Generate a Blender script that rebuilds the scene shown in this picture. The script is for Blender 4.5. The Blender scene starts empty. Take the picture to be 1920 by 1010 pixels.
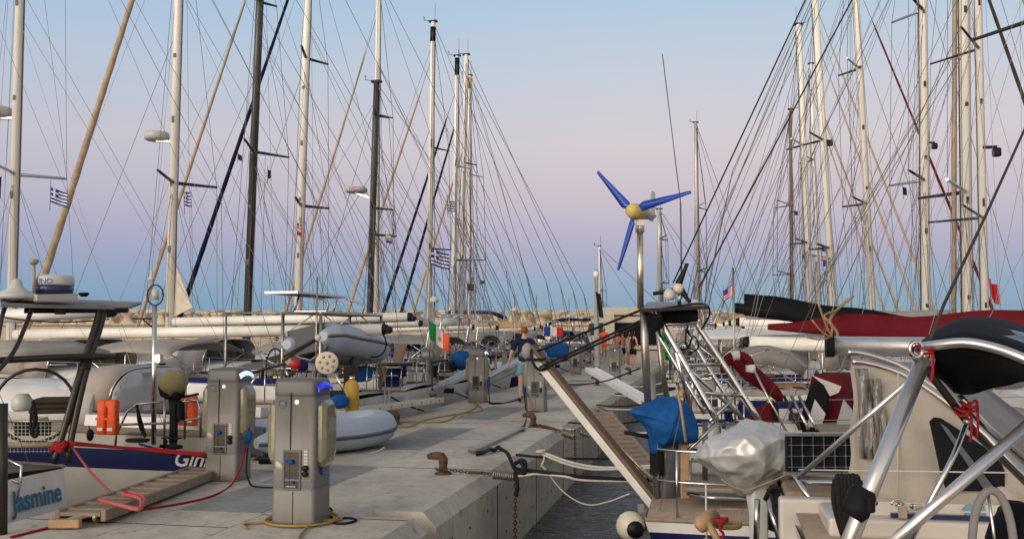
import bpy, bmesh, math, random
from mathutils import Vector, Matrix
V = Vector
R = math.radians
PI = math.pi
random.seed(11)
sc = bpy.context.scene
COL = sc.collection
FP, HC = 1800.0, 1.64
PITCH = math.atan(120 / FP)
CP, SP = math.cos(PITCH), math.sin(PITCH)
TH = math.atan(375 * CP / FP)
CT, ST = math.cos(TH), math.sin(TH)
WATER = -1.06
EYE = V((0, 0, HC))

# ---------- places -----------------------------------------------------------
def UV(u, v, z=0.0):            # quay coordinates: u across, v along, z above the quay top
    return V((u * CT + v * ST, -u * ST + v * CT, z))
def uv_of(p):
    return (p.x * CT - p.y * ST, p.x * ST + p.y * CT)
def ray(px, py):
    a, b = (px - 960) / FP, (505 - py) / FP
    return V((a, CP - b * SP, SP + b * CP))
def P(px, py, Y):               # point at depth Y
    d = ray(px, py)
    return EYE + d * (Y / d.y)
def G(px, py, z=0.0):           # point on a level plane
    d = ray(px, py)
    return EYE + d * ((z - HC) / d.z)
def PV(px, py, v):              # point in the upright plane across the quay at v
    d = ray(px, py)
    return EYE + d * (v / (d.x * ST + d.y * CT))
def PU(px, py, u):              # point in the upright plane along the quay at u
    d = ray(px, py)
    return EYE + d * (u / (d.x * CT - d.y * ST))
def ztop(p, py):
    k = (505 - py) / FP
    return HC + p.y * (k * CP + SP) / (CP - k * SP)
def pxr(w, Y):                  # radius of something w pixels wide at depth Y
    return w * Y / FP / 2

# ---------- materials --------------------------------------------------------
def lin(c):
    return c / 12.92 if c <= .04045 else ((c + .055) / 1.055) ** 2.4
def C(h):
    h = h.lstrip('#')
    return tuple(lin(int(h[i:i + 2], 16) / 255) for i in (0, 2, 4))
MATS = {}
def mat(name, col, rough=.5, metal=0., var=.12, scale=6., bump=0., bscale=40., coat=0., trans=0., emis=None, es=0., alpha=1., streak=0., spec=None):
    m = bpy.data.materials.new(name)
    m.use_nodes = True
    nt = m.node_tree
    N, Lk = nt.nodes, nt.links
    b = N['Principled BSDF']
    if isinstance(col, str):
        col = C(col)
    b.inputs['Base Color'].default_value = (*col, 1)
    b.inputs['Roughness'].default_value = rough
    b.inputs['Metallic'].default_value = metal
    b.inputs['Coat Weight'].default_value = coat
    b.inputs['Transmission Weight'].default_value = trans
    b.inputs['Alpha'].default_value = alpha
    if spec is None: spec = .12 if rough >= .64 else .5
    b.inputs['Specular IOR Level'].default_value = spec
    if emis:
        b.inputs['Emission Color'].default_value = (*C(emis), 1)
        b.inputs['Emission Strength'].default_value = es
    tc = N.new('ShaderNodeTexCoord')
    if var > 0:
        n1 = N.new('ShaderNodeTexNoise'); n1.inputs['Scale'].default_value = scale; n1.inputs['Detail'].default_value = 6
        n1.inputs['Roughness'].default_value = .65
        src = tc.outputs['Object']
        if streak:
            mp = N.new('ShaderNodeMapping'); mp.inputs['Scale'].default_value = (1, 1, streak)
            Lk.new(src, mp.inputs['Vector']); src = mp.outputs['Vector']
        Lk.new(src, n1.inputs['Vector'])
        rp = N.new('ShaderNodeValToRGB')
        rp.color_ramp.elements[0].position = .3
        rp.color_ramp.elements[1].position = .7
        rp.color_ramp.elements[0].color = (*[max(0, c * (1 - var)) for c in col], 1)
        rp.color_ramp.elements[1].color = (*[min(1, c * (1 + var * .7)) for c in col], 1)
        Lk.new(n1.outputs['Fac'], rp.inputs['Fac'])
        Lk.new(rp.outputs['Color'], b.inputs['Base Color'])
        rr = N.new('ShaderNodeMapRange')
        rr.inputs['To Min'].default_value = max(0, rough - .08); rr.inputs['To Max'].default_value = min(1, rough + .08)
        Lk.new(n1.outputs['Fac'], rr.inputs['Value']); Lk.new(rr.outputs['Result'], b.inputs['Roughness'])
    if bump > 0:
        n2 = N.new('ShaderNodeTexNoise'); n2.inputs['Scale'].default_value = bscale; n2.inputs['Detail'].default_value = 5
        Lk.new(tc.outputs['Object'], n2.inputs['Vector'])
        bp = N.new('ShaderNodeBump'); bp.inputs['Strength'].default_value = bump; bp.inputs['Distance'].default_value = .02
        Lk.new(n2.outputs['Fac'], bp.inputs['Height']); Lk.new(bp.outputs['Normal'], b.inputs['Normal'])
    MATS[name] = m
    return m

M = MATS
mat('white_gel', (.66, .635, .60), .3, var=.16, scale=2.5, coat=.2, streak=.4)
mat('offwhite', (.52, .48, .43), .4, var=.1, scale=3)
mat('cream', (.62, .55, .43), .45, var=.1)
mat('mast_white', (.86, .83, .76), .3, var=.12, scale=3, streak=.12)
mat('mast_grey', (.50, .48, .44), .35, .3, var=.1, scale=1.5)
mat('mast_dark', (.045, .047, .045), .3, var=.15, scale=1.5)
mat('mast_wood', (.20, .13, .075), .45, var=.2, scale=2)
mat('alu', (.62, .62, .62), .3, .85, var=.08)
mat('steel', (.60, .58, .56), .2, 1., var=.06, scale=3)
mat('steel_dull', (.36, .33, .30), .35, .9, var=.1, scale=3)
mat('dark_tube', (.035, .027, .022), .35, .3, var=.15)
mat('brass_steel', (.66, .56, .40), .25, .9, var=.06)
mat('wire', (.15, .12, .105), .5, .3, var=0)
mat('wire_pale', (.34, .31, .28), .5, .3, var=0)
mat('black', (.007, .007, .008), .5, var=.2, spec=.25)
mat('black_canvas', (.006, .0065, .009), .7, var=.25, scale=4, bump=.25, bscale=8)
mat('rubber', (.012, .012, .013), .65, var=.2)
mat('navy', (.008, .014, .075), .35, var=.12, scale=3, coat=.2)
mat('navy_canvas', (.012, .022, .10), .75, var=.2, bump=.2, bscale=12)
mat('navy_stay', (.007, .010, .034), .75, var=.25, bump=.2, bscale=12)
mat('blue_canvas', (.010, .078, .26), .75, var=.38, scale=5, bump=.5, bscale=11)
mat('beige_canvas', (.36, .32, .28), .85, var=.2, scale=2.2, bump=.6, bscale=5)
mat('text_teal', (.015, .12, .22), .5, var=0)
mat('grey_canvas', (.26, .245, .24), .85, var=.14, scale=3, bump=.3, bscale=6)
mat('brown_canvas', (.06, .047, .038), .85, var=.16, scale=3, bump=.3, bscale=6)
mat('tan_canvas', (.48, .33, .18), .8, var=.16, scale=4, bump=.3, bscale=9)
mat('maroon', (.125, .008, .015), .75, var=.2, scale=4, bump=.35, bscale=6)
mat('sail_tan', (.46, .35, .24), .8, var=.28, scale=5, bump=.5, bscale=10)
mat('sail_white', (.70, .62, .50), .8, var=.12, scale=4)
mat('teak', (.13, .078, .044), .55, var=.3, scale=9, streak=.3)
mat('teak_grey', (.27, .21, .165), .75, var=.2, scale=14)
mat('teak_orange', (.40, .17, .04), .5, var=.2, scale=9)
mat('orange', (.78, .085, .012), .6, var=.15, scale=8, bump=.3, bscale=18)
mat('red', (.45, .015, .02), .6, var=.15)
mat('rope_red', (.30, .018, .024), .85, var=.25, scale=60)
mat('rope_pink', (.48, .12, .12), .85, var=.25, scale=60)
mat('rope_white', (.55, .52, .46), .9, var=.2, scale=60)
mat('rope_tan', (.36, .26, .14), .9, var=.25, scale=60)
mat('rope_black', (.018, .018, .02), .85, var=.3, scale=60)
mat('hose_yellow', (.33, .20, .05), .6, var=.2)
mat('rust', (.105, .062, .042), .85, var=.4, scale=18, bump=.6, bscale=40)
mat('galv', (.30, .27, .24), .45, .8, var=.25, scale=30)
mat('rib_grey', (.33, .39, .47), .45, var=.1, scale=5)
mat('rib_blue', (.40, .48, .58), .4, var=.08, scale=4)
mat('rib_dark', (.06, .065, .075), .6, var=.15)
mat('rib_yellow', (.55, .47, .22), .6, var=.1)
mat('glass_dark', (.010, .012, .015), .45, var=.3, scale=3, spec=.08)
mat('glass_blue', (.16, .30, .38), .08, var=.1, coat=.5)
mat('vinyl', (.46, .46, .47), .2, var=.1, scale=3, bump=.25, bscale=5, coat=.4)
mat('vinyl_smoke', (.20, .19, .18), .25, var=.25, scale=5, bump=.4, bscale=12, coat=.3)
mat('flag_blue', (.02, .06, .32), .8, var=.1)
mat('flag_white', (.72, .70, .70), .8, var=.06)
mat('flag_red', (.52, .03, .04), .8, var=.1)
mat('flag_green', (.01, .22, .045), .8, var=.12)
mat('flag_yellow', (.60, .38, .03), .8, var=.1)
mat('flag_dark', (.035, .03, .04), .8, var=.1)
mat('blade_blue', (.008, .06, .40), .4, var=.12, coat=.2)
mat('nacelle_yellow', (.55, .42, .13), .5, var=.12)
mat('green', (.02, .30, .05), .6, var=.15)
mat('ped_grey', (.165, .152, .137), .45, var=.2, scale=5, streak=.25, bump=.08, bscale=200)
mat('ped_cap', (.10, .096, .094), .45, var=.1, bump=.08, bscale=200)
mat('ped_cover', (.40, .38, .24), .12, var=.3, scale=5, trans=.55, coat=.6)
mat('ped_line', (.12, .17, .26), .5, var=0)
mat('led_blue', (.01, .03, .5), .3, var=0, emis='#0637ff', es=.42)
mat('led_white', (.5, .6, .9), .3, var=0, emis='#bcd6ff', es=1.1)
mat('led_warm', (.6, .6, .5), .3, var=0, emis='#fff4d0', es=.8)
mat('skin', (.52, .27, .18), .55, var=.08)
mat('skin_tan', (.36, .17, .10), .55, var=.08)
mat('hair_red', (.24, .07, .02), .7, var=.2, scale=30)
mat('hair_dark', (.025, .016, .012), .7, var=.2)
mat('shirt_navy', (.012, .02, .045), .85, var=.2, bump=.3, bscale=14)
mat('shorts_blue', (.14, .29, .36), .85, var=.15, bump=.3, bscale=14)
mat('silver_cover', (.50, .50, .50), .38, .35, var=.10, scale=3, bump=.12, bscale=9)
mat('olive', (.26, .22, .11), .75, var=.22, bump=.3, bscale=10)
mat('motor_grey', (.085, .09, .10), .4, var=.12, coat=.2)
mat('motor_white', (.50, .50, .48), .4, var=.1)
mat('stone', (.56, .46, .34), .9, var=.25, scale=.6, bump=.5, bscale=3)
mat('wallstone', (.50, .42, .31), .9, var=.16, scale=.25, bump=.3, bscale=1)
mat('wood_pale', (.42, .26, .13), .6, var=.2, scale=12)
mat('gold', (.50, .30, .04), .5, var=.2)
mat('teal', (.01, .09, .12), .6, var=.1)
mat('sky_reflection', (.10, .145, .20), .35, var=.1)  # blue-grey with the sky's reflection painted into the colour

# ---------- mesh builder ------------------------------------------------------
I4 = Matrix.Identity(4)
MW = {}
class MB:
    def __init__(s):
        s.v, s.f, s.m, s.s = [], [], [], []
        s.slot = 0
    def add(s, vs, fs, smooth=False):
        o = len(s.v)
        s.v += [V(p) for p in vs]
        for f in fs:
            s.f.append([i + o for i in f]); s.m.append(s.slot); s.s.append(smooth)
        return s
    def box(s, c, d, rot=None, bev=0.):
        c = V(c)
        if bev <= 0:
            vs = [V((x, y, z)) for x in (-.5, .5) for y in (-.5, .5) for z in (-.5, .5)]
            vs = [V((p.x * d[0], p.y * d[1], p.z * d[2])) for p in vs]
            fs = [(0, 1, 3, 2), (4, 6, 7, 5), (0, 4, 5, 1), (2, 3, 7, 6), (0, 2, 6, 4), (1, 5, 7, 3)]
        else:
            bm = bmesh.new(); bmesh.ops.create_cube(bm, size=1)
            for p in bm.verts: p.co = V((p.co.x * d[0], p.co.y * d[1], p.co.z * d[2]))
            bmesh.ops.bevel(bm, geom=bm.edges[:], offset=min(bev, min(d) * .45), segments=2, affect='EDGES', profile=.5)
            bm.verts.index_update()
            vs = [p.co.copy() for p in bm.verts]; fs = [[q.index for q in f.verts] for f in bm.faces]; bm.free()
        if rot is not None:
            m3 = Matrix.Rotation(rot, 3, 'Z') if isinstance(rot, (int, float)) else rot
            vs = [m3 @ p for p in vs]
        return s.add([p + c for p in vs], fs)
    def beam(s, a, b, w, h, up=V((0, 0, 1)), bev=0.):      # rectangular bar from a to b
        a, b = V(a), V(b)
        x = (b - a); L = x.length; x.normalize()
        y = up.cross(x)
        if y.length < 1e-4: y = V((0, 1, 0)).cross(x)
        y.normalize(); z = x.cross(y)
        m3 = Matrix((x, y, z)).transposed()
        return s.box((a + b) / 2, (L, w, h), m3, bev)
    def tube(s, pts, r, n=8, caps=True, flat=1.):
        pts = [V(p) for p in pts]
        k = len(pts)
        rs = list(r) if isinstance(r, (list, tuple)) else [r] * k
        t = [(pts[min(i + 1, k - 1)] - pts[max(i - 1, 0)]).normalized() for i in range(k)]
        ref = V((0, 0, 1)) if abs(t[0].z) < .9 else V((1, 0, 0))
        nx = (ref - t[0] * ref.dot(t[0])).normalized()
        vs = []
        for i in range(k):
            nx = nx - t[i] * nx.dot(t[i])
            nx = nx.normalized() if nx.length > 1e-6 else t[i].orthogonal().normalized()
            ny = t[i].cross(nx)
            for j in range(n):
                a = 2 * PI * j / n
                vs.append(pts[i] + (nx * math.cos(a) * flat + ny * math.sin(a)) * rs[i])
        fs = [(i * n + j, i * n + (j + 1) % n, (i + 1) * n + (j + 1) % n, (i + 1) * n + j) for i in range(k - 1) for j in range(n)]
        s.add(vs, fs, n > 4)
        if caps:
            o = len(s.v) - k * n
            for c in (list(range(o + n - 1, o - 1, -1)), list(range(o + (k - 1) * n, o + k * n))):
                s.f.append(c); s.m.append(s.slot); s.s.append(False)
        return s
    def lathe(s, prof, o=(0, 0, 0), ax=(0, 0, 1), n=16, sx=1., sy=1., smooth=True):
        o = V(o); z = V(ax).normalized()
        x = z.orthogonal().normalized() if abs(z.z) < .999 else V((1, 0, 0))
        y = z.cross(x)
        vs = [o + x * (r * math.cos(2 * PI * j / n) * sx) + y * (r * math.sin(2 * PI * j / n) * sy) + z * h for r, h in prof for j in range(n)]
        k = len(prof)
        fs = [(i * n + j, i * n + (j + 1) % n, (i + 1) * n + (j + 1) % n, (i + 1) * n + j) for i in range(k - 1) for j in range(n)]
        fs += [list(range(n - 1, -1, -1)), list(range((k - 1) * n, k * n))]
        return s.add(vs, fs, smooth)
    def ball(s, c, r, n=14, rot=None, fn=None):
        if isinstance(r, (int, float)): r = (r, r, r)
        vs, k = [], n // 2 + 1
        for i in range(k):
            a = PI * i / (k - 1)
            for j in range(n):
                b = 2 * PI * j / n
                d = V((max(math.sin(a), .012) * math.cos(b), max(math.sin(a), .012) * math.sin(b), -math.cos(a)))
                q = fn(d) if fn else 1.
                p = V((d.x * r[0], d.y * r[1], d.z * r[2])) * q
                vs.append((rot @ p if rot is not None else p) + V(c))
        fs = [(i * n + j, i * n + (j + 1) % n, (i + 1) * n + (j + 1) % n, (i + 1) * n + j) for i in range(k - 1) for j in range(n)]
        fs += [list(range(n - 1, -1, -1)), list(range((k - 1) * n, k * n))]
        return s.add(vs, fs, True)
    def loft(s, rings, smooth=True, caps=True, closed=True):
        n = len(rings[0]); k = len(rings)
        vs = [V(p) for r in rings for p in r]
        jn = n if closed else n - 1
        fs = [(i * n + j, i * n + (j + 1) % n, (i + 1) * n + (j + 1) % n, (i + 1) * n + j) for i in range(k - 1) for j in range(jn)]
        s.add(vs, fs, smooth)
        if caps and closed:
            o = len(s.v) - k * n
            for c in (list(range(o + n - 1, o - 1, -1)), list(range(o + (k - 1) * n, o + k * n))):
                s.f.append(c); s.m.append(s.slot); s.s.append(False)
        return s
    def sheet(s, g, t=.004, smooth=True, slot=None):         # grid of points given thickness
        k, n = len(g), len(g[0])
        g = [[V(p) for p in r] for r in g]
        nm = [[None] * n for _ in range(k)]
        for i in range(k):
            for j in range(n):
                a = g[min(i + 1, k - 1)][j] - g[max(i - 1, 0)][j]
                b = g[i][min(j + 1, n - 1)] - g[i][max(j - 1, 0)]
                c = a.cross(b)
                nm[i][j] = c.normalized() if c.length > 1e-9 else V((0, 0, 1))
        o = len(s.v)
        s.v += [g[i][j] for i in range(k) for j in range(n)] + [g[i][j] - nm[i][j] * t for i in range(k) for j in range(n)]
        q = k * n
        def af(f, sl, sm):
            s.f.append([o + i for i in f]); s.m.append(sl); s.s.append(sm)
        for i in range(k - 1):
            for j in range(n - 1):
                sl = slot(i, j) if slot else s.slot
                f = (i * n + j, (i + 1) * n + j, (i + 1) * n + j + 1, i * n + j + 1)
                af(f, sl, smooth); af([a + q for a in reversed(f)], sl, smooth)
        for i in range(k - 1):
            af((i * n, i * n + q, (i + 1) * n + q, (i + 1) * n), s.slot, False)
            j = n - 1
            af((i * n + j, (i + 1) * n + j, (i + 1) * n + j + q, i * n + j + q), s.slot, False)
        for j in range(n - 1):
            af((j, j + 1, j + 1 + q, j + q), s.slot, False)
            i = (k - 1) * n
            af((i + j, i + j + q, i + j + 1 + q, i + j + 1), s.slot, False)
        return s
    def slab(s, pts, t):          # polygon extruded by vector t
        pts = [V(p) for p in pts]; n = len(pts); t = V(t)
        vs = pts + [p + t for p in pts]
        fs = [list(range(n - 1, -1, -1)), list(range(n, 2 * n))] + [(i, (i + 1) % n, (i + 1) % n + n, i + n) for i in range(n)]
        return s.add(vs, fs)
    def build(s, name, m, parent=None, fr=None):
        me = bpy.data.meshes.new(name)
        T = fr if fr is not None else I4
        if parent is not None:
            T = MW[parent.name].inverted() @ T
        vs = [T @ p for p in s.v]
        off = V((0, 0, 0))
        if parent is None and vs:
            lo = V((min(p.x for p in vs), min(p.y for p in vs), min(p.z for p in vs)))
            hi = V((max(p.x for p in vs), max(p.y for p in vs), max(p.z for p in vs)))
            off = (lo + hi) / 2; off.z = lo.z
            vs = [p - off for p in vs]
        me.from_pydata(vs, [], s.f)
        ms = m if isinstance(m, (list, tuple)) else [m]
        for q in ms: me.materials.append(M[q] if isinstance(q, str) else q)
        me.polygons.foreach_set('material_index', s.m)
        me.polygons.foreach_set('use_smooth', s.s)
        me.update()
        bm = bmesh.new(); bm.from_mesh(me)
        bmesh.ops.recalc_face_normals(bm, faces=bm.faces[:])
        bm.to_mesh(me); bm.free()
        o = bpy.data.objects.new(name, me)
        COL.objects.link(o)
        if parent is not None:
            o.parent = parent; MW[o.name] = MW[parent.name]
        else:
            o.location = off; MW[o.name] = Matrix.Translation(off)
        return o

def tag(o, label, cat, group=None, kind=None):
    o['label'] = label; o['category'] = cat
    if group: o['group'] = group
    if kind: o['kind'] = kind
    return o
def thing(name, label, cat, loc, rz=0., group=None):
    o = bpy.data.objects.new(name, None); COL.objects.link(o)
    o.location = loc; o.rotation_euler = (0, 0, rz); o.empty_display_size = .2
    MW[o.name] = Matrix.Translation(V(loc)) @ Matrix.Rotation(rz, 4, 'Z')
    return tag(o, label, cat, group)
def copy_tree(o, parent=None, par_name=None):
    c = o.copy(); COL.objects.link(c); c.parent = parent
    for ch in list(o.children): copy_tree(ch, c)
    return c
def struct(o):
    o['kind'] = 'structure'; return o
def cr(pts, n=6):               # smooth curve through points
    pts = [V(p) for p in pts]
    q = [pts[0] * 2 - pts[1]] + pts + [pts[-1] * 2 - pts[-2]]
    out = []
    for i in range(1, len(q) - 2):
        a, b, c, d = q[i - 1:i + 3]
        for k in range(n):
            t = k / n
            out.append(.5 * (2 * b + (c - a) * t + (2 * a - 5 * b + 4 * c - d) * t * t + (3 * b - a - 3 * c + d) * t ** 3))
    return out + [pts[-1]]
def sag(a, b, s, n=10):
    a, b = V(a), V(b)
    return [a.lerp(b, i / n) - V((0, 0, 4 * s * (i / n) * (1 - i / n))) for i in range(n + 1)]
def rope(label, pts, r, m, cat='rope', name='mooring_rope', group=None, n=6, smooth=True):
    mb = MB().tube(cr(pts) if smooth and len(pts) > 2 else pts, r, n)
    return tag(mb.build(name, m), label, cat, group)
def text(body, size, fr, m, parent, name='lettering', ext=.002, align='CENTER', shear=0., sx=1., cyl=0., bold=0.):
    cu = bpy.data.curves.new(name, 'FONT'); cu.body = body; cu.size = size; cu.extrude = ext
    cu.align_x = align; cu.align_y = 'CENTER'; cu.shear = shear; cu.offset = bold
    cu.resolution_u = 3
    to = bpy.data.objects.new('tmp', cu); COL.objects.link(to)
    bpy.context.view_layer.update()
    dg = bpy.context.evaluated_depsgraph_get()
    me = bpy.data.meshes.new_from_object(to.evaluated_get(dg))
    COL.objects.unlink(to); bpy.data.objects.remove(to)
    T = MW[parent.name].inverted() @ fr
    me.transform(Matrix.Diagonal((sx, 1, 1, 1)))
    if cyl:
        for q in me.vertices:
            x, z = q.co.x, q.co.z; q.co.x = (cyl + z) * math.sin(x / cyl); q.co.z = (cyl + z) * math.cos(x / cyl)
    me.transform(T)
    me.materials.clear(); me.materials.append(M[m])
    o = bpy.data.objects.new(name, me); COL.objects.link(o); o.parent = parent; MW[o.name] = MW[parent.name]
    return o
def frame(o, x, y):             # matrix from an origin and two axis directions
    x = V(x).normalized(); y = V(y); y = (y - x * y.dot(x)).normalized(); z = x.cross(y)
    return Matrix(((x.x, y.x, z.x, o[0]), (x.y, y.y, z.y, o[1]), (x.z, y.z, z.z, o[2]), (0, 0, 0, 1)))

# ---------- camera, sky, light --------------------------------------------------
cam = bpy.data.cameras.new('camera'); co = bpy.data.objects.new('camera', cam); COL.objects.link(co)
cam.sensor_width = 36; cam.lens = 36 * FP / 1920; cam.clip_end = 3000; cam.clip_start = .05
co.location = EYE; co.rotation_euler = (PI / 2 + PITCH, 0, 0)
sc.camera = co
w = bpy.data.worlds.new('World'); sc.world = w; w.use_nodes = True
nt = w.node_tree; N, Lk = nt.nodes, nt.links
bg = N['Background']
tc = N.new('ShaderNodeTexCoord')
nr = N.new('ShaderNodeVectorMath'); nr.operation = 'NORMALIZE'; Lk.new(tc.outputs['Generated'], nr.inputs[0])
sx = N.new('ShaderNodeSeparateXYZ'); Lk.new(nr.outputs[0], sx.inputs[0])
def ramp(stops, fac):
    r = N.new('ShaderNodeValToRGB'); e = r.color_ramp.elements
    while len(e) < len(stops): e.new(.5)
    for i, (p, h) in enumerate(stops):
        e[i].position = p; e[i].color = (*C(h), 1)
    Lk.new(fac, r.inputs['Fac']); return r
# east: earth shadow, the pink belt above it, then blue; west: afterglow
east = ramp([(0., '#80a0b3'), (.015, '#86a6bb'), (.05, '#97acc3'), (.085, '#b2b0c6'), (.135, '#cbc0cb'), (.19, '#d5ccd2'), (.26, '#c8cfdb'), (.345, '#aecae0'), (.5, '#92a8be'), (.75, '#989ba2'), (1., '#989aa0')], sx.outputs['Z'])
west = ramp([(0., '#ffc184'), (.06, '#ffd8a8'), (.18, '#fff0da'), (.4, '#e6e0d8'), (.7, '#b3afae'), (1., '#989aa0')], sx.outputs['Z'])
dt = N.new('ShaderNodeVectorMath'); dt.operation = 'DOT_PRODUCT'; Lk.new(nr.outputs[0], dt.inputs[0]); dt.inputs[1].default_value = V((-.45, -.89, 0)).normalized()
mr = N.new('ShaderNodeMapRange'); mr.interpolation_type = 'SMOOTHSTEP'
mr.inputs['From Min'].default_value = -.1; mr.inputs['From Max'].default_value = .9; Lk.new(dt.outputs['Value'], mr.inputs['Value'])
# a cooler, deeper left side of the eastern sky
mx2 = N.new('ShaderNodeMix'); mx2.data_type = 'RGBA'; mx2.blend_type = 'MULTIPLY'
ml = N.new('ShaderNodeMapRange'); ml.inputs['From Min'].default_value = .1; ml.inputs['From Max'].default_value = -.5; Lk.new(sx.outputs['X'], ml.inputs['Value'])
Lk.new(ml.outputs['Result'], mx2.inputs['Factor']); Lk.new(east.outputs['Color'], mx2.inputs['A']); mx2.inputs['B'].default_value = (.82, .90, .97, 1)
mx = N.new('ShaderNodeMix'); mx.data_type = 'RGBA'
wm = N.new('ShaderNodeMix'); wm.data_type = 'RGBA'; wm.blend_type = 'MULTIPLY'; wm.inputs['Factor'].default_value = 1; wm.clamp_result = False
Lk.new(west.outputs['Color'], wm.inputs['A']); wm.inputs['B'].default_value = (1.55, 1.5, 1.45, 1)
Lk.new(mr.outputs['Result'], mx.inputs['Factor']); Lk.new(mx2.outputs['Result'], mx.inputs['A']); Lk.new(wm.outputs['Result'], mx.inputs['B'])
Lk.new(mx.outputs['Result'], bg.inputs['Color']); bg.inputs['Strength'].default_value = 1.0
sun = bpy.data.lights.new('sun', 'SUN'); so = bpy.data.objects.new('sun', sun); COL.objects.link(so)
sun.energy = 2.2; sun.angle = R(40); sun.color = (1, .92, .81)
so.rotation_euler = V((.62, .76, -.22)).to_track_quat('-Z', 'Y').to_euler()
sc.view_settings.view_transform = 'Standard'; sc.view_settings.look = 'None'; sc.view_settings.exposure = 0; sc.view_settings.gamma = 1
# ---------- setting -----------------------------------------------------------
def concrete(name, base, dark, algae=False):
    m = bpy.data.materials.new(name); m.use_nodes = True; MATS[name] = m
    nt = m.node_tree; N, Lk = nt.nodes, nt.links; b = N['Principled BSDF']
    tc = N.new('ShaderNodeTexCoord')
    def noise(sc_, det=8, ro=.6, sv=None):
        n = N.new('ShaderNodeTexNoise'); n.inputs['Scale'].default_value = sc_; n.inputs['Detail'].default_value = det; n.inputs['Roughness'].default_value = ro
        if sv:
            mp = N.new('ShaderNodeMapping'); mp.inputs['Scale'].default_value = sv; mp.inputs['Rotation'].default_value = (0, 0, TH)
            Lk.new(tc.outputs['Object'], mp.inputs['Vector']); Lk.new(mp.outputs['Vector'], n.inputs['Vector'])
        else: Lk.new(tc.outputs['Object'], n.inputs['Vector'])
        return n
    def rp(n, a, ca, z, cz):
        r = N.new('ShaderNodeValToRGB'); e = r.color_ramp.elements
        e[0].position = a; e[0].color = (*ca, 1); e[1].position = z; e[1].color = (*cz, 1); Lk.new(n, r.inputs['Fac']); return r
    def mixc(f, a, bb, mode='MIX'):
        x = N.new('ShaderNodeMix'); x.data_type = 'RGBA'; x.blend_type = mode
        if isinstance(f, float): x.inputs['Factor'].default_value = f
        else: Lk.new(f, x.inputs['Factor'])
        Lk.new(a, x.inputs['A']); Lk.new(bb, x.inputs['B']); return x.outputs['Result']
    n1, n2, n3 = noise(.55, 9, .62, (1, .45, 1)), noise(5, 8, .7), noise(60, 4, .6)
    c = rp(n1.outputs['Fac'], .36, C(dark), .62, C(base)).outputs['Color']
    c = mixc(.65, c, rp(n2.outputs['Fac'], .32, (.72, .7, .68), .62, (1.06, 1.05, 1.04)).outputs['Color'], 'MULTIPLY')
    c = mixc(.35, c, rp(n3.outputs['Fac'], .35, (.7, .7, .7), .6, (1.05, 1.05, 1.05)).outputs['Color'], 'MULTIPLY')
    # stains: dark oil marks and spots
    n4 = noise(3.1, 5, .6); st = rp(n4.outputs['Fac'], .62, (0, 0, 0), .74, (.9, .9, .9))
    d = N.new('ShaderNodeRGB'); d.outputs[0].default_value = (*[q * .62 for q in C(dark)], 1)
    c = mixc(st.outputs['Color'], c, d.outputs[0])
    if algae:
        sp = N.new('ShaderNodeSeparateXYZ'); Lk.new(tc.outputs['Object'], sp.inputs[0])
        ad = N.new('ShaderNodeMath'); ad.operation = 'MULTIPLY_ADD'; ad.inputs[1].default_value = .5; Lk.new(n2.outputs['Fac'], ad.inputs[0]); Lk.new(sp.outputs['Z'], ad.inputs[2])
        al = N.new('ShaderNodeMapRange'); al.inputs['From Min'].default_value = algae + .30; al.inputs['From Max'].default_value = algae + .12; Lk.new(ad.outputs[0], al.inputs['Value'])
        g = N.new('ShaderNodeRGB'); g.outputs[0].default_value = (*C('#3f382c'), 1)
        c = mixc(al.outputs['Result'], c, g.outputs[0])
        n5 = noise(3., 4, .5, (3, 3, .25)); s5 = rp(n5.outputs['Fac'], .6, (0, 0, 0), .75, (.6, .6, .6))
        g2 = N.new('ShaderNodeRGB'); g2.outputs[0].default_value = (*C('#7a6248'), 1)
        c = mixc(s5.outputs['Color'], c, g2.outputs[0])
    Lk.new(c, b.inputs['Base Color']); b.inputs['Roughness'].default_value = .85
    bp = N.new('ShaderNodeBump'); bp.inputs['Strength'].default_value = .35; bp.inputs['Distance'].default_value = .01
    Lk.new(n3.outputs['Fac'], bp.inputs['Height'])
    bp2 = N.new('ShaderNodeBump'); bp2.inputs['Strength'].default_value = .35; bp2.inputs['Distance'].default_value = .05
    Lk.new(n2.outputs['Fac'], bp2.inputs['Height']); Lk.new(bp.outputs['Normal'], bp2.inputs['Normal']); Lk.new(bp2.outputs['Normal'], b.inputs['Normal'])
concrete('concrete', '#cdc4b7', '#aaa195', algae=.62)
concrete('concrete_cover', '#9a9896', '#767575')
mat('joint', '#3a3632', .9, var=.2)

m = bpy.data.materials.new('sea'); m.use_nodes = True; MATS['sea'] = m
nt = m.node_tree; N, Lk = nt.nodes, nt.links; b = N['Principled BSDF']
b.inputs['Base Color'].default_value = (*C('#35353a'), 1); b.inputs['Roughness'].default_value = .06; b.inputs['IOR'].default_value = 1.33
tc = N.new('ShaderNodeTexCoord'); mp = N.new('ShaderNodeMapping'); mp.inputs['Scale'].default_value = (1.2, 3.0, 1); mp.inputs['Rotation'].default_value = (0, 0, .15)
Lk.new(tc.outputs['Object'], mp.inputs['Vector'])
prev = None
for s_, st_, ds_ in ((1.1, .38, .35), (4.2, .4, .08)):
    n = N.new('ShaderNodeTexNoise'); n.inputs['Scale'].default_value = s_; n.inputs['Detail'].default_value = 4; n.inputs['Distortion'].default_value = .8
    Lk.new(mp.outputs['Vector'], n.inputs['Vector'])
    bp = N.new('ShaderNodeBump'); bp.inputs['Strength'].default_value = st_; bp.inputs['Distance'].default_value = ds_
    Lk.new(n.outputs['Fac'], bp.inputs['Height'])
    if prev: Lk.new(prev.outputs['Normal'], bp.inputs['Normal'])
    prev = bp
Lk.new(prev.outputs['Normal'], b.inputs['Normal'])
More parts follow.
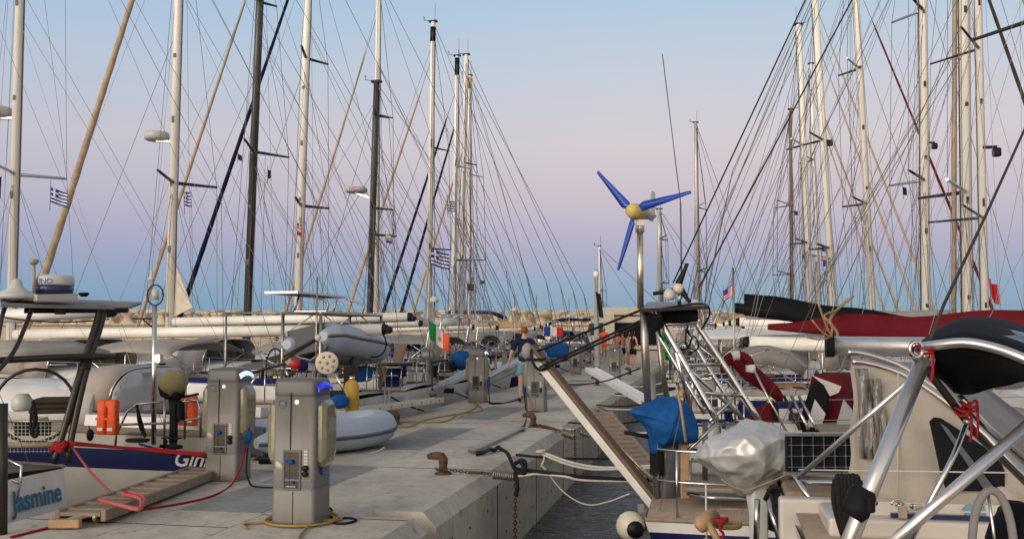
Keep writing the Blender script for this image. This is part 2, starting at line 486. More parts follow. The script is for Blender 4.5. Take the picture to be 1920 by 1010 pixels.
g = [[V((-700 + 1400 * i / 8, -200 + 1400 * j / 8, WATER)) for j in range(9)] for i in range(9)]
struct(MB().sheet(g, .5).build('water', 'sea'))

# quay: two cast units with a broken gap between them
UL, UR = -6.04, -2.497
def quay_unit(mb, v0, v1, u0, u1, chl=.05, chr=.13):
    prof = [(u0, WATER - .8), (u0, -chl), (u0 + chl, 0), (u1 - chr, 0), (u1, -chr), (u1, WATER - .8)]
    n = max(1, int((v1 - v0) / .22)) if u1 == UR and v0 > -4 or v0 == -5 and u1 == UR else 1
    rq = random.Random(int(v0 * 7)); rg = []
    for k in range(n + 1):
        v = v0 + (v1 - v0) * k / n; r_ = []
        for i, (u, z) in enumerate(prof):
            j = n > 1 and i in (3, 4) and v < 30
            c = (rq.uniform(0, .05) if rq.random() < .09 else rq.uniform(0, .006)) if j else 0
            r_.append(UV(u - c * .8, v, z - c * .5 * (i == 4)))
        rg.append(r_)
    mb.loft(rg, smooth=False)
q = MB()
for v0, v1, l, r in ((-5, 8.33, UL, UR), (8.62, 62, UL, UR)):
    quay_unit(q, v0, v1, -4.027, r, chl=.008)
quay_unit(q, -5, 62, UL, -4.93, chr=.008); quay_unit(q, -5, 62, -4.925, -4.032, chl=.006, chr=.006)
quay_unit(q, 8.331, 8.619, -4.02, UR - .40, .02, .22)
q.slot = 1
for v in [8.62 + 2.55 * k for k in range(1, 20)]:            # joints and tie holes in the quay face
    q.box(UV(UR - .0, v, -.60), (.006, .03, .92), -TH)
for k in range(46):
    vv = -2 + k * .85 + random.uniform(-.1, .1)
    for z in (-.36, -.80):
        if abs(vv - 8.5) > .3: q.lathe([(.018, 0), (.018, .003)], UV(UR, vv, z + random.uniform(-.03, .03)), (CT, -ST, 0), 8)
for v in [-2, 1.2, 4.4, 7.6, 10.8, 14, 17.2, 20.4, 23.6, 30, 36.4, 42.8]:
    for a, b_ in ((UL + .06, -4.94), (-4.92, -4.04), (-4.02, UR - .14)):
        q.box(UV((a + b_) / 2, v + (.6 if a > -4.1 else 0), .0015), (b_ - a, .012, .003), -TH)
q.slot = 2
for k in range(22):                                          # smoother trench slabs along the middle
    v0 = -1.5 + k * 1.62
    if k % 3 == 2: continue
    q.box(UV(-4.48, v0 + .8, .001), (.84, 1.55, .008), -TH)
struct(q.build('pier', ['concrete', 'joint', 'concrete_cover']))

# far cross quay that closes the basin, and the breakwater behind it
q = MB(); q.box((0, 99, -.9), (260, 12, 1.9)); struct(q.build('cross_quay', 'concrete_cover'))
bw = thing('breakwater_wall', 'long cream breakwater wall across the far end of the marina below the concrete blocks', 'wall', (0, 118, WATER))
MB().box((0, 121, .9), (330, 4, 3.9)).build('wall_face', 'wallstone', bw)
rb = MB(); rn_ = random.Random(9)
for k in range(130):
    x = -78 + k * 1.2; rb.ball((x, 122.2 + rn_.uniform(-.5, .5), 2.9), (rn_.uniform(.9, 1.3), 1.2, rn_.uniform(1.0, 1.25)), 8, Matrix.Rotation(rn_.uniform(0, 6), 3, 'Z'))
o = rb.build('rubble_fill', 'stone', bw); o['kind'] = 'stuff'
MB().box((0, 118.9, 2.78), (330, .5, .2)).build('coping', 'stone', bw)
def block_mesh(seed):
    rnd = random.Random(seed)
    pr = [(.98, 0), (1.02, .25), (.80, .52), (.46, .85), (.36, 1.15), (.44, 1.45), (.74, 1.72), (.80, 1.9), (.3, 2.0)]
    mb = MB()
    rings = []
    for r, z in pr:
        rings.append([V((r * (1 + .1 * rnd.uniform(-1, 1)) * (math.copysign(abs(math.cos(a)) ** .6, math.cos(a))), r * math.copysign(abs(math.sin(a)) ** .6, math.sin(a)), z)) for a in [2 * PI * j / 12 + .2 for j in range(12)]])
    return mb.loft(rings, smooth=True)
protos = []
for k in range(4):
    o = block_mesh(k).build('concrete_block', 'stone'); protos.append(o)
i = 0
rnd = random.Random(5)
for row, (Y, z0, step) in enumerate(((119.9, 2.72, 2.0), (122.6, 2.95, 2.1))):
    x = -68.
    while x < 72:
        o = protos[i] if i < 4 else protos[i % 4].copy()
        if i >= 4: COL.objects.link(o)
        s = rnd.uniform(.84, .92)
        o.location = (x + rnd.uniform(-.2, .2), Y + rnd.uniform(-.2, .2), z0 - rnd.uniform(0, .18))
        o.rotation_euler = (rnd.choice((0, 0, 0, .12, -.15)), rnd.choice((0, 0, 0, .15, PI)), rnd.uniform(0, 6))
        if abs(o.rotation_euler.y) > 2: o.location.z += 1.7
        o.scale = (s * 1.25, s, s)
        tag(o, 'pale concrete wave breaker block in the %s row on top of the far breakwater' % ('front' if row == 0 else 'rear'), 'concrete block', 'wave breaker blocks on the breakwater, %s row' % ('front' if row == 0 else 'rear'))
        x += step * rnd.uniform(.85, 1.15); i += 1

# ---------- power pedestals ------------------------------------------------------
def rrect(wx, wy, r, n=4, cx=0, cy=0):
    pts = []
    for sx_, sy_, a0 in ((1, 1, 0), (-1, 1, PI / 2), (-1, -1, PI), (1, -1, 3 * PI / 2)):
        for k in range(n + 1):
            a = a0 + PI / 2 * k / n
            pts.append((cx + sx_ * (wx / 2 - r) + r * math.cos(a), cy + sy_ * (wy / 2 - r) + r * math.sin(a)))
    return pts
def pedestal(loc, rz, label, lamp='led_blue', H=1.25, sticker='led_warm'):
    t = thing('power_pedestal', label, 'pedestal', loc, rz, 'power pedestals along the pier')
    fr = MW[t.name]
    W_, D_ = .40, .36
    b = MB()
    rg = []
    for z, wx, wy in ((0, W_, D_), (.02, W_, D_), (.30, W_ * .985, D_), (.305, W_ * .97, D_ * .985), (.315, W_ * .985, D_), (1.10, W_ * .96, D_ * .96)):
        rg.append([V((x, y, z)) for x, y in rrect(wx, wy, .032)])
    b.loft(rg)
    b.slot = 1
    b.box((-.03, -D_ / 2 + .0, .72), (.004, .012, .82)); b.box((.0, -D_ / 2 - .001, .15), (.004, .008, .28))
    b.slot = 2
    for z in (.385, .305): b.box((.0, -D_ / 2 - .002, z), (W_ * .86, .006, .014)); b.box((W_ / 2 - .002, .0, z), (.008, D_ * .8, .014))
    b.build('body', ['ped_grey', 'joint', 'ped_line'], t, fr)
    c = MB(); rg = []
    for z, wx, wy in ((1.098, W_ * .962, D_ * .962), (1.102, W_ * .975, D_ * .975), (1.13, W_ * .975, D_ * .975), (1.215, W_ * .965, D_ * .965), (1.24, W_ * .92, D_ * .91), (1.25, W_ * .80, D_ * .76)):
        rg.append([V((x, y, z * H / 1.25)) for x, y in rrect(wx, wy, .04)])
    c.loft(rg); c.build('cap', ['ped_cap'], t, fr)
    for sx_ in (1, -1):
        cv = MB(); rg = []
        for x, hy, z0, z1 in ((.0, .125, .50, 1.05), (.05, .125, .49, 1.06), (.085, .105, .53, 1.02), (.10, .08, .60, .95)):
            rg.append([V((sx_ * (W_ / 2 - .015 + x), y, z)) for y, z in ((-hy, z0 + .05), (-hy + .04, z0), (hy - .04, z0), (hy, z0 + .05), (hy, z1 - .04), (hy - .04, z1), (-hy + .04, z1), (-hy, z1 - .04))])
        cv.loft(rg, smooth=False); cv.build('socket_cover', 'ped_cover', t, fr)
        ln = MB(); g = []
        for k in range(9):
            y = -.15 + .30 * k / 8; zz = 1.165 + .03 * math.sin(PI * k / 8)
            g.append([V((sx_ * (W_ * .495 + .022), y, zz - .026)), V((sx_ * (W_ * .495 + .022), y, zz)), V((sx_ * (W_ * .48 + .006), y, zz + .026))])
        ln.sheet(g, .012 * sx_)
        if sx_ > 0: ln.build('lamp_lens', lamp, t, fr)
    # service panel on the front; a dark plate paints the shade inside it
    pn = MB(); y = -D_ / 2
    for c_, d_ in (((-.085, y - .004, .47), (.016, .014, .34)), ((.065, y - .004, .47), (.016, .014, .34)), ((-.01, y - .004, .632), (.134, .014, .016)), ((-.01, y - .004, .308), (.134, .014, .016))): pn.box(c_, d_)
    pf = pn.build('service_panel', 'ped_cap', t, fr)
    MB().box((-.01, y - .0015, .47), (.134, .006, .308)).build('recess_shade', 'dark_tube', pf, fr)
    s_ = MB(); s_.lathe([(.02, 0), (.02, .03)], (-.012, y - .004, .54), (0, -1, 0), 10); s_.box((-.03, y - .02, .545), (.07, .03, .025)); s_.build('socket', 'blue_canvas', pf, fr)
    MB().lathe([(.011, 0), (.011, .012)], (.01, y - .004, .37), (0, -1, 0), 8).build('lock', 'black', pf, fr)
    MB().box((-.015, y - .010, .330), (.09, .012, .008)).build('name_plate', 'steel', pf, fr)
    for z in (.49, .44): MB().lathe([(.026, 0), (.026, .022), (.018, .03)], (.115, y - .002, z), (0, -1, 0), 10).build('valve_knob', 'black', t, fr)
    lb = MB()
    for k in range(5): lb.box((.115, y - .001, .63 - k * .027), (.034, .005, .018))
    lb.build('notice_label', 'offwhite', t, fr)
    MB().lathe([(.05, 0), (.05, .003)], (-.125, y - .001, .50), (0, -1, 0), 14, sx=.55).build('worn_sticker', 'offwhite', t, fr)
    e = MB(); k_ = 20
    e.tube([V((-.11 + .036 * math.cos(2 * PI * k / k_), y + .004, 1.035 + .036 * math.sin(2 * PI * k / k_))) for k in range(k_ + 1)], .004, 5)
    e.box((-.11, y + .003, 1.035), (.05, .004, .014)); e.build('maker_badge', 'ped_line', t, fr)
    MB().lathe([(.020, 0), (.020, .008), (.012, .012)], (.025, y + .006, 1.05), (0, -1, 0), 12).build('indicator_lamp', sticker, t, fr)
    return t
def pedat(px, py, label, **k):
    p = G(px, py); return pedestal(p + UV(0, .17), -TH, label, **k)
ped1 = pedat(549, 984, 'grey power pedestal nearest the camera with a coiled yellow hose round its foot')
ped2 = pedat(413, 902, 'second nearest grey power pedestal with a red cable and blue plug on its side', lamp='led_white')
ped3 = pedat(893, 755, 'grey power pedestal with a yellow hose standing left of the walking man', lamp='led_white')
ped4 = pedat(1004, 772, 'grey power pedestal standing behind the raised brown gangway tip, right of the man')
ped5 = pedat(1152, 712, 'small far grey power pedestal standing in front of the group of women')
ped6 = pedat(1079, 702, 'small far grey power pedestal on the left edge of the pier beside the lamp post')
# plugs and cables
pl = MB(); b0 = G(463, 868) ; b0 = UV(*uv_of(MW[ped2.name].translation), 0) + UV(.26, -.05)
pl.tube([b0 + V((0, 0, .60)), b0 + V((0, 0, .42))], [.028, .034], 10); pl.tube([b0 + V((0, 0, .42)), b0 + V((0, 0, .36))], [.02, .012], 8)
pl.box(b0 + V((.02, 0, .5)), (.05, .05, .1), -TH, .01)
o = pl.build('power_plug', 'blue_canvas'); tag(o, 'blue shore power plug on a black cable hanging from the second nearest pedestal', 'plug')
MB().tube([b0 + V((0, 0, .75)), b0 + V((0, 0, .60))], .016, 8).build('plug_sleeve', 'offwhite', o)
rope('black cable hanging from the blue plug and lying across to the nearest pedestal', [b0 + V((0, 0, .37)), b0 + V((.02, -.1, .12)), b0 + V((.10, -.25, .015)), G(480, 912, .012), G(530, 914, .012)], .010, 'rope_black', 'cable', 'power_cable')
rope('dark red cable from the second pedestal running across the concrete to the lower left corner', [b0 + V((-.02, 0, .75)), b0 + V((-.03, -.02, .3)), G(436, 905, .02), G(400, 928, .012), G(340, 943, .012), G(250, 957, .012), G(150, 975, .012), G(20, 1006, .012)], .011, 'rope_red', 'cable', 'power_cable')
c1 = MW[ped1.name].translation
def coil(c, r, z, turns, m_r, seed, sq=1.):
    rn = random.Random(seed); out = []
    for k in range(int(turns * 18) + 1):
        a = 2 * PI * k / 18; rr = r * (1 + .06 * math.sin(a * .37 + seed))
        out.append(V((c[0] + rr * math.cos(a), c[1] + rr * sq * math.sin(a), c[2] + z + .008 * (k // 18))))
    return out
rope('yellow hose coiled round the foot of the nearest pedestal', [G(462, 990, .012), G(470, 980, .012)] + coil(c1, .30, .014, 2.2, 0, 3) + [G(560, 1008, .012), G(600, 1030, .012)], .012, 'hose_yellow', 'hose', 'water_hose', smooth=True)
rope('black hose end looped on the concrete right of the nearest pedestal', [c1 + V((.22, .1, .1)), G(622, 955, .02), G(625, 978, .012), G(650, 980, .012), G(668, 974, .012), G(650, 970, .012), G(622, 975, .012)], .011, 'rope_black', 'hose', 'water_hose')
p = MW[ped1.name].translation
tag(MB().box(p + UV(-.215, .02, .43), (.03, .07, .09), -TH, .01).build('blue_tap', 'blue_canvas'), 'small blue tap fitting on the left side of the nearest pedestal', 'tap')
tag(MB().slab([p + UV(.203, -.09, .44), p + UV(.203, -.02, .41), p + UV(.203, -.05, .52), p + UV(.203, -.075, .54)], UV(.004, 0)).build('sticker', 'blue_canvas'), 'torn blue sticker on the right side of the nearest pedestal', 'sticker')
for k, (t, pts) in enumerate(((ped3, [(880, 770), (800, 786), (760, 800), (700, 792), (640, 820)]), (ped3, [(905, 768), (860, 776), (830, 790), (742, 790)]))):
    b1 = MW[t.name].translation
    rope(['yellow hose trailing left from the third pedestal over the dock', 'second yellow hose lying in a bend below the third pedestal'][k], [b1 + UV(.1 - .2 * k, -.3, .05)] + [G(x, y, .015) for x, y in pts], .016, 'hose_yellow', 'hose', 'water_hose')
rope('black cable from the third pedestal lying towards the walking man', [MW[ped3.name].translation + UV(.25, -.1, .05), G(925, 757, .015), G(960, 752, .015), G(985, 742, .015), G(1010, 738, .015)], .016, 'rope_black', 'cable', 'power_cable')
rope('brown cable lying from the pedestal behind the gangway to the quay edge', [MW[ped4.name].translation + UV(-.2, -.2, .4), G(988, 775, .02), G(983, 796, .015), G(978, 800, .015), G(982, 808, .015)], .014, 'rust', 'cable', 'power_cable')
for nm, tt, dz in (('beside the walking man', ped4, 0), ('on the third pedestal', ped3, 0)):
    bb = MW[tt.name].translation + UV(-.26 if tt is ped4 else .27, -.05)
    o = MB().tube([bb + V((0, 0, .62)), bb + V((0, 0, .40)), bb + V((0, 0, .34))], [.035, .04, .015], 8).build('power_plug', 'blue_canvas')
    tag(o, 'blue shore power plug hanging ' + nm, 'plug')
    rope('black cable below the blue plug ' + nm, [bb + V((0, 0, .34)), bb + V((.02, -.05, .15)), bb + V((.05, -.1, .02)), bb + V((.3, -.25, .015))], .013, 'rope_black', 'cable', 'power_cable')

# ---------- bollards, chains, springs ---------------------------------------------
def bollard(px, py, label, s=.7):
    p = G(px, py); t = thing('mooring_bollard', label, 'bollard', p, -TH, 'rusty bollards along the quay edge')
    fr = MW[t.name]
    b = MB(); b.lathe([(.16 * s, 0), (.16 * s, .015), (.08 * s, .02), (.078 * s, .24 * s)], n=14, sx=.9)
    b.tube([V((.0, 0, .17 * s)), V((-.0, 0, .24 * s)), V((-.02, 0, .285 * s)), V((-.07, 0, .30 * s)), V((-.15, 0, .295 * s)), V((-.19, 0, .275 * s))], [.078 * s, .08 * s, .078 * s, .07 * s, .058 * s, .04 * s], 12)
    b.build('post', 'rust', t, fr)
    return t
def chain(label, a, b, s_=.05, r=.006, m='rust', cat='chain', sagv=.05, extra=None):
    pts = extra or sag(a, b, sagv, 24)
    L = sum((pts[i + 1] - pts[i]).length for i in range(len(pts) - 1)); n = max(4, int(L / (s_ * .72)))
    def at(d):
        for i in range(len(pts) - 1):
            l = (pts[i + 1] - pts[i]).length
            if d <= l or i == len(pts) - 2: return pts[i] + (pts[i + 1] - pts[i]) * (d / l), (pts[i + 1] - pts[i]).normalized()
            d -= l
    mb = MB()
    for k in range(n):
        c, t = at(L * (k + .5) / n)
        side = t.cross(V((0, 0, 1)) if abs(t.z) < .9 else V((1, 0, 0))).normalized(); up = side.cross(t)
        w_ = side if k % 2 else up
        mb.tube([c + t * (s_ * .5 * math.cos(a)) + w_ * (s_ * .30 * math.sin(a)) for a in [2 * PI * j / 8 for j in range(9)]], r, 5, caps=False)
    return tag(mb.build('chain', m), label, cat)
def spring(label, a, b, r=.045, turns=11, wr=.010, m='galv'):
    a, b = V(a), V(b); t = (b - a).normalized(); x = t.orthogonal().normalized(); y = t.cross(x); L = (b - a).length
    pts = [a] + [a + t * (L * (.08 + .84 * k / (turns * 10))) + (x * math.cos(2 * PI * k / 10) + y * math.sin(2 * PI * k / 10)) * r for k in range(turns * 10 + 1)] + [b]
    mb = MB(); mb.tube(pts, wr, 5)
    for e, d in ((a, 1), (b, -1)):
        mb.tube([e - t * d * .03 + (x * math.cos(q) + t * math.sin(q)) * .03 for q in [2 * PI * j / 8 for j in range(9)]], .007, 5, caps=False)
    return tag(mb.build('mooring_spring', m), label, 'spring')
bo1 = bollard(831, 888, 'rusty bollard nearest the camera with a chain round its neck')
bo2 = bollard(1000, 800, 'rusty bollard near the raised gangway with a chain leading over the edge')
bo3 = bollard(1120, 722, 'far rusty bollard beside the white gangway head', .8)
bo4 = bollard(1181, 702, 'farthest small bollard right of the far pedestals', .8)
bo5 = bollard(744, 795, 'small bollard head at the bow of the grey inflatable dinghy', .7)
a = MW[bo1.name].translation + V((0, 0, .06)); s0, s1 = P(920, 888, 10.75), P(966, 893, 10.8)
chain('rusty chain from the nearest bollard to its mooring spring', a + UV(.05, 0), s0, extra=[a + UV(-.09, 0), a + UV(-.03, -.10), a + UV(.06, -.06), G(880, 885, .02), P(905, 886, 10.7), s0])
spring('grey mooring spring hanging at the quay corner by the nearest bollard', s0, s1)
chain('rusty chain hanging down the quay wall below the nearest spring', s1, s1 - V((0, 0, .85)), .055, .007)
a2 = MW[bo2.name].translation + V((0, 0, .06)); s2, s3 = P(1052, 808, 15.6), P(1078, 818, 15.6)
chain('two rusty chains from the second bollard reaching over the quay edge', a2, s2, .06, .008, extra=[a2 + UV(-.05, -.1), a2 + UV(.05, -.08), G(1020, 798, .02), s2])
chain('upper rusty chain from the second bollard towards the boats', a2, P(1085, 806, 15.9), .06, .008, sagv=.06)
spring('grey mooring spring below the second bollard', s2, s3, .055, 8, .013)
spring('dark short mooring spring right of the second bollard', P(1087, 808, 15.9), P(1108, 816, 15.9), .05, 6, .012)
spring('dark mooring spring on the far quay face right of the gangway', P(1118, 765, 19.5), P(1142, 775, 19.5), .06, 8, .014)
chain('rusty chain falling down the quay wall from the second spring', s3, s3 - V((0, 0, .7)), .06, .008)
# lines from this edge to the boats on the right
e1 = s1
rope('black mooring line wrapped at the spring and led to the boat with the ladder arch', [P(938, 840, 11.6), P(952, 850, 11.4), P(965, 876, 10.9), P(985, 880, 10.8), P(1010, 884, 10.7), P(1080, 892, 10.6), P(1150, 897, 10.6), P(1240, 900, 10.6)], .022, 'rope_black')
rope('black line bundle knotted in loops at the quay corner', [P(966, 868, 10.9), P(980, 862, 10.9), P(986, 872, 10.8), P(972, 882, 10.8), P(962, 872, 10.8), P(976, 866, 10.85), P(984, 886, 10.7), P(966, 884, 10.8), P(970, 905, 10.7), P(968, 930, 10.7)], .022, 'rope_black', name='rope_bundle')
rope('white knotted mooring line beside the black one', [s1, P(990, 890, 10.7), P(1010, 888, 10.7), P(1060, 893, 10.6), P(1100, 900, 10.6), P(1240, 902, 10.6)], .014, 'rope_white')
rope('white doubled line from a ring in the quay face, upper strand', [P(1012, 846, 12.8), P(1030, 852, 12.7), P(1070, 866, 12.5), P(1110, 874, 12.3), P(1150, 876, 12.2), P(1232, 872, 12)], .017, 'rope_white')
rope('white doubled line from a ring in the quay face, lower strand', [P(1012, 848, 12.8), P(1028, 856, 12.7), P(1068, 871, 12.5), P(1110, 879, 12.3), P(1150, 879, 12.2), P(1232, 876, 12)], .017, 'rope_white')
rope('white line knotted and hanging at the ring in the quay face', coil(P(1014, 846, 12.75), .05, 0, 2, 0, 2) + [P(1020, 862, 12.75), P(1016, 872, 12.75), P(1024, 880, 12.75)], .015, 'rope_white', name='rope_knot')
rope('thin pale line sagging from the quay wall into the water', [P(1030, 890, 11.3), P(1050, 915, 11.1), P(1075, 935, 10.9), P(1105, 946, 10.6), P(1140, 940, 10.3), P(1180, 925, 10)], .008, 'rope_white')
tag(MB().slab([G(878, 848, .0), G(888, 851, .0), G(985, 806, .0), G(976, 804, .0)], (0, 0, .045)).build('metal_bar', 'steel_dull'), 'flat grey metal bar lying on the concrete near the quay edge', 'bar')
rope('crumpled black cloth lying along the metal bar', [G(892, 850, .03), G(905, 848, .04), G(918, 842, .05), G(926, 843, .03), G(934, 838, .05), G(940, 842, .03)], [.03, .05, .035, .05, .06, .02][0], 'black', 'cloth', 'black_cloth')
# ---------- sailing boats ------------------------------------------------------------
class Boat: pass
def half_beam(t, B):
    return B / 2 * (1 - .16 * ((.4 - t) / .4) ** 2 if t < .4 else max(.015, 1 - ((t - .4) / .6) ** 2.3))
def new_boat(name, label, v, side, us, L, B, zs, zb, cat='sailboat', group=None):
    b = Boat(); b.L, b.B, b.zs, b.zb, b.v, b.side, b.us = L, B, zs, zb, v, side, us
    ang = PI - TH if side < 0 else -TH
    b.fr = Matrix.Translation(UV(us, v, 0)) @ Matrix.Rotation(ang, 4, 'Z'); b.inv = b.fr.inverted()
    b.root = thing(name, label, cat, UV(us, v, WATER), ang, group)
    b.near = 1 if side < 0 else -1        # local y sign towards the camera
    b.part = lambda mb, n, m, par=None: mb.build(n, m, par or b.root, b.fr)
    b.loc = lambda p: b.inv @ V(p)
    b.sheer = lambda t: zs + (zb - zs) * max(0, t) ** 1.5
    b.hb = lambda t: half_beam(t, B)
    return b
def hull(b, cols=('white_gel', 'navy', 'rib_dark'), stripe=(.10, .20), rake=.25, deck='offwhite', rail='teak_grey'):
    L, n = b.L, 20
    mb = MB(); W_ = WATER
    def ring(t):
        hb, s = b.hb(t), b.sheer(t)
        zsx = [s, s - stripe[0], s - stripe[0] - stripe[1], (s + W_) / 2 - .1, W_ + .16, W_ - .02, W_ - .4, W_ - .7]
        fy = [1, .995, .985, .96, .90, .85, .5, .02]
        out = []
        for z, f in zip(zsx, fy):
            h = (s - z) / (s - W_)
            x = t * L - h * .9 * max(0, t) ** 5 + (rake * h * (1 - t) ** 6)
            f2 = f * (1 - .35 * h * t ** 3)
            out.append((x, hb * f2, z))
        return [V(p) for p in out] + [V((p[0], -p[1], p[2])) for p in reversed(out)]
    rg = [ring(i / n) for i in range(n + 1)]
    k = 16
    for i in range(n):
        for j in range(k - 1):
            if j == 7: continue
            jj = j if j < 8 else 14 - j
            mb.slot = 1 if jj == 1 else 2 if jj >= 4 else 0
            mb.add([rg[i][j], rg[i][j + 1], rg[i + 1][j + 1], rg[i + 1][j]], [(0, 1, 2, 3)], False)
    mb.slot = 0; mb.add(rg[0], [list(range(k))]); mb.add(rg[n], [list(range(k))])
    o = b.part(mb, 'hull', list(cols))
    me = o.data; bm = bmesh.new(); bm.from_mesh(me); bmesh.ops.remove_doubles(bm, verts=bm.verts[:], dist=.0008)
    for f in bm.faces: f.smooth = len(f.verts) == 4
    bmesh.ops.recalc_face_normals(bm, faces=bm.faces[:]); bm.to_mesh(me); bm.free()
    d = MB(); g = []
    for i in range(n + 1):
        t = i / n; hb = b.hb(t) * .985
        g.append([V((t * L * .995 + .01, hb * q, b.sheer(t) + .012 + .06 * (1 - q * q))) for q in (-1, -.6, -.2, .2, .6, 1)])
    d.sheet(g, -.01); b.part(d, 'deck', deck)
    r = MB()
    for s in (1, -1): r.tube([V((t * L, s * b.hb(t), b.sheer(t) + .02)) for t in [i / n for i in range(n + 1)]], .022, 5)
    b.part(r, 'toe_rail', rail)
def cabin(b, t0=.34, t1=.76, h=.42, m='white_gel', win='glass_dark', nwin=3):
    mb = MB(); rg = []
    for i in range(11):
        q = i / 10; t = t0 + (t1 - t0) * q
        w_ = b.hb(t) * .68; hh = h * (1 - q ** 2.5 * .92); z = b.sheer(t)
        rg.append([V((t * b.L, y * w_, z + zz * hh + .03)) for y, zz in ((1, -.1), (.95, .6), (.86, .92), (.5, 1.06), (0, 1.1), (-.5, 1.06), (-.86, .92), (-.95, .6), (-1, -.1))])
    mb.loft(rg); o = b.part(mb, 'cabin', m)
    for s in (1, -1):
        for k in range(nwin):
            ta, tb = [t0 + (t1 - t0) * (.08 + (.72 / nwin) * (k + e)) for e in (.08, .86)]
            pts = []
            for t, zz in ((ta, .30), (tb, .30), (tb - .005, .60), (ta + .01, .60)):
                q = (t - t0) / (t1 - t0); hh = h * (1 - q ** 2.5 * .92)
                pts.append(V((t * b.L, s * (b.hb(t) * .68 * (.985 if zz < .5 else .955) + .006), b.sheer(t) + zz * hh + .03)))
            b.part(MB().slab(pts, (0, -s * .02, .0)), 'cabin_window', win, o)
def coaming(b, t0=.06, t1=.36, h=.30, m='white_gel'):
    for s in (1, -1):
        mb = MB(); rg = []
        for i in range(7):
            t = t0 + (t1 - t0) * i / 6; y0, y1 = b.hb(t) * .52, b.hb(t) * .72; z = b.sheer(t)
            rg.append([V((t * b.L, s * y, z + zz)) for y, zz in ((y1, 0), (y1 * .97, h), (y0 * 1.02, h + .02), (y0, 0))])
        b.part(mb.loft(rg, smooth=False), 'coaming', m)
def arch_pts(x, w_, z0, h, n=12, lean=0., e=.55):
    out = []
    for i in range(n + 1):
        a = PI * i / n
        c, s = math.cos(a), math.sin(a)
        out.append(V((x + lean * abs(s) ** e, w_ * math.copysign(abs(c) ** e, c), z0 + h * abs(s) ** e)))
    return out
def sprayhood(b, t=.36, h=.75, ln=1.15, m='beige_canvas', win='vinyl', wf=.66):
    w_ = b.hb(t) * wf; z = b.sheer(t) + .25
    hoops = [arch_pts(t * b.L - .1, w_, z, h, lean=-.12), arch_pts(t * b.L + .35, w_ * .99, z, h * 1.03), arch_pts(t * b.L + ln, w_ * .86, z + .1, .12)]
    g = []
    for i in range(3): g.append(hoops[0] if i == 0 else [p.lerp(q, i / 2) for p, q in zip(hoops[0], hoops[1])])
    mb = MB().sheet(g, .012); o = b.part(mb, 'sprayhood', m)
    g = [[p.lerp(q, i / 4) + V((0, 0, .05 * math.sin(PI * i / 4))) for p, q in zip(hoops[1], hoops[2])] for i in range(5)]
    mb = MB().sheet(g, .01, slot=lambda i, j: 1 if 0 < i < 3 and j % 4 != 3 and 0 < j < 11 else 0)
    b.part(mb, 'window_panel', [m, win], o)
    b.part(MB().tube(hoops[0], .014, 6), 'hoop', 'steel', o)
def bimini(b, t0=.03, t1=.24, z=1.55, m='beige_canvas', wf=.8, droop=.22, bows=3, mt='steel'):
    x0, x1 = t0 * b.L, t1 * b.L; w_ = b.hb(.15) * wf
    g = []
    for i in range(9):
        q = i / 8; x = x0 + (x1 - x0) * q
        zz = z - .05 * (2 * q - 1) ** 2 + .02 * math.sin(q * bows * PI) ** 2
        g.append([V((x, w_ * s, zz - droop * abs(s) ** 2.6)) for s in [-1 + j / 6 for j in range(13)]])
    o = b.part(MB().sheet(g, .015), 'bimini', m)
    for s in (1, -1):
        f = MB(); foot = V(((x0 + x1) / 2, s * w_, b.sheer(.15) + .25))
        for k in range(bows):
            q = k / (bows - 1); x = x0 + (x1 - x0) * q
            f.tube([foot, V((x, s * w_ * .99, z - droop - .06)), V((x, s * w_ * .93, z - droop * .75 - .03))], .013, 6)
        b.part(f, 'bimini_frame', mt, o)
def rails(b, gate=True, h=.62, t1=.92, mt='steel'):
    rr = .013; zt = b.zs + h; w_ = b.hb(0) * .94
    for s in (1, -1):
        r = MB()
        for zz in (zt, b.zs + h * .55): r.tube([V((1.1, s * b.hb(.1) * .96, zz)), V((.35, s * w_, zz)), V((.12, s * w_ * .93, zz)), V((.08, s * .45, zz))], rr, 6)
        for x, y in ((1.1, b.hb(.1) * .96), (.3, w_), (.08, .45)): r.tube([V((x, s * y, b.zs)), V((x, s * y, zt))], rr, 6)
        b.part(r, 'pushpit', mt)
    r = MB(); zt = b.zb + .55; x1 = b.L + .1
    for s in (1, -1):
        r.tube([V((b.L * .9, s * b.hb(.9), zt - .05)), V((b.L * .97, s * b.hb(.97) * .9, zt)), V((x1, 0, zt + .02))], rr, 6)
        for t in (.9, .965): r.tube([V((b.L * t, s * b.hb(t) * .96, b.sheer(t))), V((b.L * t, s * b.hb(t) * .96, zt - .03))], rr, 6)
    b.part(r, 'pulpit', mt)
    for s in (1, -1):
        r = MB(); ts = [.1 + (.8) * i / 6 for i in range(7)]
        for t in ts[1:-1]: r.tube([V((t * b.L, s * b.hb(t) * .96, b.sheer(t))), V((t * b.L, s * b.hb(t) * .96, b.sheer(t) + h))], .012, 5)
        for zz in (1, .52): r.tube([V((t * b.L, s * b.hb(t) * .96, b.sheer(t) + h * zz)) for t in ts], .005, 4)
        b.part(r, 'guard_rail', mt)
def wheel(b, t=.14, r=.42, y=0., mt='steel', z=None):
    z = b.sheer(t) + .55 if z is None else z
    mb = MB(); c = V((t * b.L, y, z))
    mb.tube([c + V((0, r * math.cos(a), r * math.sin(a))) for a in [2 * PI * k / 20 for k in range(21)]], .016, 6)
    for k in range(5): mb.tube([c, c + V((0, r * math.cos(2 * PI * k / 5 + .3), r * math.sin(2 * PI * k / 5 + .3)))], .008, 5)
    mb.tube([c, c + V((.25, 0, 0)), V((c.x + .25, y, b.sheer(t)))], [.03, .06, .09], 8)
    b.part(mb, 'steering_wheel', mt)
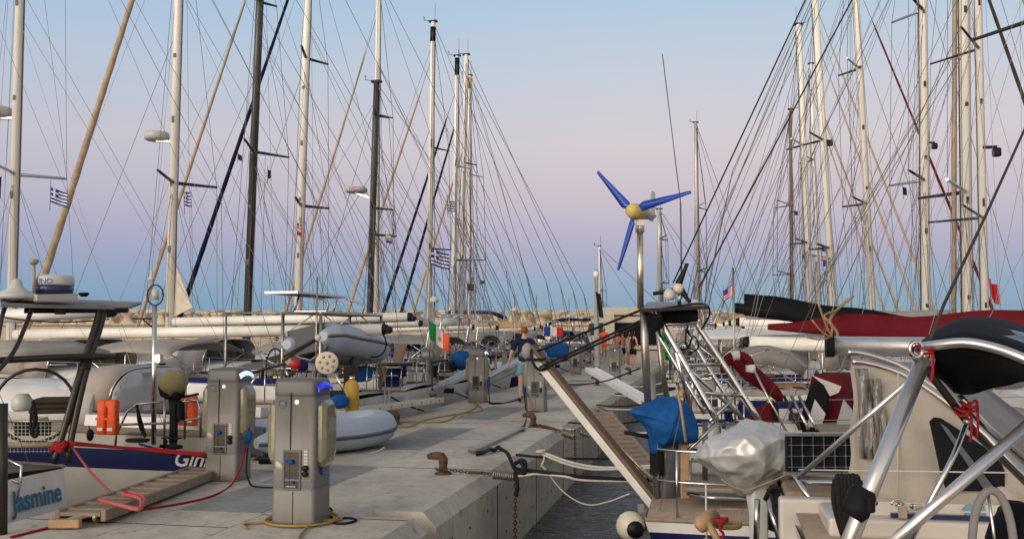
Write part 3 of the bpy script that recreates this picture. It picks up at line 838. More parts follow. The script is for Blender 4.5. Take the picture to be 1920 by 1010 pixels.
def radar_dome(b, c, par, r=.30, m='motor_white', bracket=None, nm='radar_dome'):
    mb = MB().lathe([(r * .85, -.11), (r, -.08), (r, .03), (r * .92, .09), (r * .5, .12), (.02, .125)], c, n=18)
    o = b.part(mb, nm, m, par)
    if bracket is not None: b.part(MB().beam(c + V((0, 0, -.13)), bracket, .10, .05), 'radar_bracket', 'alu', par)
    return o
sr_twist = .85
RAKE = {22: -.008, 318: .005, 462: .023, 557: .018, 692: .02, 704: 0, 803: .01, 849: .012, 862: .02, 880: -.002, 1846: -.01, 1813: -.018, 1735: -.018, 1639: .027, 1566: .036, 1522: .021, 1485: -.01, 1536: .01, 1309: 0, 1238: 0, 1125: 0}
def mast_rig(b, px, Hm=None, pyt=None, w=20, m='mast_white', spr=((.38, .9), (.7, .7)), boom=None, cover='sail_tan', stays=(), back=True, low=True, wires='wire', extra=3, bm='mast_white', tip=True, seed=0, radar=None, ch=None):
    """px: photo column of the mast foot; the mast stands in the boat's own centre plane."""
    rn = random.Random(seed + int(px))
    foot = PV(px, 600, b.v); Y = foot.y; f = b.loc(foot); x = f.x
    H = ztop(foot, pyt) if pyt is not None else Hm
    z0 = b.sheer(x / b.L) + (.3 if .3 < x / b.L < .8 else 0)
    r = pxr(w, Y); wr = max(.004, .00028 * Y)
    rk = RAKE.get(int(px), .014 if b.side < 0 else .02)
    sw = .30 if b.side < 0 else .50
    if b.side < 0 and px < 100: lk = 1.
    else: lk = 1.36
    spr = tuple((q, l * lk) for q, l in spr)
    X = lambda z: x - rk * (z - z0)
    mb = MB().tube([V((x, 0, z0)), V((X(z0 + (H - z0) * .8), 0, z0 + (H - z0) * .8)), V((X(H), 0, H))], [r, r, r * .9], 10, flat=1.)
    mb.box((x, 0, z0 + .02), (r * 3, r * 3, .05))
    ms = b.part(mb, 'mast', m); b.mast, b.mx, b.H, b.z0, b.X = ms, x, H, z0, X
    ex_ = -r * .98
    b.part(MB().tube([V((x + ex_, 0, z0 + .8)), V((X(H - .3) + ex_, 0, H - .3))], max(.008, r * .14), 4), 'sail_track', 'dark_tube', ms)  # real track; its dark also paints the mast's shaded edge
    if Y < 40:
        for k_ in range(5): b.part(MB().box((X(z0 + (H - z0) * (.1 + k_ * .13)), b.near * r * .96, z0 + (H - z0) * (.1 + k_ * .13)), (r * .55, r * .3, .10 + .06 * (k_ % 2))), 'cleat', 'dark_tube', ms)
    cp = [V((x - .35, s * b.hb(x / b.L) * .93, b.sheer(x / b.L))) for s in (1, -1)]
    zsp = []
    for q, ln in spr:
        z = z0 + (H - z0) * q; zsp.append((z, ln))
        for s in (1, -1):
            sp = MB().tube([V((X(z), 0, z)), V((X(z) - sw * ln, s * ln, z + .08))], [r * .40, r * .28], 6)
            b.part(sp, 'spreader', 'dark_tube' if m == 'mast_dark' or rn.random() < .75 else 'alu', ms)
    top = V((X(H), 0, H))
    for i, s in enumerate((1, -1)):
        pts = [cp[i]] + [V((X(z) - sw * ln, s * ln, z + .08)) for z, ln in zsp] + [V((X(H), s * .03, H - .15))]
        b.part(MB().tube(pts, wr, 4), 'shroud', wires)
        if zsp:
            z, ln = zsp[0]
            b.part(MB().tube([cp[i] + V((.12, 0, 0)), V((X(z), s * .04, z - .1))], wr * .9, 4), 'shroud', wires)
            b.part(MB().tube([cp[i] + V((-.55, 0, 0)), V((X(z), s * .04, z - .12))], wr * .9, 4), 'shroud', wires)
            for (za, la), (zb2, _) in zip(zsp, zsp[1:] + [(H, 0)]):
                b.part(MB().tube([V((X(za) - sw * la, s * la, za + .08)), V((X(zb2), s * .04, zb2 - .2))], wr * .8, 4), 'shroud', wires)
    if back:
        j = V((.9, 0, b.zs + 3.6))
        b.part(MB().tube([top, j], wr, 4), 'backstay', wires)
        for s in (1, -1): b.part(MB().tube([j, V((.12, s * b.hb(0) * .8, b.zs + .05))], wr, 4), 'backstay', wires)
    for k in range(extra + 3):                                  # halyards and flag lines
        z1 = H - .2 if k % 2 == 0 or not zsp else zsp[0][0]
        yy = rn.choice((-1, 1)) * rn.uniform(.1, .9); xx = x + rn.uniform(-.6, .5)
        a = V((X(z1) - .06, rn.choice((-1, 1)) * .05, z1)) if k % 2 == 0 else V((X(z1) - .2, yy * .8, zsp[0][0] + .05 if zsp else z1))
        b.part(MB().tube([a, V((xx, yy, b.sheer(x / b.L) + .2))], wr * .75, 4), 'halyard', 'wire_pale' if rn.random() < .4 else wires)
    xh = X(H)
    if tip:
        t_ = MB().box((xh, 0, H + .03), (r * 3.2, r * 1.6, .08)); t_.tube([V((xh - .1, .02, H)), V((xh - .1, .02, H + .9))], wr * .6, 4)
        t_.tube([V((xh + .1, 0, H + .05)), V((xh + .45, 0, H + .12))], wr, 4); t_.tube([V((xh + .45, -.12, H + .25)), V((xh + .45, .12, H + .25))], wr, 4); t_.tube([V((xh + .45, 0, H + .1)), V((xh + .45, 0, H + .3))], wr, 4)
        b.part(t_, 'masthead_fitting', 'black', ms)
    for st in stays:                                        # (px, py of the lower end, py at the mast, width in px, material)
        pxb, pyb, pym, wd, mm = st
        lo = PV(pxb, pyb, b.v); l = b.loc(lo); hi = V((X(ztop(foot, pym)), 0, ztop(foot, pym)))
        l.y = 0
        bow = l + (l - hi) * max(0, (l.z - b.zb - .1) / max(.1, hi.z - l.z))
        sr = pxr(wd, lo.y)
        fs = b.part(MB().tube([bow, hi], wr, 4), 'forestay', wires)
        n = 40; pts, rs = [], []
        for k in range(n + 1):
            q = .04 + .86 * k / n
            pts.append(bow.lerp(hi, q)); rs.append(sr * (1.08 - .62 * q) * (1 + .09 * math.sin(k * 1.3)) * min(1, (k + .5) / 3, (n - k + .8) / 3))
        ax = (hi - bow).normalized(); ex = ax.orthogonal().normalized(); ey = ax.cross(ex); rings = []
        pts = [bow.lerp(hi, .04 + .86 * k / 120) for k in range(121)]
        for k, c in enumerate(pts):
            q = .04 + .86 * k / 120; r0 = sr * (1.08 - .62 * q) * min(1, (k + .5) / 7, (120 - k + .8) / 7); tw = k * sr_twist
            rings.append([c + (ex * math.cos(a) + ey * math.sin(a)) * r0 * (1 + .055 * math.cos(a * 2 - tw)) for a in [2 * PI * j / 10 for j in range(10)]])
        b.part(MB().loft(rings), 'furled_sail', mm, fs)
        b.part(MB().lathe([(sr * .9, 0), (sr * 1.3, .02), (sr * 1.3, .12), (sr * .9, .14)], bow.lerp(hi, .025), hi - bow, 10), 'furling_drum', 'black', fs)
    if Y < 45:                                              # running backstays, inner stay and checkstays
        for s in (1, -1):
            b.part(MB().tube([V((X(H * .78), s * .04, H * .78)), V((.9, s * b.hb(.08) * .9, b.zs + .1))], wr * .8, 4), 'running_backstay', wires)
            b.part(MB().tube([V((X(H * .5), s * .04, H * .5)), V((x * .45, s * b.hb(.3) * .9, b.sheer(.3)))], wr * .8, 4), 'running_backstay', 'wire_pale')
        b.part(MB().tube([V((X(H * .7), 0, H * .7)), V((x + (b.L - x) * .62, 0, b.sheer(.85)))], wr, 4), 'inner_forestay', wires)
        b.part(MB().tube([V((X(H * .94), 0, H * .94)), V((x + (b.L - x) * .8, .3, b.sheer(.9)))], wr * .8, 4), 'spinnaker_halyard', 'wire_pale')
    if boom:
        zb_, ln, kind = boom; a, e = V((x - r, 0, zb_)), V((x - ln, 0, zb_ + boom_rise(b)))
        br = .105
        bo = b.part(MB().tube([a, e], br, 10), 'boom', bm)
        b.part(MB().tube([e, e + (e - a).normalized() * .09], [br * 1.03, br * .8], 10), 'boom_end', 'black', bo)
        b.part(MB().tube([e, V((X(H) - .05, 0, H - .3))], wr * .8, 4), 'topping_lift', wires)
        b.part(MB().tube([a.lerp(e, .8), V((max(.3, x - ln * .8), 0, b.zs + .35))], wr * 1.2, 4), 'mainsheet', 'rope_white')
        if kind:
            g = []
            n = 14; rg = []
            for k in range(n + 1):
                q = k / n; c = a.lerp(e, .02 + .95 * q); hh = ((.44 - .26 * q) if ch is None else ch[0] + (ch[1] - ch[0]) * q + (br * 1.7 if cover == 'black_canvas' else 0)) * (1 + .05 * math.sin(q * 17)); ww = .15 - .05 * q
                rg.append([c + V((0, ww * yy, (br * .55 if ch is None or cover != 'black_canvas' else -br * 1.15) + hh * zz)) for yy, zz in ((.75, -.02), (1, .25), (.7, .65), (.2, 1.), (-.2, 1.), (-.7, .65), (-1, .25), (-.75, -.02))])
            b.part(MB().loft(rg), 'sail_cover', cover, bo)
            for s in (1, -1):
                for q in (.35, .7): b.part(MB().tube([a.lerp(e, q) + V((0, s * .12, .2)), V((X(z0 + (H - z0) * .45) - .05, s * .05, z0 + (H - z0) * .45))], wr * .7, 4), 'lazy_jack', wires)
    if radar:
        c = V((X(radar) + r + .38, 0, radar)); radar_dome(b, c, ms, bracket=V((X(radar), 0, radar - .16)))
    return ms
def boom_rise(b): return getattr(b, 'rise', .1)
def transom_steps(b, m='teak_grey'):
    for k, (y, hgt) in enumerate(((-.1, .18), (.1, .45))):
        pass
def outboard(label, p, rz, s=1., cover='motor_grey', leg='motor_grey', group=None):
    t = thing('outboard_motor', label, 'outboard motor', p, rz, group); fr = MW[t.name]
    mb = MB(); rg = []
    for z, wx, wy, ox in ((.40, .20, .16, 0), (.46, .34, .24, .03), (.60, .36, .26, .05), (.72, .30, .23, .04), (.77, .18, .15, .02)):
        rg.append([V((ox + x, y, z)) for x, y in rrect(wx * s, wy * s, .05 * s)])
    mb.loft([[V((q.x, q.y, q.z * s)) for q in r] for r in rg]); mb.build('cowling', cover, t, fr)
    mb = MB(); mb.loft([[V((x, y, z * s)) for x, y in rrect(wx * s, wy * s, .03 * s)] for z, wx, wy in ((-.28, .14, .07), (-.05, .13, .08), (.2, .12, .1), (.42, .17, .14))])
    mb.box((.02, 0, -.22 * s), (.30 * s, .16 * s, .015)); mb.tube([V((-.16 * s, 0, -.36 * s)), V((0, 0, -.36 * s)), V((.14 * s, 0, -.36 * s))], [.03 * s, .045 * s, .03 * s], 8)
    mb.slab([V((-.05 * s, .008, -.38 * s)), V((.06 * s, .008, -.38 * s)), V((.0, .008, -.55 * s))], (0, -.016, 0)); mb.box((0, 0, -.32 * s), (.12 * s, .03, .1 * s)); mb.build('leg', leg, t, fr)
    mb = MB()
    for k in range(3):
        a = 2 * PI * k / 3
        mb.slab([V((.15 * s, .02 * math.cos(a + 1.5), -.36 * s + .02 * math.sin(a + 1.5))), V((.15 * s, .1 * math.cos(a + .4), -.36 * s + .1 * math.sin(a + .4))), V((.17 * s, .11 * math.cos(a), -.36 * s + .11 * math.sin(a))), V((.16 * s, .02 * math.cos(a - 1.5), -.36 * s + .02 * math.sin(a - 1.5)))], (.012, 0, 0))
    mb.build('propeller', leg, t, fr)
    mb = MB(); mb.box((-.13 * s, 0, .22 * s), (.07 * s, .18 * s, .3 * s), bev=.015); mb.tube([V((-.1 * s, 0, .43 * s)), V((-.45 * s, .03, .5 * s))], .02 * s, 8); mb.build('clamp_bracket', 'rubber', t, fr)
    return t
def dinghy(label, p, rz, L=2.7, B=1.45, r=.2, m='rib_grey', m2='rib_blue', group=None, pitch=0., strake='rib_dark', roll=0., hullm='rib_dark', bow=1.):
    t = thing('inflatable_dinghy', label, 'dinghy', p, rz, group); fr = MW[t.name] @ Matrix.Rotation(pitch, 4, 'Y') @ Matrix.Rotation(roll, 4, 'X')
    half = [V((-.0, B / 2 - r, r)), V((.45, B / 2 - r, r)), V((1.2, B / 2 - r, r)), V((L * .66, B / 2 - r, r * 1.02)), V((L * .84, (B / 2 - r) * .80, r * (1 + .3 * bow))), V((L * .93, (B / 2 - r) * .42, r * (1 + .6 * bow)))]
    path = half + [V((L * .95, 0, r * (1 + .7 * bow)))] + [V((q.x, -q.y, q.z)) for q in reversed(half)]
    pts = cr(path, 5); n = len(pts)
    rs = [r * (min(1, .30 + .70 * (min(i, n - 1 - i) / 4)) if min(i, n - 1 - i) < 4 else 1) for i in range(n)]
    MB().tube(pts, rs, 14).build('tube', m, t, fr)
    for dz, mm in ((.01, strake), (.055, m2)):
        off = []
        for i, q in enumerate(pts):
            a = pts[max(i - 1, 0)]; c = pts[min(i + 1, n - 1)]; d = (c - a).normalized(); o = V((d.y, -d.x, 0)).normalized() * -1
            off.append(q + o * (math.cos(math.asin(min(.95, dz / r))) * rs[i]) + V((0, 0, dz - .03)))
        MB().tube(off, .022 if mm == strake else .012, 6).build('rubbing_strake', mm, t, fr)
    MB().box((.12, 0, r * 1.05), (.05, B - 2 * r, r * 1.7), bev=.01).build('transom', 'rib_dark', t, fr)
    fl = []
    for i in range(9):
        x = .1 + (L * .86 - .1) * i / 8; w_ = (B / 2 - r) * (1 if i < 5 else max(.05, 1 - ((i - 4.5) / 4) ** 2)); zz = r * (.35 if i < 5 else .35 + 1.1 * ((i - 4.5) / 4) ** 2)
        fl.append([V((x, w_, zz + .05)), V((x, w_ * .5, zz - .08)), V((x, 0, zz - .16)), V((x, -w_ * .5, zz - .08)), V((x, -w_, zz + .05))])
    MB().sheet(fl, -.02).build('bottom', hullm, t, fr)
    MB().box((L * .42, 0, r * 1.5), (.22, B - 2 * r + .1, .03), bev=.01).build('thwart', 'teak_grey', t, fr)
    return t, fr
def gangway(label, a, b_, w_=.34, th=.05, m='alu', m2=None, slats=0, group='gangways between the boats and the pier', up=V((0, 0, 1)), nm='gangway'):
    a, b_ = V(a), V(b_); t = thing(nm, label, 'gangway', (a + b_) / 2, 0, group)
    x = (b_ - a).normalized(); y = up.cross(x).normalized(); z = x.cross(y)
    for s in (1, -1): MB().beam(a + y * s * w_ / 2, b_ + y * s * w_ / 2, .045, th * 1.6, z, .008).build('side_rail', m, t)
    MB().beam(a + z * .012, b_ + z * .012, w_ - .05, th * .5, z).build('tread', m2 or m, t)
    if slats:
        for k in range(slats):
            c = a.lerp(b_, (k + .5) / slats) + z * (th * .5)
            MB().beam(c - y * w_ * .46, c + y * w_ * .46, .07, .025, z).build('slat', m2 or m, t)
    return t

def pillow(outline, depth, n=8, fold=None):
    """closed soft shape: outline points (3-D) swelling along +-depth (vector)."""
    c = V((0, 0, 0))
    for p in outline: c += p
    c /= len(outline); d = V(depth); rings = []
    ks = [math.cos(PI * k / (2 * n)) for k in range(n)]
    for sgn in (1, -1):
        seq = list(range(n - 1, 0, -1)) if sgn > 0 else list(range(0, n))
        for k in seq:
            s_ = math.sin(PI / 2 * (1 - k / n)) if False else math.cos(PI / 2 * k / n)
            h = math.sin(PI / 2 * k / n) * sgn
            r = []
            for i, p in enumerate(outline):
                q = c + (p - c) * (.04 + .96 * s_) + d * h
                if fold: q = fold(q, i / len(outline), s_, h)
                r.append(q)
            rings.append(r)
    return MB().loft(rings)
def facets(q, c, seed, rad, n=60, amp=.03):
    """push q towards a crumpled surface made of random crease planes."""
    d = (q - c); L = d.length
    if L < 1e-6: return q
    d /= L; rn = random.Random(seed); best = 9
    for _ in range(n):
        nv = V((rn.gauss(0, 1), rn.gauss(0, 1), rn.gauss(0, 1))).normalized(); h = rn.uniform(.86, 1.0)
        k = d.dot(nv)
        if k > .5: best = min(best, h / k)
    return c + d * L * min(1.08, best)

def outfit(b, seed):
    rn = random.Random(seed); cv = rn.choice(['brown_canvas', 'navy_canvas', 'blue_canvas', 'beige_canvas', 'grey_canvas'])
    y = rn.choice((-1, 1)); w_ = b.hb(.03)
    b.part(MB().tube([V((.25, -y * w_ * .9, b.zs)), V((.25, -y * w_ * .9, b.zs + rn.uniform(2.0, 2.9)))], .018, 6), 'antenna_pole', 'steel_dull')
    if rn.random() < .6: b.part(MB().lathe([(.1, 0), (.12, .04), (.11, .10), (.05, .16)], (.25, -y * w_ * .9, b.zs + 2.0), n=12), 'aerial_dome', 'motor_white')
    b.part(MB().box((.45, y * w_ * .55, b.zs + .42), (.42, .62, .30), bev=.07), 'stowage_bag', cv)
    b.part(MB().box((2.0, 0, b.zs + .07), (3.3, b.hb(.15) * .95, .05)), 'shaded_sole', 'brown_canvas')  # dark sheet, shade of the cockpit well put into its colour
    b.part(MB().box((b.L * .345, 0, b.zs + .38), (.04, .75, .5)), 'companionway_shade', 'black')  # black slab painting the dark of the open cabin entrance
    b.part(MB().box((1.9, 0, b.zs + .45), (.9, .5, .06), bev=.02).box((1.9, 0, b.zs + .2), (.12, .12, .5)), 'cockpit_table', rn.choice(['teak', 'teak_orange', 'teak_grey']))
    for s in (1, -1): b.part(MB().box((2.0, s * b.hb(.17) * .62, b.zs + .36), (2.2, .30, .12), bev=.03), 'cockpit_cushion', rn.choice(['navy_canvas', 'beige_canvas', 'brown_canvas']))
    b.part(MB().tube(cr([V((.1 + .05 * math.sin(k * 2.4), y * (w_ * .8 + .12 * math.cos(k * 2.1)), b.zs + .45 + .13 * math.sin(k * 1.7))) for k in range(22)], 3), .016, 5), 'hanging_line', rn.choice(['rope_white', 'rope_black', 'navy_canvas', 'rope_tan']))
    b.part(MB().slab([V((.02, -.35 - .5 * y, b.zs + .05)), V((.02, .35 - .5 * y, b.zs + .05)), V((.02, .35 - .5 * y, b.zs + .62)), V((.02, -.35 - .5 * y, b.zs + .62))], (.015, 0, 0)), 'rail_dodger', rn.choice(['navy_canvas', 'beige_canvas', 'grey_canvas', 'brown_canvas']))
# ---------- boats along the left side of the pier -----------------------------------------
GL = 'sailing boats moored stern-to along the left side of the pier'
# make rows of the photo usable as spreader heights
_mr = mast_rig
def mast_rig(b, px, spr=((.38, .9), (.7, .7)), **k):
    foot = PV(px, 600, b.v); f = b.loc(foot)
    H = ztop(foot, k['pyt']) if k.get('pyt') is not None else k['Hm']
    z0 = b.sheer(f.x / b.L) + (.3 if .3 < f.x / b.L < .8 else 0)
    spr = tuple(((ztop(foot, q) - z0) / (H - z0) if q > 1.5 else q, l) for q, l in spr)
    if k.get('radar'): k['radar'] = ztop(foot, k['radar'])
    if k.get('boom'):
        zb_, ln, kind = k['boom']
        if zb_ > 20: k['boom'] = (ztop(PV(px, 600, b.v), zb_), ln, kind)
    return _mr(b, px, spr=spr, **k)
def stdboat(label, v, px, side=-1, us=None, L=11.5, B=3.7, zs=.28, zb=.75, cols=('white_gel', 'navy', 'rib_dark'), hood='beige_canvas', bim=None, bimz=1.55, rig=None, ht=.36, group=GL, name='sailboat', stripe=(.10, .14), bt=(.03, .22), wf=.66, cab=.42):
    us = us if us is not None else (-6.45 if side < 0 else -1.9)
    b = new_boat(name, label, v, side, us, L, B, zs, zb, group=group)
    hull(b, cols, stripe); cabin(b, h=cab); coaming(b); rails(b, mt='steel' if v < 24 else 'steel_dull'); outfit(b, int(v * 10))
    for y in ((.55, -.55) if int(v) % 2 else (0,)): wheel(b, .12, .38, y, 'dark_tube' if int(v) % 3 else 'steel_dull')
    if hood: sprayhood(b, ht, m=hood, wf=wf)
    if bim: bimini(b, bt[0], bt[1], bimz, bim)
    if rig: mast_rig(b, px, **rig)
    return b
def W(b, mb, n, m, par=None): return mb.build(n, m, par or b.root)      # world-placed part
def lines(b, segs, n, m, r=None, par=None):
    o = None
    for (x0, y0, d0, x1, y1, d1) in segs:
        o = W(b, MB().tube([P(x0, y0, d0), P(x1, y1, d1)], r or pxr(2, d0), 6), n, m, par)
    return o

# the boat with the solar arch and the hanging dinghy
b = L2 = stdboat('white sailing boat with solar panels on a steel arch and a grey dinghy hung astern', 17.2, 22, L=12.6, B=4.1, zs=.42, zb=.8, hood='beige_canvas', ht=.46, wf=.7, stripe=(.12, .05),
    rig=dict(w=18, Hm=16.5, spr=((327, 1.15), (.72, .9)), boom=(1.62, 8.0, None), m='mast_white', stays=((-260, 500, -300, 14, 'sail_tan'),), radar=208, seed=1))
bimini(b, .25, .39, 1.52, 'beige_canvas', wf=.75)
def solar(b, u0, u1, v0, v1, z, tilt=0.):
    o = W(b, MB().box(UV((u0 + u1) / 2, (v0 + v1) / 2, z), (u1 - u0, v1 - v0, .035), -TH), 'solar_panel', 'alu')
    W(b, MB().box(UV((u0 + u1) / 2, (v0 + v1) / 2, z - .019), (u1 - u0 - .06, v1 - v0 - .06, .006), -TH), 'panel_back', 'black', o)
    W(b, MB().box(UV((u0 + u1) / 2, (v0 + v1) / 2, z + .019), (u1 - u0 - .06, v1 - v0 - .06, .006), -TH), 'solar_cells', 'navy', o)
solar(b, -7.5, -6.9, 15.25, 17.5, 2.34); solar(b, -7.25, -6.65, 15.9, 18.9, 2.02)
ar = MB()
for u, v0 in ((-7.3, 15.55), (-6.62, 15.6), (-6.62, 18.7), (-7.3, 18.7)):
    ar.tube([UV(u, v0, .35), UV(u, v0, 2.0)], .03, 8)
for u in (-7.3, -6.62): ar.tube([UV(u, 15.55, 2.0), UV(u, 18.7, 2.0)], .022, 6)
for v0 in (15.55, 16.4, 17.6, 18.7): ar.tube([UV(-8.4, v0, 2.0) if v0 < 16 else UV(-7.3, v0, 2), UV(-6.62, v0, 2.0)], .018, 6)
for v0 in (16.2, 18.0): ar.tube(cr([UV(-6.8, v0, 2.0), UV(-6.75, v0, 2.2), UV(-7.1, v0, 2.32)]), .022, 6); ar.tube([UV(-7.4, v0, 2.0), UV(-7.3, v0, 2.32)], .02, 6)
ar.tube([UV(-8.4, 15.6, .4), UV(-8.4, 15.6, 2.0)], .02, 6); ar.tube([UV(-8.4, 15.6, 1.0), UV(-7.3, 15.6, 1.0)], .012, 6)
ar.tube([UV(-7.3, 15.6, 1.6), UV(-6.62, 16.9, .9)], .015, 6); ar.tube([UV(-7.3, 18.5, 1.5), UV(-6.62, 17.0, .8)], .015, 6)
W(b, ar, 'solar_arch', 'steel_dull')
c = P(613, 680, 16.0); ax = (EYE - c); ax.z = .1
rl = W(b, MB().lathe([(.19, -.04), (.19, -.025), (.19, .03), (.17, .04), (.03, .045)], c, ax, 20), 'line_reel', 'cream')
k = MB(); axn = ax.normalized(); x_ = axn.orthogonal().normalized(); y_ = axn.cross(x_)
for q in range(7): a = 2 * PI * q / 7; k.lathe([(.028, 0), (.028, .004)], c + axn * .041 + (x_ * math.cos(a) + y_ * math.sin(a)) * .115, axn, 8)
k.lathe([(.03, 0), (.03, .006)], c + axn * .045, axn, 8); W(b, k, 'reel_hole', 'beige_canvas', rl)
W(b, MB().tube([P(628, 700, 16), P(640, 722, 16), P(648, 742, 16)], .02, 6), 'reel_stay', 'steel')
W(b, MB().tube([UV(-6.62, 15.75, .5), UV(-6.62, 15.75, 1.75)], .07, 8), 'rolled_sunshade', 'teal'); W(b, MB().tube([UV(-6.62, 17.15, .5), UV(-6.62, 17.15, 1.7)], .07, 8), 'rolled_sunshade', 'teal')
text('50 DS', .16, frame(UV(-6.41, 16.75, .30), UV(0, 1), (0, 0, 1)), 'dark_tube', b.root); text('ODYSSEY', .085, frame(UV(-6.41, 16.22, .29), UV(0, 1), (0, 0, 1)), 'dark_tube', b.root)
W(b, MB().box(UV(-6.425, 17.9, -.2), (.012, .9, .42), -TH, .004), 'swim_platform', 'white_gel')
ld = MB()
for v0 in (18.3, 18.55): ld.tube([UV(-6.4, v0, .5), UV(-6.36, v0, -.7)], .016, 6)
for z in (.2, -.05, -.3, -.55): ld.tube([UV(-6.38, 18.3, z), UV(-6.38, 18.55, z)], .014, 6)
W(b, ld, 'boarding_ladder', 'steel')
_, f = dinghy('grey inflatable dinghy hanging from the stern arch of the boat with solar panels', UV(-6.82, 15.5, 1.26), PI / 2 - TH, L=3.5, B=1.22, r=.27, m='rib_grey', m2='rib_yellow', roll=R(-12), pitch=R(4.5), hullm='grey_canvas', bow=.2)
for v0 in (16.3, 18.2):
    for u in (-7.5, -6.5): rope('thin line holding the hanging dinghy under the solar arch', [UV(u, v0, 1.7), UV(-6.95, v0, 2.05)], .012, 'rope_white', group='dinghy hoist lines under the solar arch')
rope('black strap round the tube of the hanging dinghy', [UV(-6.95, 17.6, 1.28) + UV(.58 * 1 + .25 * math.cos(a), 0, 0) + V((0, 0, .16 + .25 * math.sin(a))) for a in [2 * PI * k / 12 for k in range(13)]], .014, 'rope_black', 'strap', 'dinghy_strap')
t = thing('gas_bottle', 'ochre yellow canister lashed to the stern rail beside the white reel', 'canister', P(659, 770, 16.2)); cc = V(t.location)
MB().lathe([(.10, 0), (.125, .03), (.125, .42), (.10, .48), (.05, .52)], cc, n=14).build('body', 'gold', t); MB().tube([cc + V((0, 0, .5)), cc + V((0, 0, .58))], .05, 10).build('valve', 'steel', t)
o = MB().ball(P(637, 752, 15.9), (.17, .12, .12), 12).build('cover_bag', 'blue_canvas'); tag(o, 'small blue canvas bag on the stern rail beside the yellow canister', 'bag')
o = MB().ball(P(553, 682, 16.5), (.11, .1, .1), 12).build('rail_float', 'red'); tag(o, 'small red float on the stern rail above the near pedestals', 'float')
o = MB().ball(P(567, 685, 16.6), (.10, .1, .11), 12).build('rail_float', 'navy_canvas'); tag(o, 'small navy float beside the red float', 'float')
gw50 = gangway('long cream gangway with round holes lying from a stern to the pier', P(640, 773, 16.5), P(822, 749, 20.9), .22, .06, 'cream')
ga_, gb_ = P(640, 773, 16.5), P(822, 749, 20.9); gy = V((0, 0, 1)).cross((gb_ - ga_).normalized()).normalized()
if gy.y > 0: gy = -gy
for k in range(9): MB().lathe([(.022, 0), (.022, .004)], ga_.lerp(gb_, .06 + k * .11) + gy * .132, gy, 8).build('hole', 'black', gw50)
gangway('grey folding gangway raised at a slant left of the third pedestal', P(800, 737, 22.6), P(884, 694, 24.2), .26, .06, 'alu')
gangway('slim aluminium gangway raised at a slant right of the third pedestal', P(905, 713, 27), P(985, 668, 29), .24, .06, 'alu')
gangway('slim grey pole gangway below the slanted one, near the walking man', P(880, 735, 26), P(975, 690, 28), .12, .05, 'steel_dull')

b = L3 = stdboat('white sailing boat with teak corner seats and a tan furled headsail', 21.3, 318, L=12, B=3.9, zs=.4, zb=.8, bim='beige_canvas', bimz=1.5, bt=(.10, .30), hood='grey_canvas', ht=.42, cols=('white_gel', 'rib_blue', 'rib_dark'),
    rig=dict(w=17.5, Hm=13.2, spr=((343, 1.0),), boom=(603, 6.1, None), stays=((85, 510, -300, 15, 'sail_tan'),), radar=254, seed=2))
x = b.mx; b.part(MB().slab([V((x - .15, .01, 3.3)), V((x - .12, .01, 2.05)), V((x - .62, .01, 2.28)), V((x - .50, .01, 2.5))], (0, -.03, 0)), 'furled_mainsail_clew', 'sail_white', b.mast)
def teak_seat(b, x, y, z):
    o = b.part(MB().box((x, y, z), (.42, .55, .05), bev=.015), 'corner_seat', 'teak'); b.part(MB().box((x + .03, y, z - .08), (.42, .55, .04), bev=.015), 'seat_cushion', 'offwhite', o)
    b.part(MB().slab([V((x - .1, y - .3, z)), V((x + .1, y - .3, z)), V((x + .08, y - .42, z + .4)), V((x - .2, y - .42, z + .42))], (0, .04, 0)), 'seat_back', 'teak', o)
    for q in (-.2, .2): b.part(MB().tube([V((x + q, y, z - .05)), V((x + q * .8, y, b.zs))], .018, 6), 'seat_leg', 'steel', o)
teak_seat(b, .3, 1.45, 1.0); teak_seat(b, .3, -1.45, 1.0)
def stern_arch(b, x=.6, h=1.75, m='steel', ww=.9, n=2):
    a = MB(); w_ = b.hb(.05) * ww
    for k in range(n):
        a.tube(cr([V((x + .3 * k, w_, b.zs)), V((x - .15 + .3 * k, w_ * .98, b.zs + h * .75)), V((x - .2 + .3 * k, w_ * .75, b.zs + h)), V((x - .2 + .3 * k, -w_ * .75, b.zs + h)), V((x - .15 + .3 * k, -w_ * .98, b.zs + h * .75)), V((x + .3 * k, -w_, b.zs))], 5), .02, 6)
    for y in (-.9, -.3, .3, .9): a.tube([V((x - .2, y * w_ * .8, b.zs + h)), V((x + .1, y * w_ * .8, b.zs + h))], .014, 5)
    for s in (1, -1): a.tube([V((x - .1, s * w_ * .98, b.zs + h * .7)), V((x + 1.3, s * w_, b.zs + .1))], .016, 5)
    return b.part(a, 'stern_arch', m)
def mushroom(b, x, y, z0, z, r=.3, m='motor_white'):
    o = b.part(MB().tube([V((x, y, z0)), V((x, y, z))], .025, 6), 'antenna_post', 'mast_white'); radar_dome(b, V((x, y, z + .1)), o, r, m); return o
outboard('grey outboard motor on the stern rail of the boat with teak seats', b.fr @ V((.05, -.55, .55)), PI - TH, .95)
def jerry(label, p, m, rz=-TH):
    t = thing('jerry_can', label, 'jerry can', p, rz); f = MW[t.name]
    MB().box((0, 0, .2), (.30, .16, .38), bev=.03).build('body', m, t, f); MB().tube([V((-.08, 0, .39)), V((-.08, 0, .44)), V((.08, 0, .44)), V((.08, 0, .39))], .015, 6).build('handle', m, t, f); return t
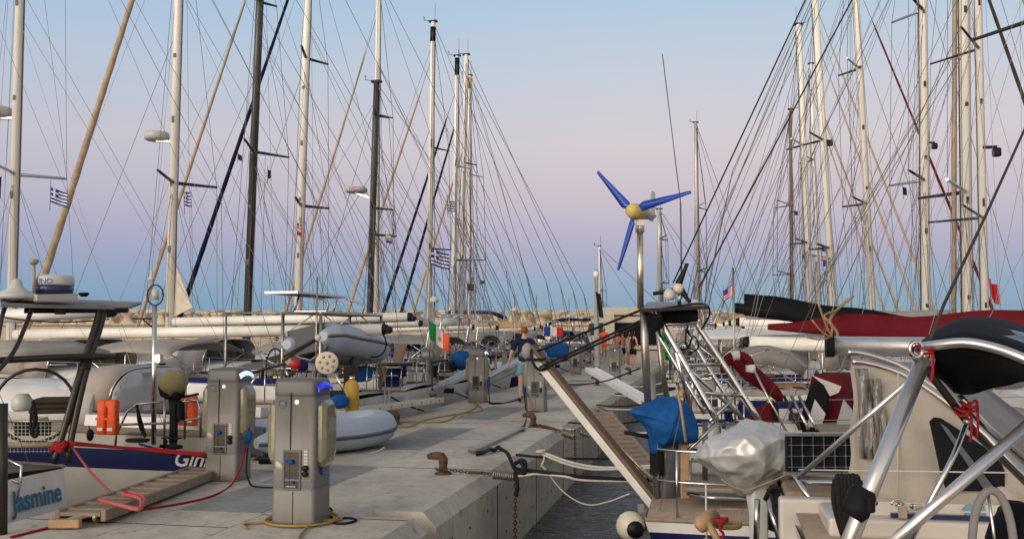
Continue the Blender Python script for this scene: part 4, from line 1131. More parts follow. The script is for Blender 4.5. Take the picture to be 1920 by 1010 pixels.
b = L4 = stdboat('sailing boat with a dark mast and a dark brown sail cover', 25.5, 462, L=12.5, B=3.9, zs=.35, zb=.9, bim='grey_canvas', bimz=1.6, bt=(.04, .26), hood='brown_canvas', cols=('white_gel', 'navy', 'rib_dark'),
    rig=dict(w=15, m='mast_dark', pyt=-110, spr=((285, 1.05), (.85, .5)), boom=(625, 4.3, 1), cover='brown_canvas', stays=((265, 590, -92, 8, 'sail_tan'),), seed=3, bm='mast_dark'))
stern_arch(b); mushroom(b, .5, .8, .4, 1.85)
o = MB().ball(b.fr @ V((-.05, 1.2, .95)), (.3, .26, .26), 12).build('buoy', 'blue_canvas'); tag(o, 'round blue covered buoy on a stern rail left of the third pedestal', 'buoy')
outboard('dark outboard motor with a pale striped cowling hung behind the third pedestal', b.fr @ V((.0, .1, .55)), PI - TH, 1.)
b = L5 = stdboat('white masted sailing boat with a thick navy furled headsail', 29.5, 557, L=12, B=3.8, zs=.4, zb=.85, bim='beige_canvas', bimz=1.65, hood='grey_canvas',
    rig=dict(w=15.5, pyt=-132, spr=((386, 1.0), (110, .8)), boom=(612, 4.2, 1), cover='navy_canvas', stays=((340, 585, -120, 9.5, 'navy_stay'),), seed=4))
stern_arch(b, h=1.6)
b = L6 = stdboat('ketch with a dark mizzen mast that carries a white radar on a bracket', 34.2, 692, L=13, B=3.9, zs=.4, zb=.9, bim='grey_canvas', bimz=1.7, hood='navy_canvas', cols=('navy', 'white_gel', 'rib_dark'),
    rig=dict(w=12.5, m='mast_dark', pyt=155, spr=((390, .9), (440, 1.1), (217, .6)), boom=(618, 4.0, 1), cover='grey_canvas', seed=5, bm='mast_white', back=True))
c = PV(668, 356, 34.2); rd = radar_dome(b, b.loc(c), b.mast, .42, bracket=b.loc(PV(697, 372, 34.2))); text('JVC', .2, frame(c + V((0, 0, -.02)), (.98, -.16, 0), (0, 0, 1)), 'red', b.root, cyl=.425)
b = L7 = stdboat('tall white masted sailing boat whose pale boom carries a web address', 38.4, 704, L=12.5, B=3.8, zs=.4, zb=.9, hood='grey_canvas', bim='grey_canvas', bimz=1.65,
    rig=dict(w=10.5, pyt=-40, spr=((440, .9), (215, .8)), boom=(619, 5.2, 1), cover='tan_canvas', stays=((555, 520, 22, 6, 'sail_tan'),), seed=6))
text('www.sailgreece.gr', .27, frame(PV(845, 617, 38.4) + V((0, -.13, .02)), UV(1, 0), (0, 0, 1)), 'navy', b.root)
b = L8 = stdboat('sailing boat with a tan sail cover and a Greek flag on its starboard spreader', 43, 803, L=12.5, B=3.9, zs=.4, zb=.9, hood='beige_canvas', bim='beige_canvas', bimz=1.75,
    rig=dict(w=10, pyt=42, spr=((466, 1.3), (276, 1.1)), boom=(621, 4.6, 1), cover='tan_canvas', stays=((650, 590, 105, 6.5, 'sail_tan'),), seed=7))
stern_arch(b)
b = L9 = stdboat('sailing boat with a black topped mast, leftmost of the close trio of masts', 47.2, 849, L=12.5, B=3.9, zs=.4, zb=.9, hood='navy_canvas', bim='navy_canvas', bimz=1.8,
    rig=dict(w=8.5, pyt=106, spr=((487, 1.2), (311, 1.0)), boom=(620, 4.2, 1), cover='sail_tan', stays=((722, 575, 165, 6.5, 'navy_stay'),), seed=8))
b.part(MB().tube([V((b.X(b.H - .1), 0, b.H - .1)), V((b.X(b.H - 1), 0, b.H - 1.0))], pxr(9.5, 49), 8), 'mast_band', 'black', b.mast)
for bb, (y0, y1) in ((L8, (52, 70)),): bb.part(MB().tube([V((bb.X(bb.H), 0, bb.H - .25)), V((bb.X(bb.H - 1), 0, bb.H - .95))], pxr(11, 45), 8), 'mast_band', 'black', bb.mast)
b = L10 = stdboat('sailing boat with a plain white mast, middle of the close trio of masts', 51.6, 862, L=12.5, B=3.9, zs=.4, zb=.9, hood='beige_canvas', bim='grey_canvas', bimz=1.8,
    rig=dict(w=8.8, pyt=104, spr=((486, 1.2), (305, 1.)), boom=(616, 4.5, 1), cover='tan_canvas', stays=((748, 600, 168, 6, 'navy_stay'),), seed=9))
b = L11 = stdboat('sailing boat with a slim mast banded yellow at the top and a black sail cover', 56, 880, L=12.5, B=3.9, zs=.4, zb=.9, hood='grey_canvas', bim='beige_canvas', bimz=1.8,
    rig=dict(w=7, pyt=142, spr=((486, 1.4), (327, 1.2)), boom=(618, 4.4, 1), cover='black_canvas', stays=((770, 600, 240, 6, 'sail_tan'),), seed=10, extra=6))
b.part(MB().tube([V((b.X(b.H), 0, b.H - .15)), V((b.X(b.H - .8), 0, b.H - .8))], pxr(8, 57), 8), 'mast_band', 'gold', b.mast)
text('.com', .55, frame(PV(985, 609, 56) + V((0, -.22, .0)), UV(1, 0), (0, 0, 1)), 'flag_white', b.root)

t = thing('gangway', 'thin dark pole gangway with round cream end discs, above the second pedestal', 'gangway', P(525, 675, 14.2))
for a_, c_ in (((463, 702, 13.8), (543, 679, 14.6)), ((532, 668, 14.4), (596, 633, 15)), ((530, 676, 14.4), (596, 636, 15))): MB().tube([P(*a_), P(*c_)], .02, 8).build('pole', 'dark_tube', t)
for a_ in ((541, 678, 14.5), (596, 633, 14.9)): MB().lathe([(.05, 0), (.05, .03)], P(*a_), (.3, -1, .1), 12).build('end_disc', 'cream', t)
MB().tube([P(470, 722, 13.9), P(488, 690, 14.1)], .018, 6).build('leg', 'steel', t); MB().tube([P(533, 690, 14.4), P(540, 704, 14.3)], .018, 6).build('leg', 'steel', t)
# ---------- Ginny: white hull with a navy band, lying behind the gangplank ----------------------
b = GI = new_boat('sailboat', 'white sailing boat with a broad navy band and white script name beside the gangplank', 13.5, -1, -6.5, 11.5, 3.5, .24, .75, group=GL)
hull(b, ('offwhite', 'navy', 'rib_dark'), (.20, .27), rake=.1, deck='teak_grey'); cabin(b, .20, .70, .52, nwin=3, win='glass_blue'); coaming(b, .05, .2, .2)
sprayhood(b, .19, .60, 1.1, 'beige_canvas', 'vinyl', .6)
w_ = b.hb(.19) * .6; z = b.sheer(.19) + .25; hp_ = arch_pts(.19 * b.L - .13, w_ * .985, z, .585, lean=-.12)
b.part(MB().sheet([[V((p.x - .012 * math.sin(i * 1.9 + 9 * q), p.y, z - .12 + (p.z - z + .12) * q)) for i, p in enumerate(hp_)] for q in (0, .3, .6, 1)], .008), 'clear_curtain', 'vinyl')
mast_rig(b, -275, Hm=15, w=22, spr=((.38, 1.0), (.7, .8)), boom=None, seed=41, extra=2)
text('Ginny', .30, frame(UV(-6.84, 11.99, -.06), UV(1, .07), (0, 0, 1)), 'flag_white', b.root, shear=.35, bold=.004)
rl = MB()
nr_ = lambda px, py, Y: P(px, py, Y)
for pts in ([(216, 835, 13.1), (218, 815, 13.1), (238, 772, 13.1), (258, 757, 13.1), (310, 752, 13)], [(216, 796, 13.1), (310, 793, 13)], [(310, 752, 13), (376, 752, 12.8)], [(310, 793, 13), (376, 783, 12.8)],
            [(309, 740, 13), (308, 832, 13)], [(349, 690, 12.9), (346, 823, 12.9)], [(376, 820, 12.8), (377, 770, 12.8), (370, 750, 12.8), (350, 748, 12.8)],):
    rl.tube([nr_(*q) for q in pts], .017, 6)
W(b, rl, 'pushpit', 'steel_dull')
# lantern pole with a loop aerial
lp = W(b, MB().tube([P(290, 572, 13.2), P(288, 832, 13.2)], .035, 8), 'lantern_pole', 'steel')
W(b, MB().tube([P(248, 597, 13.2), P(290, 597, 13.2)], .012, 6).tube([P(268, 599, 13.2), P(288, 615, 13.2)], .012, 6), 'pole_bracket', 'dark_tube', lp)
W(b, MB().lathe([(.05, 0), (.05, .14)], P(291, 562, 13.2), n=10).lathe([(.03, 0), (.025, .01)], P(291, 567, 13.2), n=8), 'lantern', 'motor_white', lp)
cc = P(291, 553, 13.2); W(b, MB().tube([cc + V((.11 * math.cos(a), 0, .14 * math.sin(a))) for a in [2 * PI * k / 20 for k in range(21)]], .012, 6), 'loop_aerial', 'dark_tube', lp)
W(b, MB().lathe([(.05, 0), (.045, .04), (.02, .07), (.018, .14), (.01, .15)], P(284, 526, 13.2), n=10), 'gps_aerial', 'motor_white', lp)
W(b, MB().box(P(298, 671, 13.1), (.08, .08, .1), -TH), 'instrument_box', 'alu', lp)
outboard('outboard motor under a faded olive cover clamped to the stern rail', P(326, 778, 12.9) + V((0, 0, -.12)), PI - TH, .82, cover='rubber', leg='rubber')
o = MB().ball(P(325, 718, 12.88), (.19, .18, .185), 16, fn=lambda d: 1 + .06 * math.sin(7 * d.x + 5 * d.z) - (.1 if d.z < -.6 else 0)).build('motor_cover', 'olive'); tag(o, 'faded olive fabric cover over the outboard on the stern rail', 'cover')
def lifejacket(label, px, py, Y, w_, h, rz=-TH):
    c = P(px, py, Y); t = thing('life_jacket', label, 'life jacket', c, rz, 'orange life jackets hung on the rail'); f = MW[t.name]
    for s in (1, -1):
        mb = MB(); rg = []
        for z, hw, dd in ((0, .20, .10), (.04, .23, .13), (.35, .22, .14), (.62, .20, .13), (.92, .22, .14), (1., .16, .08)):
            rg.append([V((s * w_ * .25 + x, y, z * h)) for x, y in rrect(hw * w_ * 2.1, dd * .9, .035)])
        mb.loft(rg); mb.build('float_panel', 'orange', t, f)
    MB().box((0, 0, h * .86), (w_ * .5, .10, h * .22), bev=.03).build('collar', 'orange', t, f)
    for s in (1, -1): MB().box((s * w_ * .24, -.066, h * .16), (w_ * .26, .012, h * .09), bev=.003).build('reflective_patch', 'flag_white', t, f)
    MB().box((0, -.062, h * .45), (w_ * .95, .012, h * .06)).build('belt', 'orange', t, f)
    return t
lifejacket('orange life jacket hung on the cabin side rail, with two pale patches', 202, 814, 12.8, .30, .46)
lifejacket('orange life jacket half hidden behind the second nearest pedestal', 352, 797, 13.4, .27, .42)
o = MB().ball(P(169, 815, 12.4), (.05, .04, .08), 10).build('hanging_block', 'rubber'); tag(o, 'small black oval block hanging on the white cabin side', 'block')
rope('thin line holding the black oval block', [P(166, 797, 12.4), P(168, 806, 12.4)], .006, 'rope_black')
rope('dark blue rope coil on the stern corner of the navy banded boat', coil(P(258, 826, 12.8), .14, 0, 3, 0, 4, .5), .016, 'rope_black', name='rope_coil')
rope('black line hanging from the stern rail to the rope coil', [P(257, 758, 13), P(260, 790, 12.9), P(266, 808, 12.9), P(272, 815, 12.9), P(256, 760, 13.02)], .018, 'rope_black')
# ---------- Jasmine: dark arch at the far left ---------------------------------------------------
b = JA = new_boat('sailboat', 'white boat with a dark stern arch and a blue name on its transom, far left', 7.12, -1, -6.5, 11, 3.95, .27, .7, group=GL)
hull(b, ('white_gel', 'white_gel', 'rib_dark'), (.1, .1), rake=-.28, deck='teak_grey'); cabin(b, .3, .7, .4); coaming(b, .05, .3, .25)
mast_rig(b, -940, Hm=14.5, w=30, spr=((.4, 1.0), (.7, .8)), boom=None, seed=42, extra=2)
tf = frame(UV(-6.425, 8.30, .055), UV(0, 1), UV(-.21, 0, 1))
text('Jasmine', .27, tf, 'text_teal', b.root, shear=.10, sx=.84, bold=.006)
W(b, MB().tube([UV(-6.45, 8.31, -.22), UV(-6.34, 8.31, -.22)], .03, 10), 'exhaust_outlet', 'rubber')
lad = MB()
for pts in ([(12, 860, 9.2), (40, 873, 9.2), (38, 905, 9.2), (22, 978, 9.2)], [(12, 893, 9.2), (38, 906, 9.2)], [(10, 932, 9.2), (30, 940, 9.2)]): lad.tube([P(*q) for q in pts], .014, 6)
W(b, lad, 'boarding_ladder', 'steel')
AD = 10.0
arc = MB()
for pts in ([(186, 572, 10.3), (182, 600, 10.3), (150, 700, 10.1), (118, 812, 9.95), (100, 868, 9.9)], [(193, 572, 10.35), (190, 605, 10.35), (163, 690, 10.15), (138, 800, 10.), (126, 866, 9.95)],
            [(-5, 640, 9.2), (6, 585, 9.3), (20, 568, 9.5), (60, 566, 9.8)], [(-8, 700, 9.2), (25, 660, 9.4), (48, 610, 9.6), (62, 572, 9.7)]):
    arc.tube(cr([P(*q) for q in pts], 4), .036 if pts[0][0] > 100 else .022, 8)
for q in ((158, 690), (132, 776)): arc.tube([P(q[0] - 10, q[1], 10.1), P(q[0] + 12, q[1] - 2, 10.15)], .03, 6)
W(b, arc, 'stern_arch', 'dark_tube')
pn = W(b, MB().slab([P(2, 570, 9.2), P(240, 575, 10.6), P(265, 566, 11.2), P(130, 560, 11.0), P(0, 556, 9.9)], (0, 0, -.03)), 'solar_panel', 'grey_canvas')
W(b, MB().slab([P(45, 578, 9.7), P(240, 578, 10.55), P(242, 573, 10.75), P(60, 571, 9.9)], (0, 0, -.05)), 'arch_platform', 'black', pn)
W(b, MB().beam(P(52, 558, 9.6), P(128, 556, 10.0), .3, .06), 'radar_base', 'offwhite', pn)
rc = P(101, 535, 10.0)
rd = W(b, MB().lathe([(.18, -.11), (.19, -.05), (.195, .0)], rc, n=20), 'radar_base_dome', 'navy', pn); W(b, MB().lathe([(.195, .0), (.2, .02), (.195, .085), (.17, .105), (.02, .11)], rc, n=20), 'radar_dome', 'motor_white', pn)
text('FURUNO', .074, frame(rc + V((0, 0, .035)), (.92, -.39, 0), (0, 0, 1)), 'blade_blue', b.root, sx=1.05, cyl=.2)
W(b, MB().lathe([(.2, 0), (.2, .04), (.1, .09), (.06, .13), (.05, .18), (.03, .2)], P(30, 560, 9.6), n=18), 'gps_dome', 'motor_white', pn)
W(b, MB().tube([P(64, 560, 9.8), P(63, 495, 9.8)], .018, 8).lathe([(.03, 0), (.05, .03), (.045, .05), (.02, .06)], P(63, 496, 9.8), n=12), 'antenna_post', 'beige_canvas', pn)
W(b, MB().lathe([(.03, 0), (.06, .03), (.05, .045)], P(157, 556, 10.5), n=12), 'vent_cap', 'black', pn)
W(b, MB().box(P(113, 582, 9.9), (.08, .08, .08)), 'stern_light', 'black', pn)
bx = MB(); bx.tube(cr([P(-10, 676, 9.4), P(40, 673, 9.6), P(130, 669, 9.9), P(215, 668, 10.3)], 4), .034, 8); W(b, bx, 'canopy_bar', 'dark_tube')
g = [[P(-10, 676 - 36 * q, 9.4 + 2.2 * q), P(60, 672 - 34 * q * (1 - .1 * q), 9.7 + 2.2 * q), P(140, 668 - 26 * q, 10 + 2.2 * q), P(205, 668 - 8 * q, 10.3 + 2.2 * q)] for q in (0, .33, .66, 1)]
W(b, MB().sheet(g, .02), 'canopy', 'beige_canvas')
bo = W(b, MB().tube([P(-60, 596, 11.9), P(200, 583, 12.1)], pxr(25, 12), 12), 'boom', 'mast_white'); W(b, MB().tube([P(200, 583, 12.1), P(212, 582, 12.15), P(217, 577, 12.2)], [pxr(26, 12), pxr(24, 12), pxr(12, 12)], 12), 'boom_end', 'black', bo)
W(b, MB().tube(sag(P(-20, 590, 11.8), P(205, 598, 12.1), .06), .01, 5), 'reefing_line', 'rope_black', bo)
cu = MB(); g = []
for i in range(7):
    q = i / 6
    g.append([P(70 + 62 * q, 764 + 14 * s - 4 * math.sin(q * 3), 10.6 + .3 * s + .5 * q) for s in (-1, -.3, .3, 1)])
o = MB()
for dz in (0, .055, .11): o.box(P(104, 768, 10.9) + V((0, 0, dz)), (.46 - dz * .4, .5, .05), .25, .02)
tag(o.build('folded_cover', 'brown_canvas'), 'folded brown canvas cover lying at the foot of the dark arch', 'cover')
W(b, MB().lathe([(.07, 0), (.1, .03), (.1, .12), (.06, .18)], P(41, 770, 10.2), n=12), 'winch', 'motor_white')
nt_ = MB()
for k in range(16): nt_.tube([P(12 + k * 7.2, 790, 10.2), P(12 + k * 7.2, 848, 10.0)], .0025, 4)
for k in range(9): nt_.tube([P(10, 790 + k * 7, 10.2), P(122, 791 + k * 6.8, 10.15)], .0025, 4)
W(b, nt_, 'rail_netting', 'rope_white')
W(b, MB().tube([P(10, 834, 9.9), P(122, 833, 9.95)], .03, 8), 'rail_tube', 'teak_grey'); W(b, MB().tube([P(10, 790, 9.9), P(125, 789, 9.95)], .012, 6), 'rail_tube', 'steel_dull')
W(b, MB().tube([P(4, 756, 8.0), P(3, 1015, 8.0)], .045, 10), 'stern_post', 'dark_tube')
wl = MB(); wc = P(65, 760, 11.2)
wl.tube([wc + V((.42 * math.cos(a), .1 * math.cos(a), .42 * math.sin(a))) for a in [2 * PI * k / 24 for k in range(25)]], .02, 6); W(b, wl, 'steering_wheel', 'dark_tube')
W(b, MB().box(P(61, 802, 11.0), (.42, .04, .17), .0, .03), 'hatch', 'glass_dark')
rope('black coiled line hanging from the far left rail', [P(62, 752, 10), P(64, 790, 9.9), P(60, 812, 9.9), P(66, 818, 9.9), P(70, 808, 9.9), P(66, 770, 9.95), P(60, 765, 9.95), P(58, 806, 9.9), P(64, 812, 9.9)], .018, 'rope_black', name='rope_coil')
rope('white looped line hanging beside the black coil at the far left', coil(P(75, 786, 10.1), .07, 0, 3, 0, 1), .012, 'rope_white', name='rope_coil')
rope('red rope lashed in many turns round the feet of the dark arch', [P(108 + 12 * math.cos(a) + (k % 5) * 1.2, 834 + 7 * math.sin(a * .93) + (k % 3) * 3, 9.9 - .05 * math.sin(a)) for k, a in enumerate([2 * PI * j / 9 for j in range(64)])], .017, 'rope_red', name='rope_lashing')
rope('red mooring line stretched from the dark arch to the second nearest pedestal', [P(130, 832, 9.9), P(220, 838, 10.2), P(300, 846, 10.4), P(388, 853, 10.5)], .016, 'rope_red')
rope('second red line just above the first, from the dark arch', [P(130, 828, 9.9), P(230, 838, 10.3), P(300, 842, 10.4), P(386, 850, 10.5)], .012, 'rope_red')
rope('dark blue mooring line from the rope coil towards the second pedestal', [P(262, 832, 12.6), P(300, 842, 11.8), P(386, 856, 10.5)], .016, 'navy_canvas')
rope('pink line running down from the lashing to the gangplank', [P(134, 836, 9.95), P(170, 884, 10), P(212, 927, 9.8)], .013, 'rope_pink')
gp0, gp1 = G(150, 966, .10), G(392, 880, .06)
gangway('weathered wooden gangplank with cross slats lying on the pier tied with pink rope', gp0, gp1, .40, .06, 'teak_grey', 'teak_grey', slats=10, nm='gangplank')
tag(MB().beam(gp0 + UV(-.20, -.12, -.05), gp0 + UV(.05, -.06, -.05), .07, .07, bev=.008).build('timber_block', 'wood_pale'), 'short wooden block under the front end of the gangplank', 'block')
rope('pink rope tied in loops round the gangplank', [P(x, y, G(x, y, .17).y) for x, y in ((186, 935), (200, 940), (232, 948), (258, 954), (268, 946), (268, 930), (240, 922), (232, 926), (250, 930), (264, 936), (262, 952), (240, 950))], .018, 'rope_pink', name='rope_knot')
rope('pale string knotted at the front end of the gangplank', [G(176, 968, .1), G(178, 976, .02), G(184, 975, .01), G(176, 970, .03), G(188, 966, .06)], .012, 'rope_white')
# dinghy on the pier
dp0, dp1 = G(468, 868), G(742, 838); d_ = dp1 - dp0
dinghy('grey blue inflatable dinghy lying on the pier behind the two nearest pedestals', dp0 + V((-.25, .35, .03)), math.atan2(d_.y, d_.x), L=d_.length + .02, B=1.3, r=.215, m='rib_grey', m2='rib_blue', bow=.45)
rope('white painter hanging from the bow of the dinghy onto the dock', [P(722, 838, 13.6), P(700, 848, 13.4), P(660, 856, 13.2), P(630, 860, 13.1)], .013, 'rope_white')
tag(MB().box(P(513, 860, 11.6) + V((0, 0, -.02)), (.34, .12, .07), -TH + .3, .02).build('fuel_tank_box', 'black'), 'low black box with pale marks beside the dinghy, between the near pedestals', 'box')
# ---------- boats along the right side ------------------------------------------------------
GR = 'sailing boats moored stern-to along the right side of the pier'
from mathutils import noise as mnoise
def rboat(label, v, px, us, **k): return stdboat(label, v, px, side=1, us=us, group=GR, **k)
b = R15 = rboat('sailing boat with a maroon sail cover and maroon cockpit canvas on the right', 14.6, 2010, .1, zs=.15, zb=.7, B=3.7, hood=None, cab=.5,
    rig=dict(w=26, Hm=14.5, spr=((.4, 1.0), (.7, .8)), boom=(1.40, 4.35, None), seed=21, wires='wire_pale'))
bo = [c for c in b.root.children if c.name.startswith('boom')][0]
rg = []
for k in range(17):
    q = k / 16; px = 1440 + 620 * q; yb = 618 + 26 * min(1, q * 2.2); yt = 607 - 16 * min(1, q * 5) + 3 * math.sin(q * 17) - 34 * max(0, q - .45); base = PV(px, yb, 14.6); hh = PV(px, yt, 14.6).z - base.z; ww = .09 + .10 * q
    l = b.loc(base)
    rg.append([l + V((0, ww * y, hh * z)) for y, z in ((.7, 0), (1, .25), (.75, .65), (.25, 1), (-.25, 1), (-.75, .65), (-1, .25), (-.7, 0))])
b.part(MB().loft(rg), 'sail_cover', 'maroon', bo)
# maroon dodger with windows
dz = MB(); D = 13.0
g = [[P(1512, 812, D), P(1516, 745, D), P(1522, 705, D), P(1545, 697, D + .3), P(1590, 697, D + .6)], [P(1556, 812, D - .5), P(1560, 770, D - .5), P(1566, 722, D - .4), P(1580, 705, D), P(1600, 700, D + .4)], [P(1600, 815, D), P(1604, 770, D), P(1606, 730, D + .1), P(1606, 715, D + .3), P(1610, 705, D + .6)]]
hd = W(b, dz.sheet([g[0], [p.lerp(q, .5) for p, q in zip(g[0], g[1])], g[1], [p.lerp(q, .5) for p, q in zip(g[1], g[2])], g[2]], .02), 'sprayhood', 'maroon')
W(b, MB().slab([P(1505, 812, 12.4), P(1498, 790, 12.4), P(1518, 730, 12.4), P(1535, 707, 12.4), P(1553, 730, 12.3), P(1555, 760, 12.3), P(1545, 790, 12.3), P(1540, 812, 12.3)], UV(0, .03)), 'sprayhood_opening', 'black_canvas', hd)
W(b, MB().slab([P(1512, 800, 12.3), P(1528, 748, 12.3), P(1548, 775, 12.25), P(1540, 800, 12.25)], UV(0, .02)), 'window_panel', 'vinyl', hd)
W(b, MB().slab([P(1522, 703, 12.25), P(1578, 724, 12.2), P(1572, 736, 12.2), P(1556, 742, 12.2), P(1545, 722, 12.2)], UV(0, .02)), 'trim_patch', 'offwhite', hd)
W(b, MB().slab([P(1563, 812, 12.2), P(1582, 748, 12.2), P(1598, 768, 12.3), P(1600, 812, 12.3)], UV(0, .02)), 'window_panel', 'vinyl', hd)
mc = MB(); rg = []
for px, py, w_ in ((1364, 680, 10), (1372, 672, 24), (1395, 690, 36), (1430, 715, 34), (1458, 738, 26), (1468, 745, 12)):
    c = P(px, py, 12.2); r_ = pxr(w_, 12.2) * 1.15
    rg.append([c + V((.3 * r_ * math.cos(a), r_ * 1.2 * math.cos(a), r_ * math.sin(a))) for a in [2 * PI * k / 10 for k in range(10)]])
W(b, mc.loft(rg), 'rolled_canvas', 'maroon')
W(b, MB().slab([P(1395, 790, 11.9), P(1420, 765, 11.9), P(1452, 752, 11.9), P(1462, 790, 11.9)], UV(0, .12)), 'motor_cover', 'maroon'); W(b, MB().slab([P(1447, 756, 11.85), P(1459, 752, 11.85), P(1462, 790, 11.85), P(1448, 790, 11.85)], UV(0, .1)), 'cover_strap', 'black')
t = thing('horseshoe_lifebuoy', 'white banded maroon horseshoe lifebuoy hung on the rolled maroon canvas', 'lifebuoy', P(1383, 690, 11.7)); c = V(t.location)
aa = [-.6 + (2 * PI - 2.2) * k / 14 for k in range(15)]
MB().tube([c + V((.16 * math.cos(a), 0, .16 * math.sin(a))) for a in aa], .055, 8).build('ring', 'maroon', t)
for a0 in (0, 6): MB().tube([c + V((.16 * math.cos(a), 0, .16 * math.sin(a))) for a in aa[a0 + 1:a0 + 4]], .06, 8).build('band', 'flag_white', t)
for sgn in (0, 1, 2):
    W(b, MB().tube([P(1470 + 14 * sgn, 742, 11.9), P(1500 + 16 * sgn, 805, 11.6)], .02, 6), 'davit_arm', 'steel' if sgn else 'dark_tube')
W(b, MB().tube([P(1412, 690, 12), P(1440, 745, 11.9), P(1475, 810, 11.7)], .016, 6), 'davit_arm', 'steel'); W(b, MB().tube([P(1300, 700, 12), P(1365, 715, 12), P(1420, 790, 11.8)], .014, 6), 'rail_tube', 'steel')
g = [[P(1395, 668 - 18 * q, 13 + 1.5 * q), P(1440, 655 - 6 * q, 13 + 1.5 * q), P(1480, 664 - 6 * q, 13 + 1.5 * q), P(1512, 690 - 26 * q, 13 + 1.5 * q)] for q in (0, .5, 1)]
W(b, MB().sheet(g, .03), 'bimini', 'grey_canvas'); g = [[P(1400, 670, 13), P(1440, 657, 13), P(1480, 665, 13), P(1512, 690, 13)], [P(1405, 682, 13), P(1440, 684, 13), P(1480, 692, 13), P(1506, 706, 13)]]
W(b, MB().sheet(g, .02), 'bimini_skirt', 'grey_canvas')
def rise_boat(r, *a, **k):
    global boom_rise
    o = boom_rise; boom_rise = lambda b: r
    try: return rboat(*a, **k)
    finally: boom_rise = o
R19 = rise_boat(.62, 'sailing boat with a thick black sail cover over a boom rising to the left', 19.4, 1846, -.6, zs=.2, zb=.75, hood='grey_canvas', bim='grey_canvas', bimz=1.62, bt=(.1, .34), ht=.45,
    rig=dict(w=14, Hm=15.5, spr=((408, 1.0), (92, .9)), boom=(1.52, 4.5, 1), cover='black_canvas', ch=(.20, .26), bm='black', seed=22, extra=6))
R24 = rboat('sailing boat with a stout tan mast and a pale boom under a grey cover', 23.8, 1813, -.9, zs=.2, zb=.75, hood='grey_canvas', bim='white_gel', bimz=1.75, bt=(.04, .26), cols=('white_gel', 'rib_blue', 'rib_dark'),
    rig=dict(w=20, Hm=18, m='mast_white', spr=((360, 1.1), (.62, .9)), boom=(1.82, 5.1, 1), cover='grey_canvas', ch=(.3, .2), stays=((2120, 600, -350, 11, 'sail_tan'),), seed=23, extra=6))
x = R24.mx; R24.part(MB().tube([V((x - .28, .05, R24.z0 + 1)), V((R24.X(R24.H) - .15, .05, R24.H - 2))], .05, 8), 'furled_mainsail', 'sail_tan', R24.mast)
R28 = rboat('white masted sailing boat with a brown furled headsail, right of the maroon stay', 28, 1735, -1.2, zs=.3, zb=.8, hood='beige_canvas', bim='grey_canvas', bimz=1.7,
    rig=dict(w=16.5, Hm=16.5, spr=((338, 1.0), (20, .9)), boom=(1.75, 4.8, 1), cover='grey_canvas', stays=((2065, 600, -360, 9, 'brown_canvas'),), seed=24, extra=6))
R33 = rboat('sailing boat with a maroon furled headsail and a pale mast with angled spreaders', 33.5, 1639, -1.5, zs=.3, zb=.8, hood='grey_canvas', bim='beige_canvas', bimz=1.7,
    rig=dict(w=13, Hm=16.5, spr=((382, .9), (128, .8)), boom=(1.9, 4.6, 1), cover='sail_tan', stays=((1855, 565, -40, 6, 'maroon'),), seed=25, extra=7))
R42 = rboat('sailing boat with a white mast carrying two tan furled headsails', 42, 1566, -1.6, zs=.35, zb=.9, hood='beige_canvas', bim='grey_canvas', bimz=1.8,
    rig=dict(w=13.5, pyt=-8, spr=((465, 1.), (262, 1.)), boom=(1.95, 4.5, 1), cover='grey_canvas', stays=((1735, 540, 6, 5, 'sail_tan'), (1717, 584, 80, 5, 'sail_tan')), seed=26, extra=7))
R47 = rboat('sailing boat with a short topped white mast and a swept tan headsail', 47.4, 1522, -1.6, zs=.35, zb=.9, hood='navy_canvas', bim='grey_canvas', bimz=1.8,
    rig=dict(w=11.5, pyt=46, spr=((455, 1.), (272, 1.)), boom=(1.95, 4.4, 1), cover='sail_tan', stays=((1634, 510, 110, 4, 'sail_tan'),), seed=27, extra=6))
R54 = rboat('sailing boat with a thin brown wooden mast shorter than the others', 53.6, 1485, -1.6, zs=.35, zb=.9, hood='brown_canvas', bim='beige_canvas', bimz=1.8,
    rig=dict(w=6, m='mast_wood', pyt=206, spr=((514, 1.3), (385, 1.2)), boom=(1.9, 4.0, 1), cover='brown_canvas', seed=28, extra=6))
R59 = rboat('far sailing boat with a slim white mast just right of the short topped one', 58.5, 1536, -1.0, zs=.35, zb=.9, hood='beige_canvas', bim='grey_canvas', bimz=1.8,
    rig=dict(w=7, pyt=120, spr=((480, 1.2), (300, 1.1)), boom=(2.1, 4.0, 1), cover='grey_canvas', stays=((1684, 581, 165, 4, 'sail_tan'),), seed=29, extra=5))
for bb, py, sc_ in ((R28, 275, .17), (R19, 287, .17), (R42, 268, .26), (R54, 400, .2)):
    f = PV({R28: 1740, R19: 1850, R42: 1568, R54: 1490}[bb] , py, bb.v); l = bb.loc(f); l.y = -.05; l.x = bb.X(l.z) + .25
    bb.part(MB().box(l, (sc_ * .9, sc_ * .7, sc_), bev=.03).box(l + V((-.12, 0, .1)), (.25, .06, .05)), 'deck_light', 'black', bb.mast)

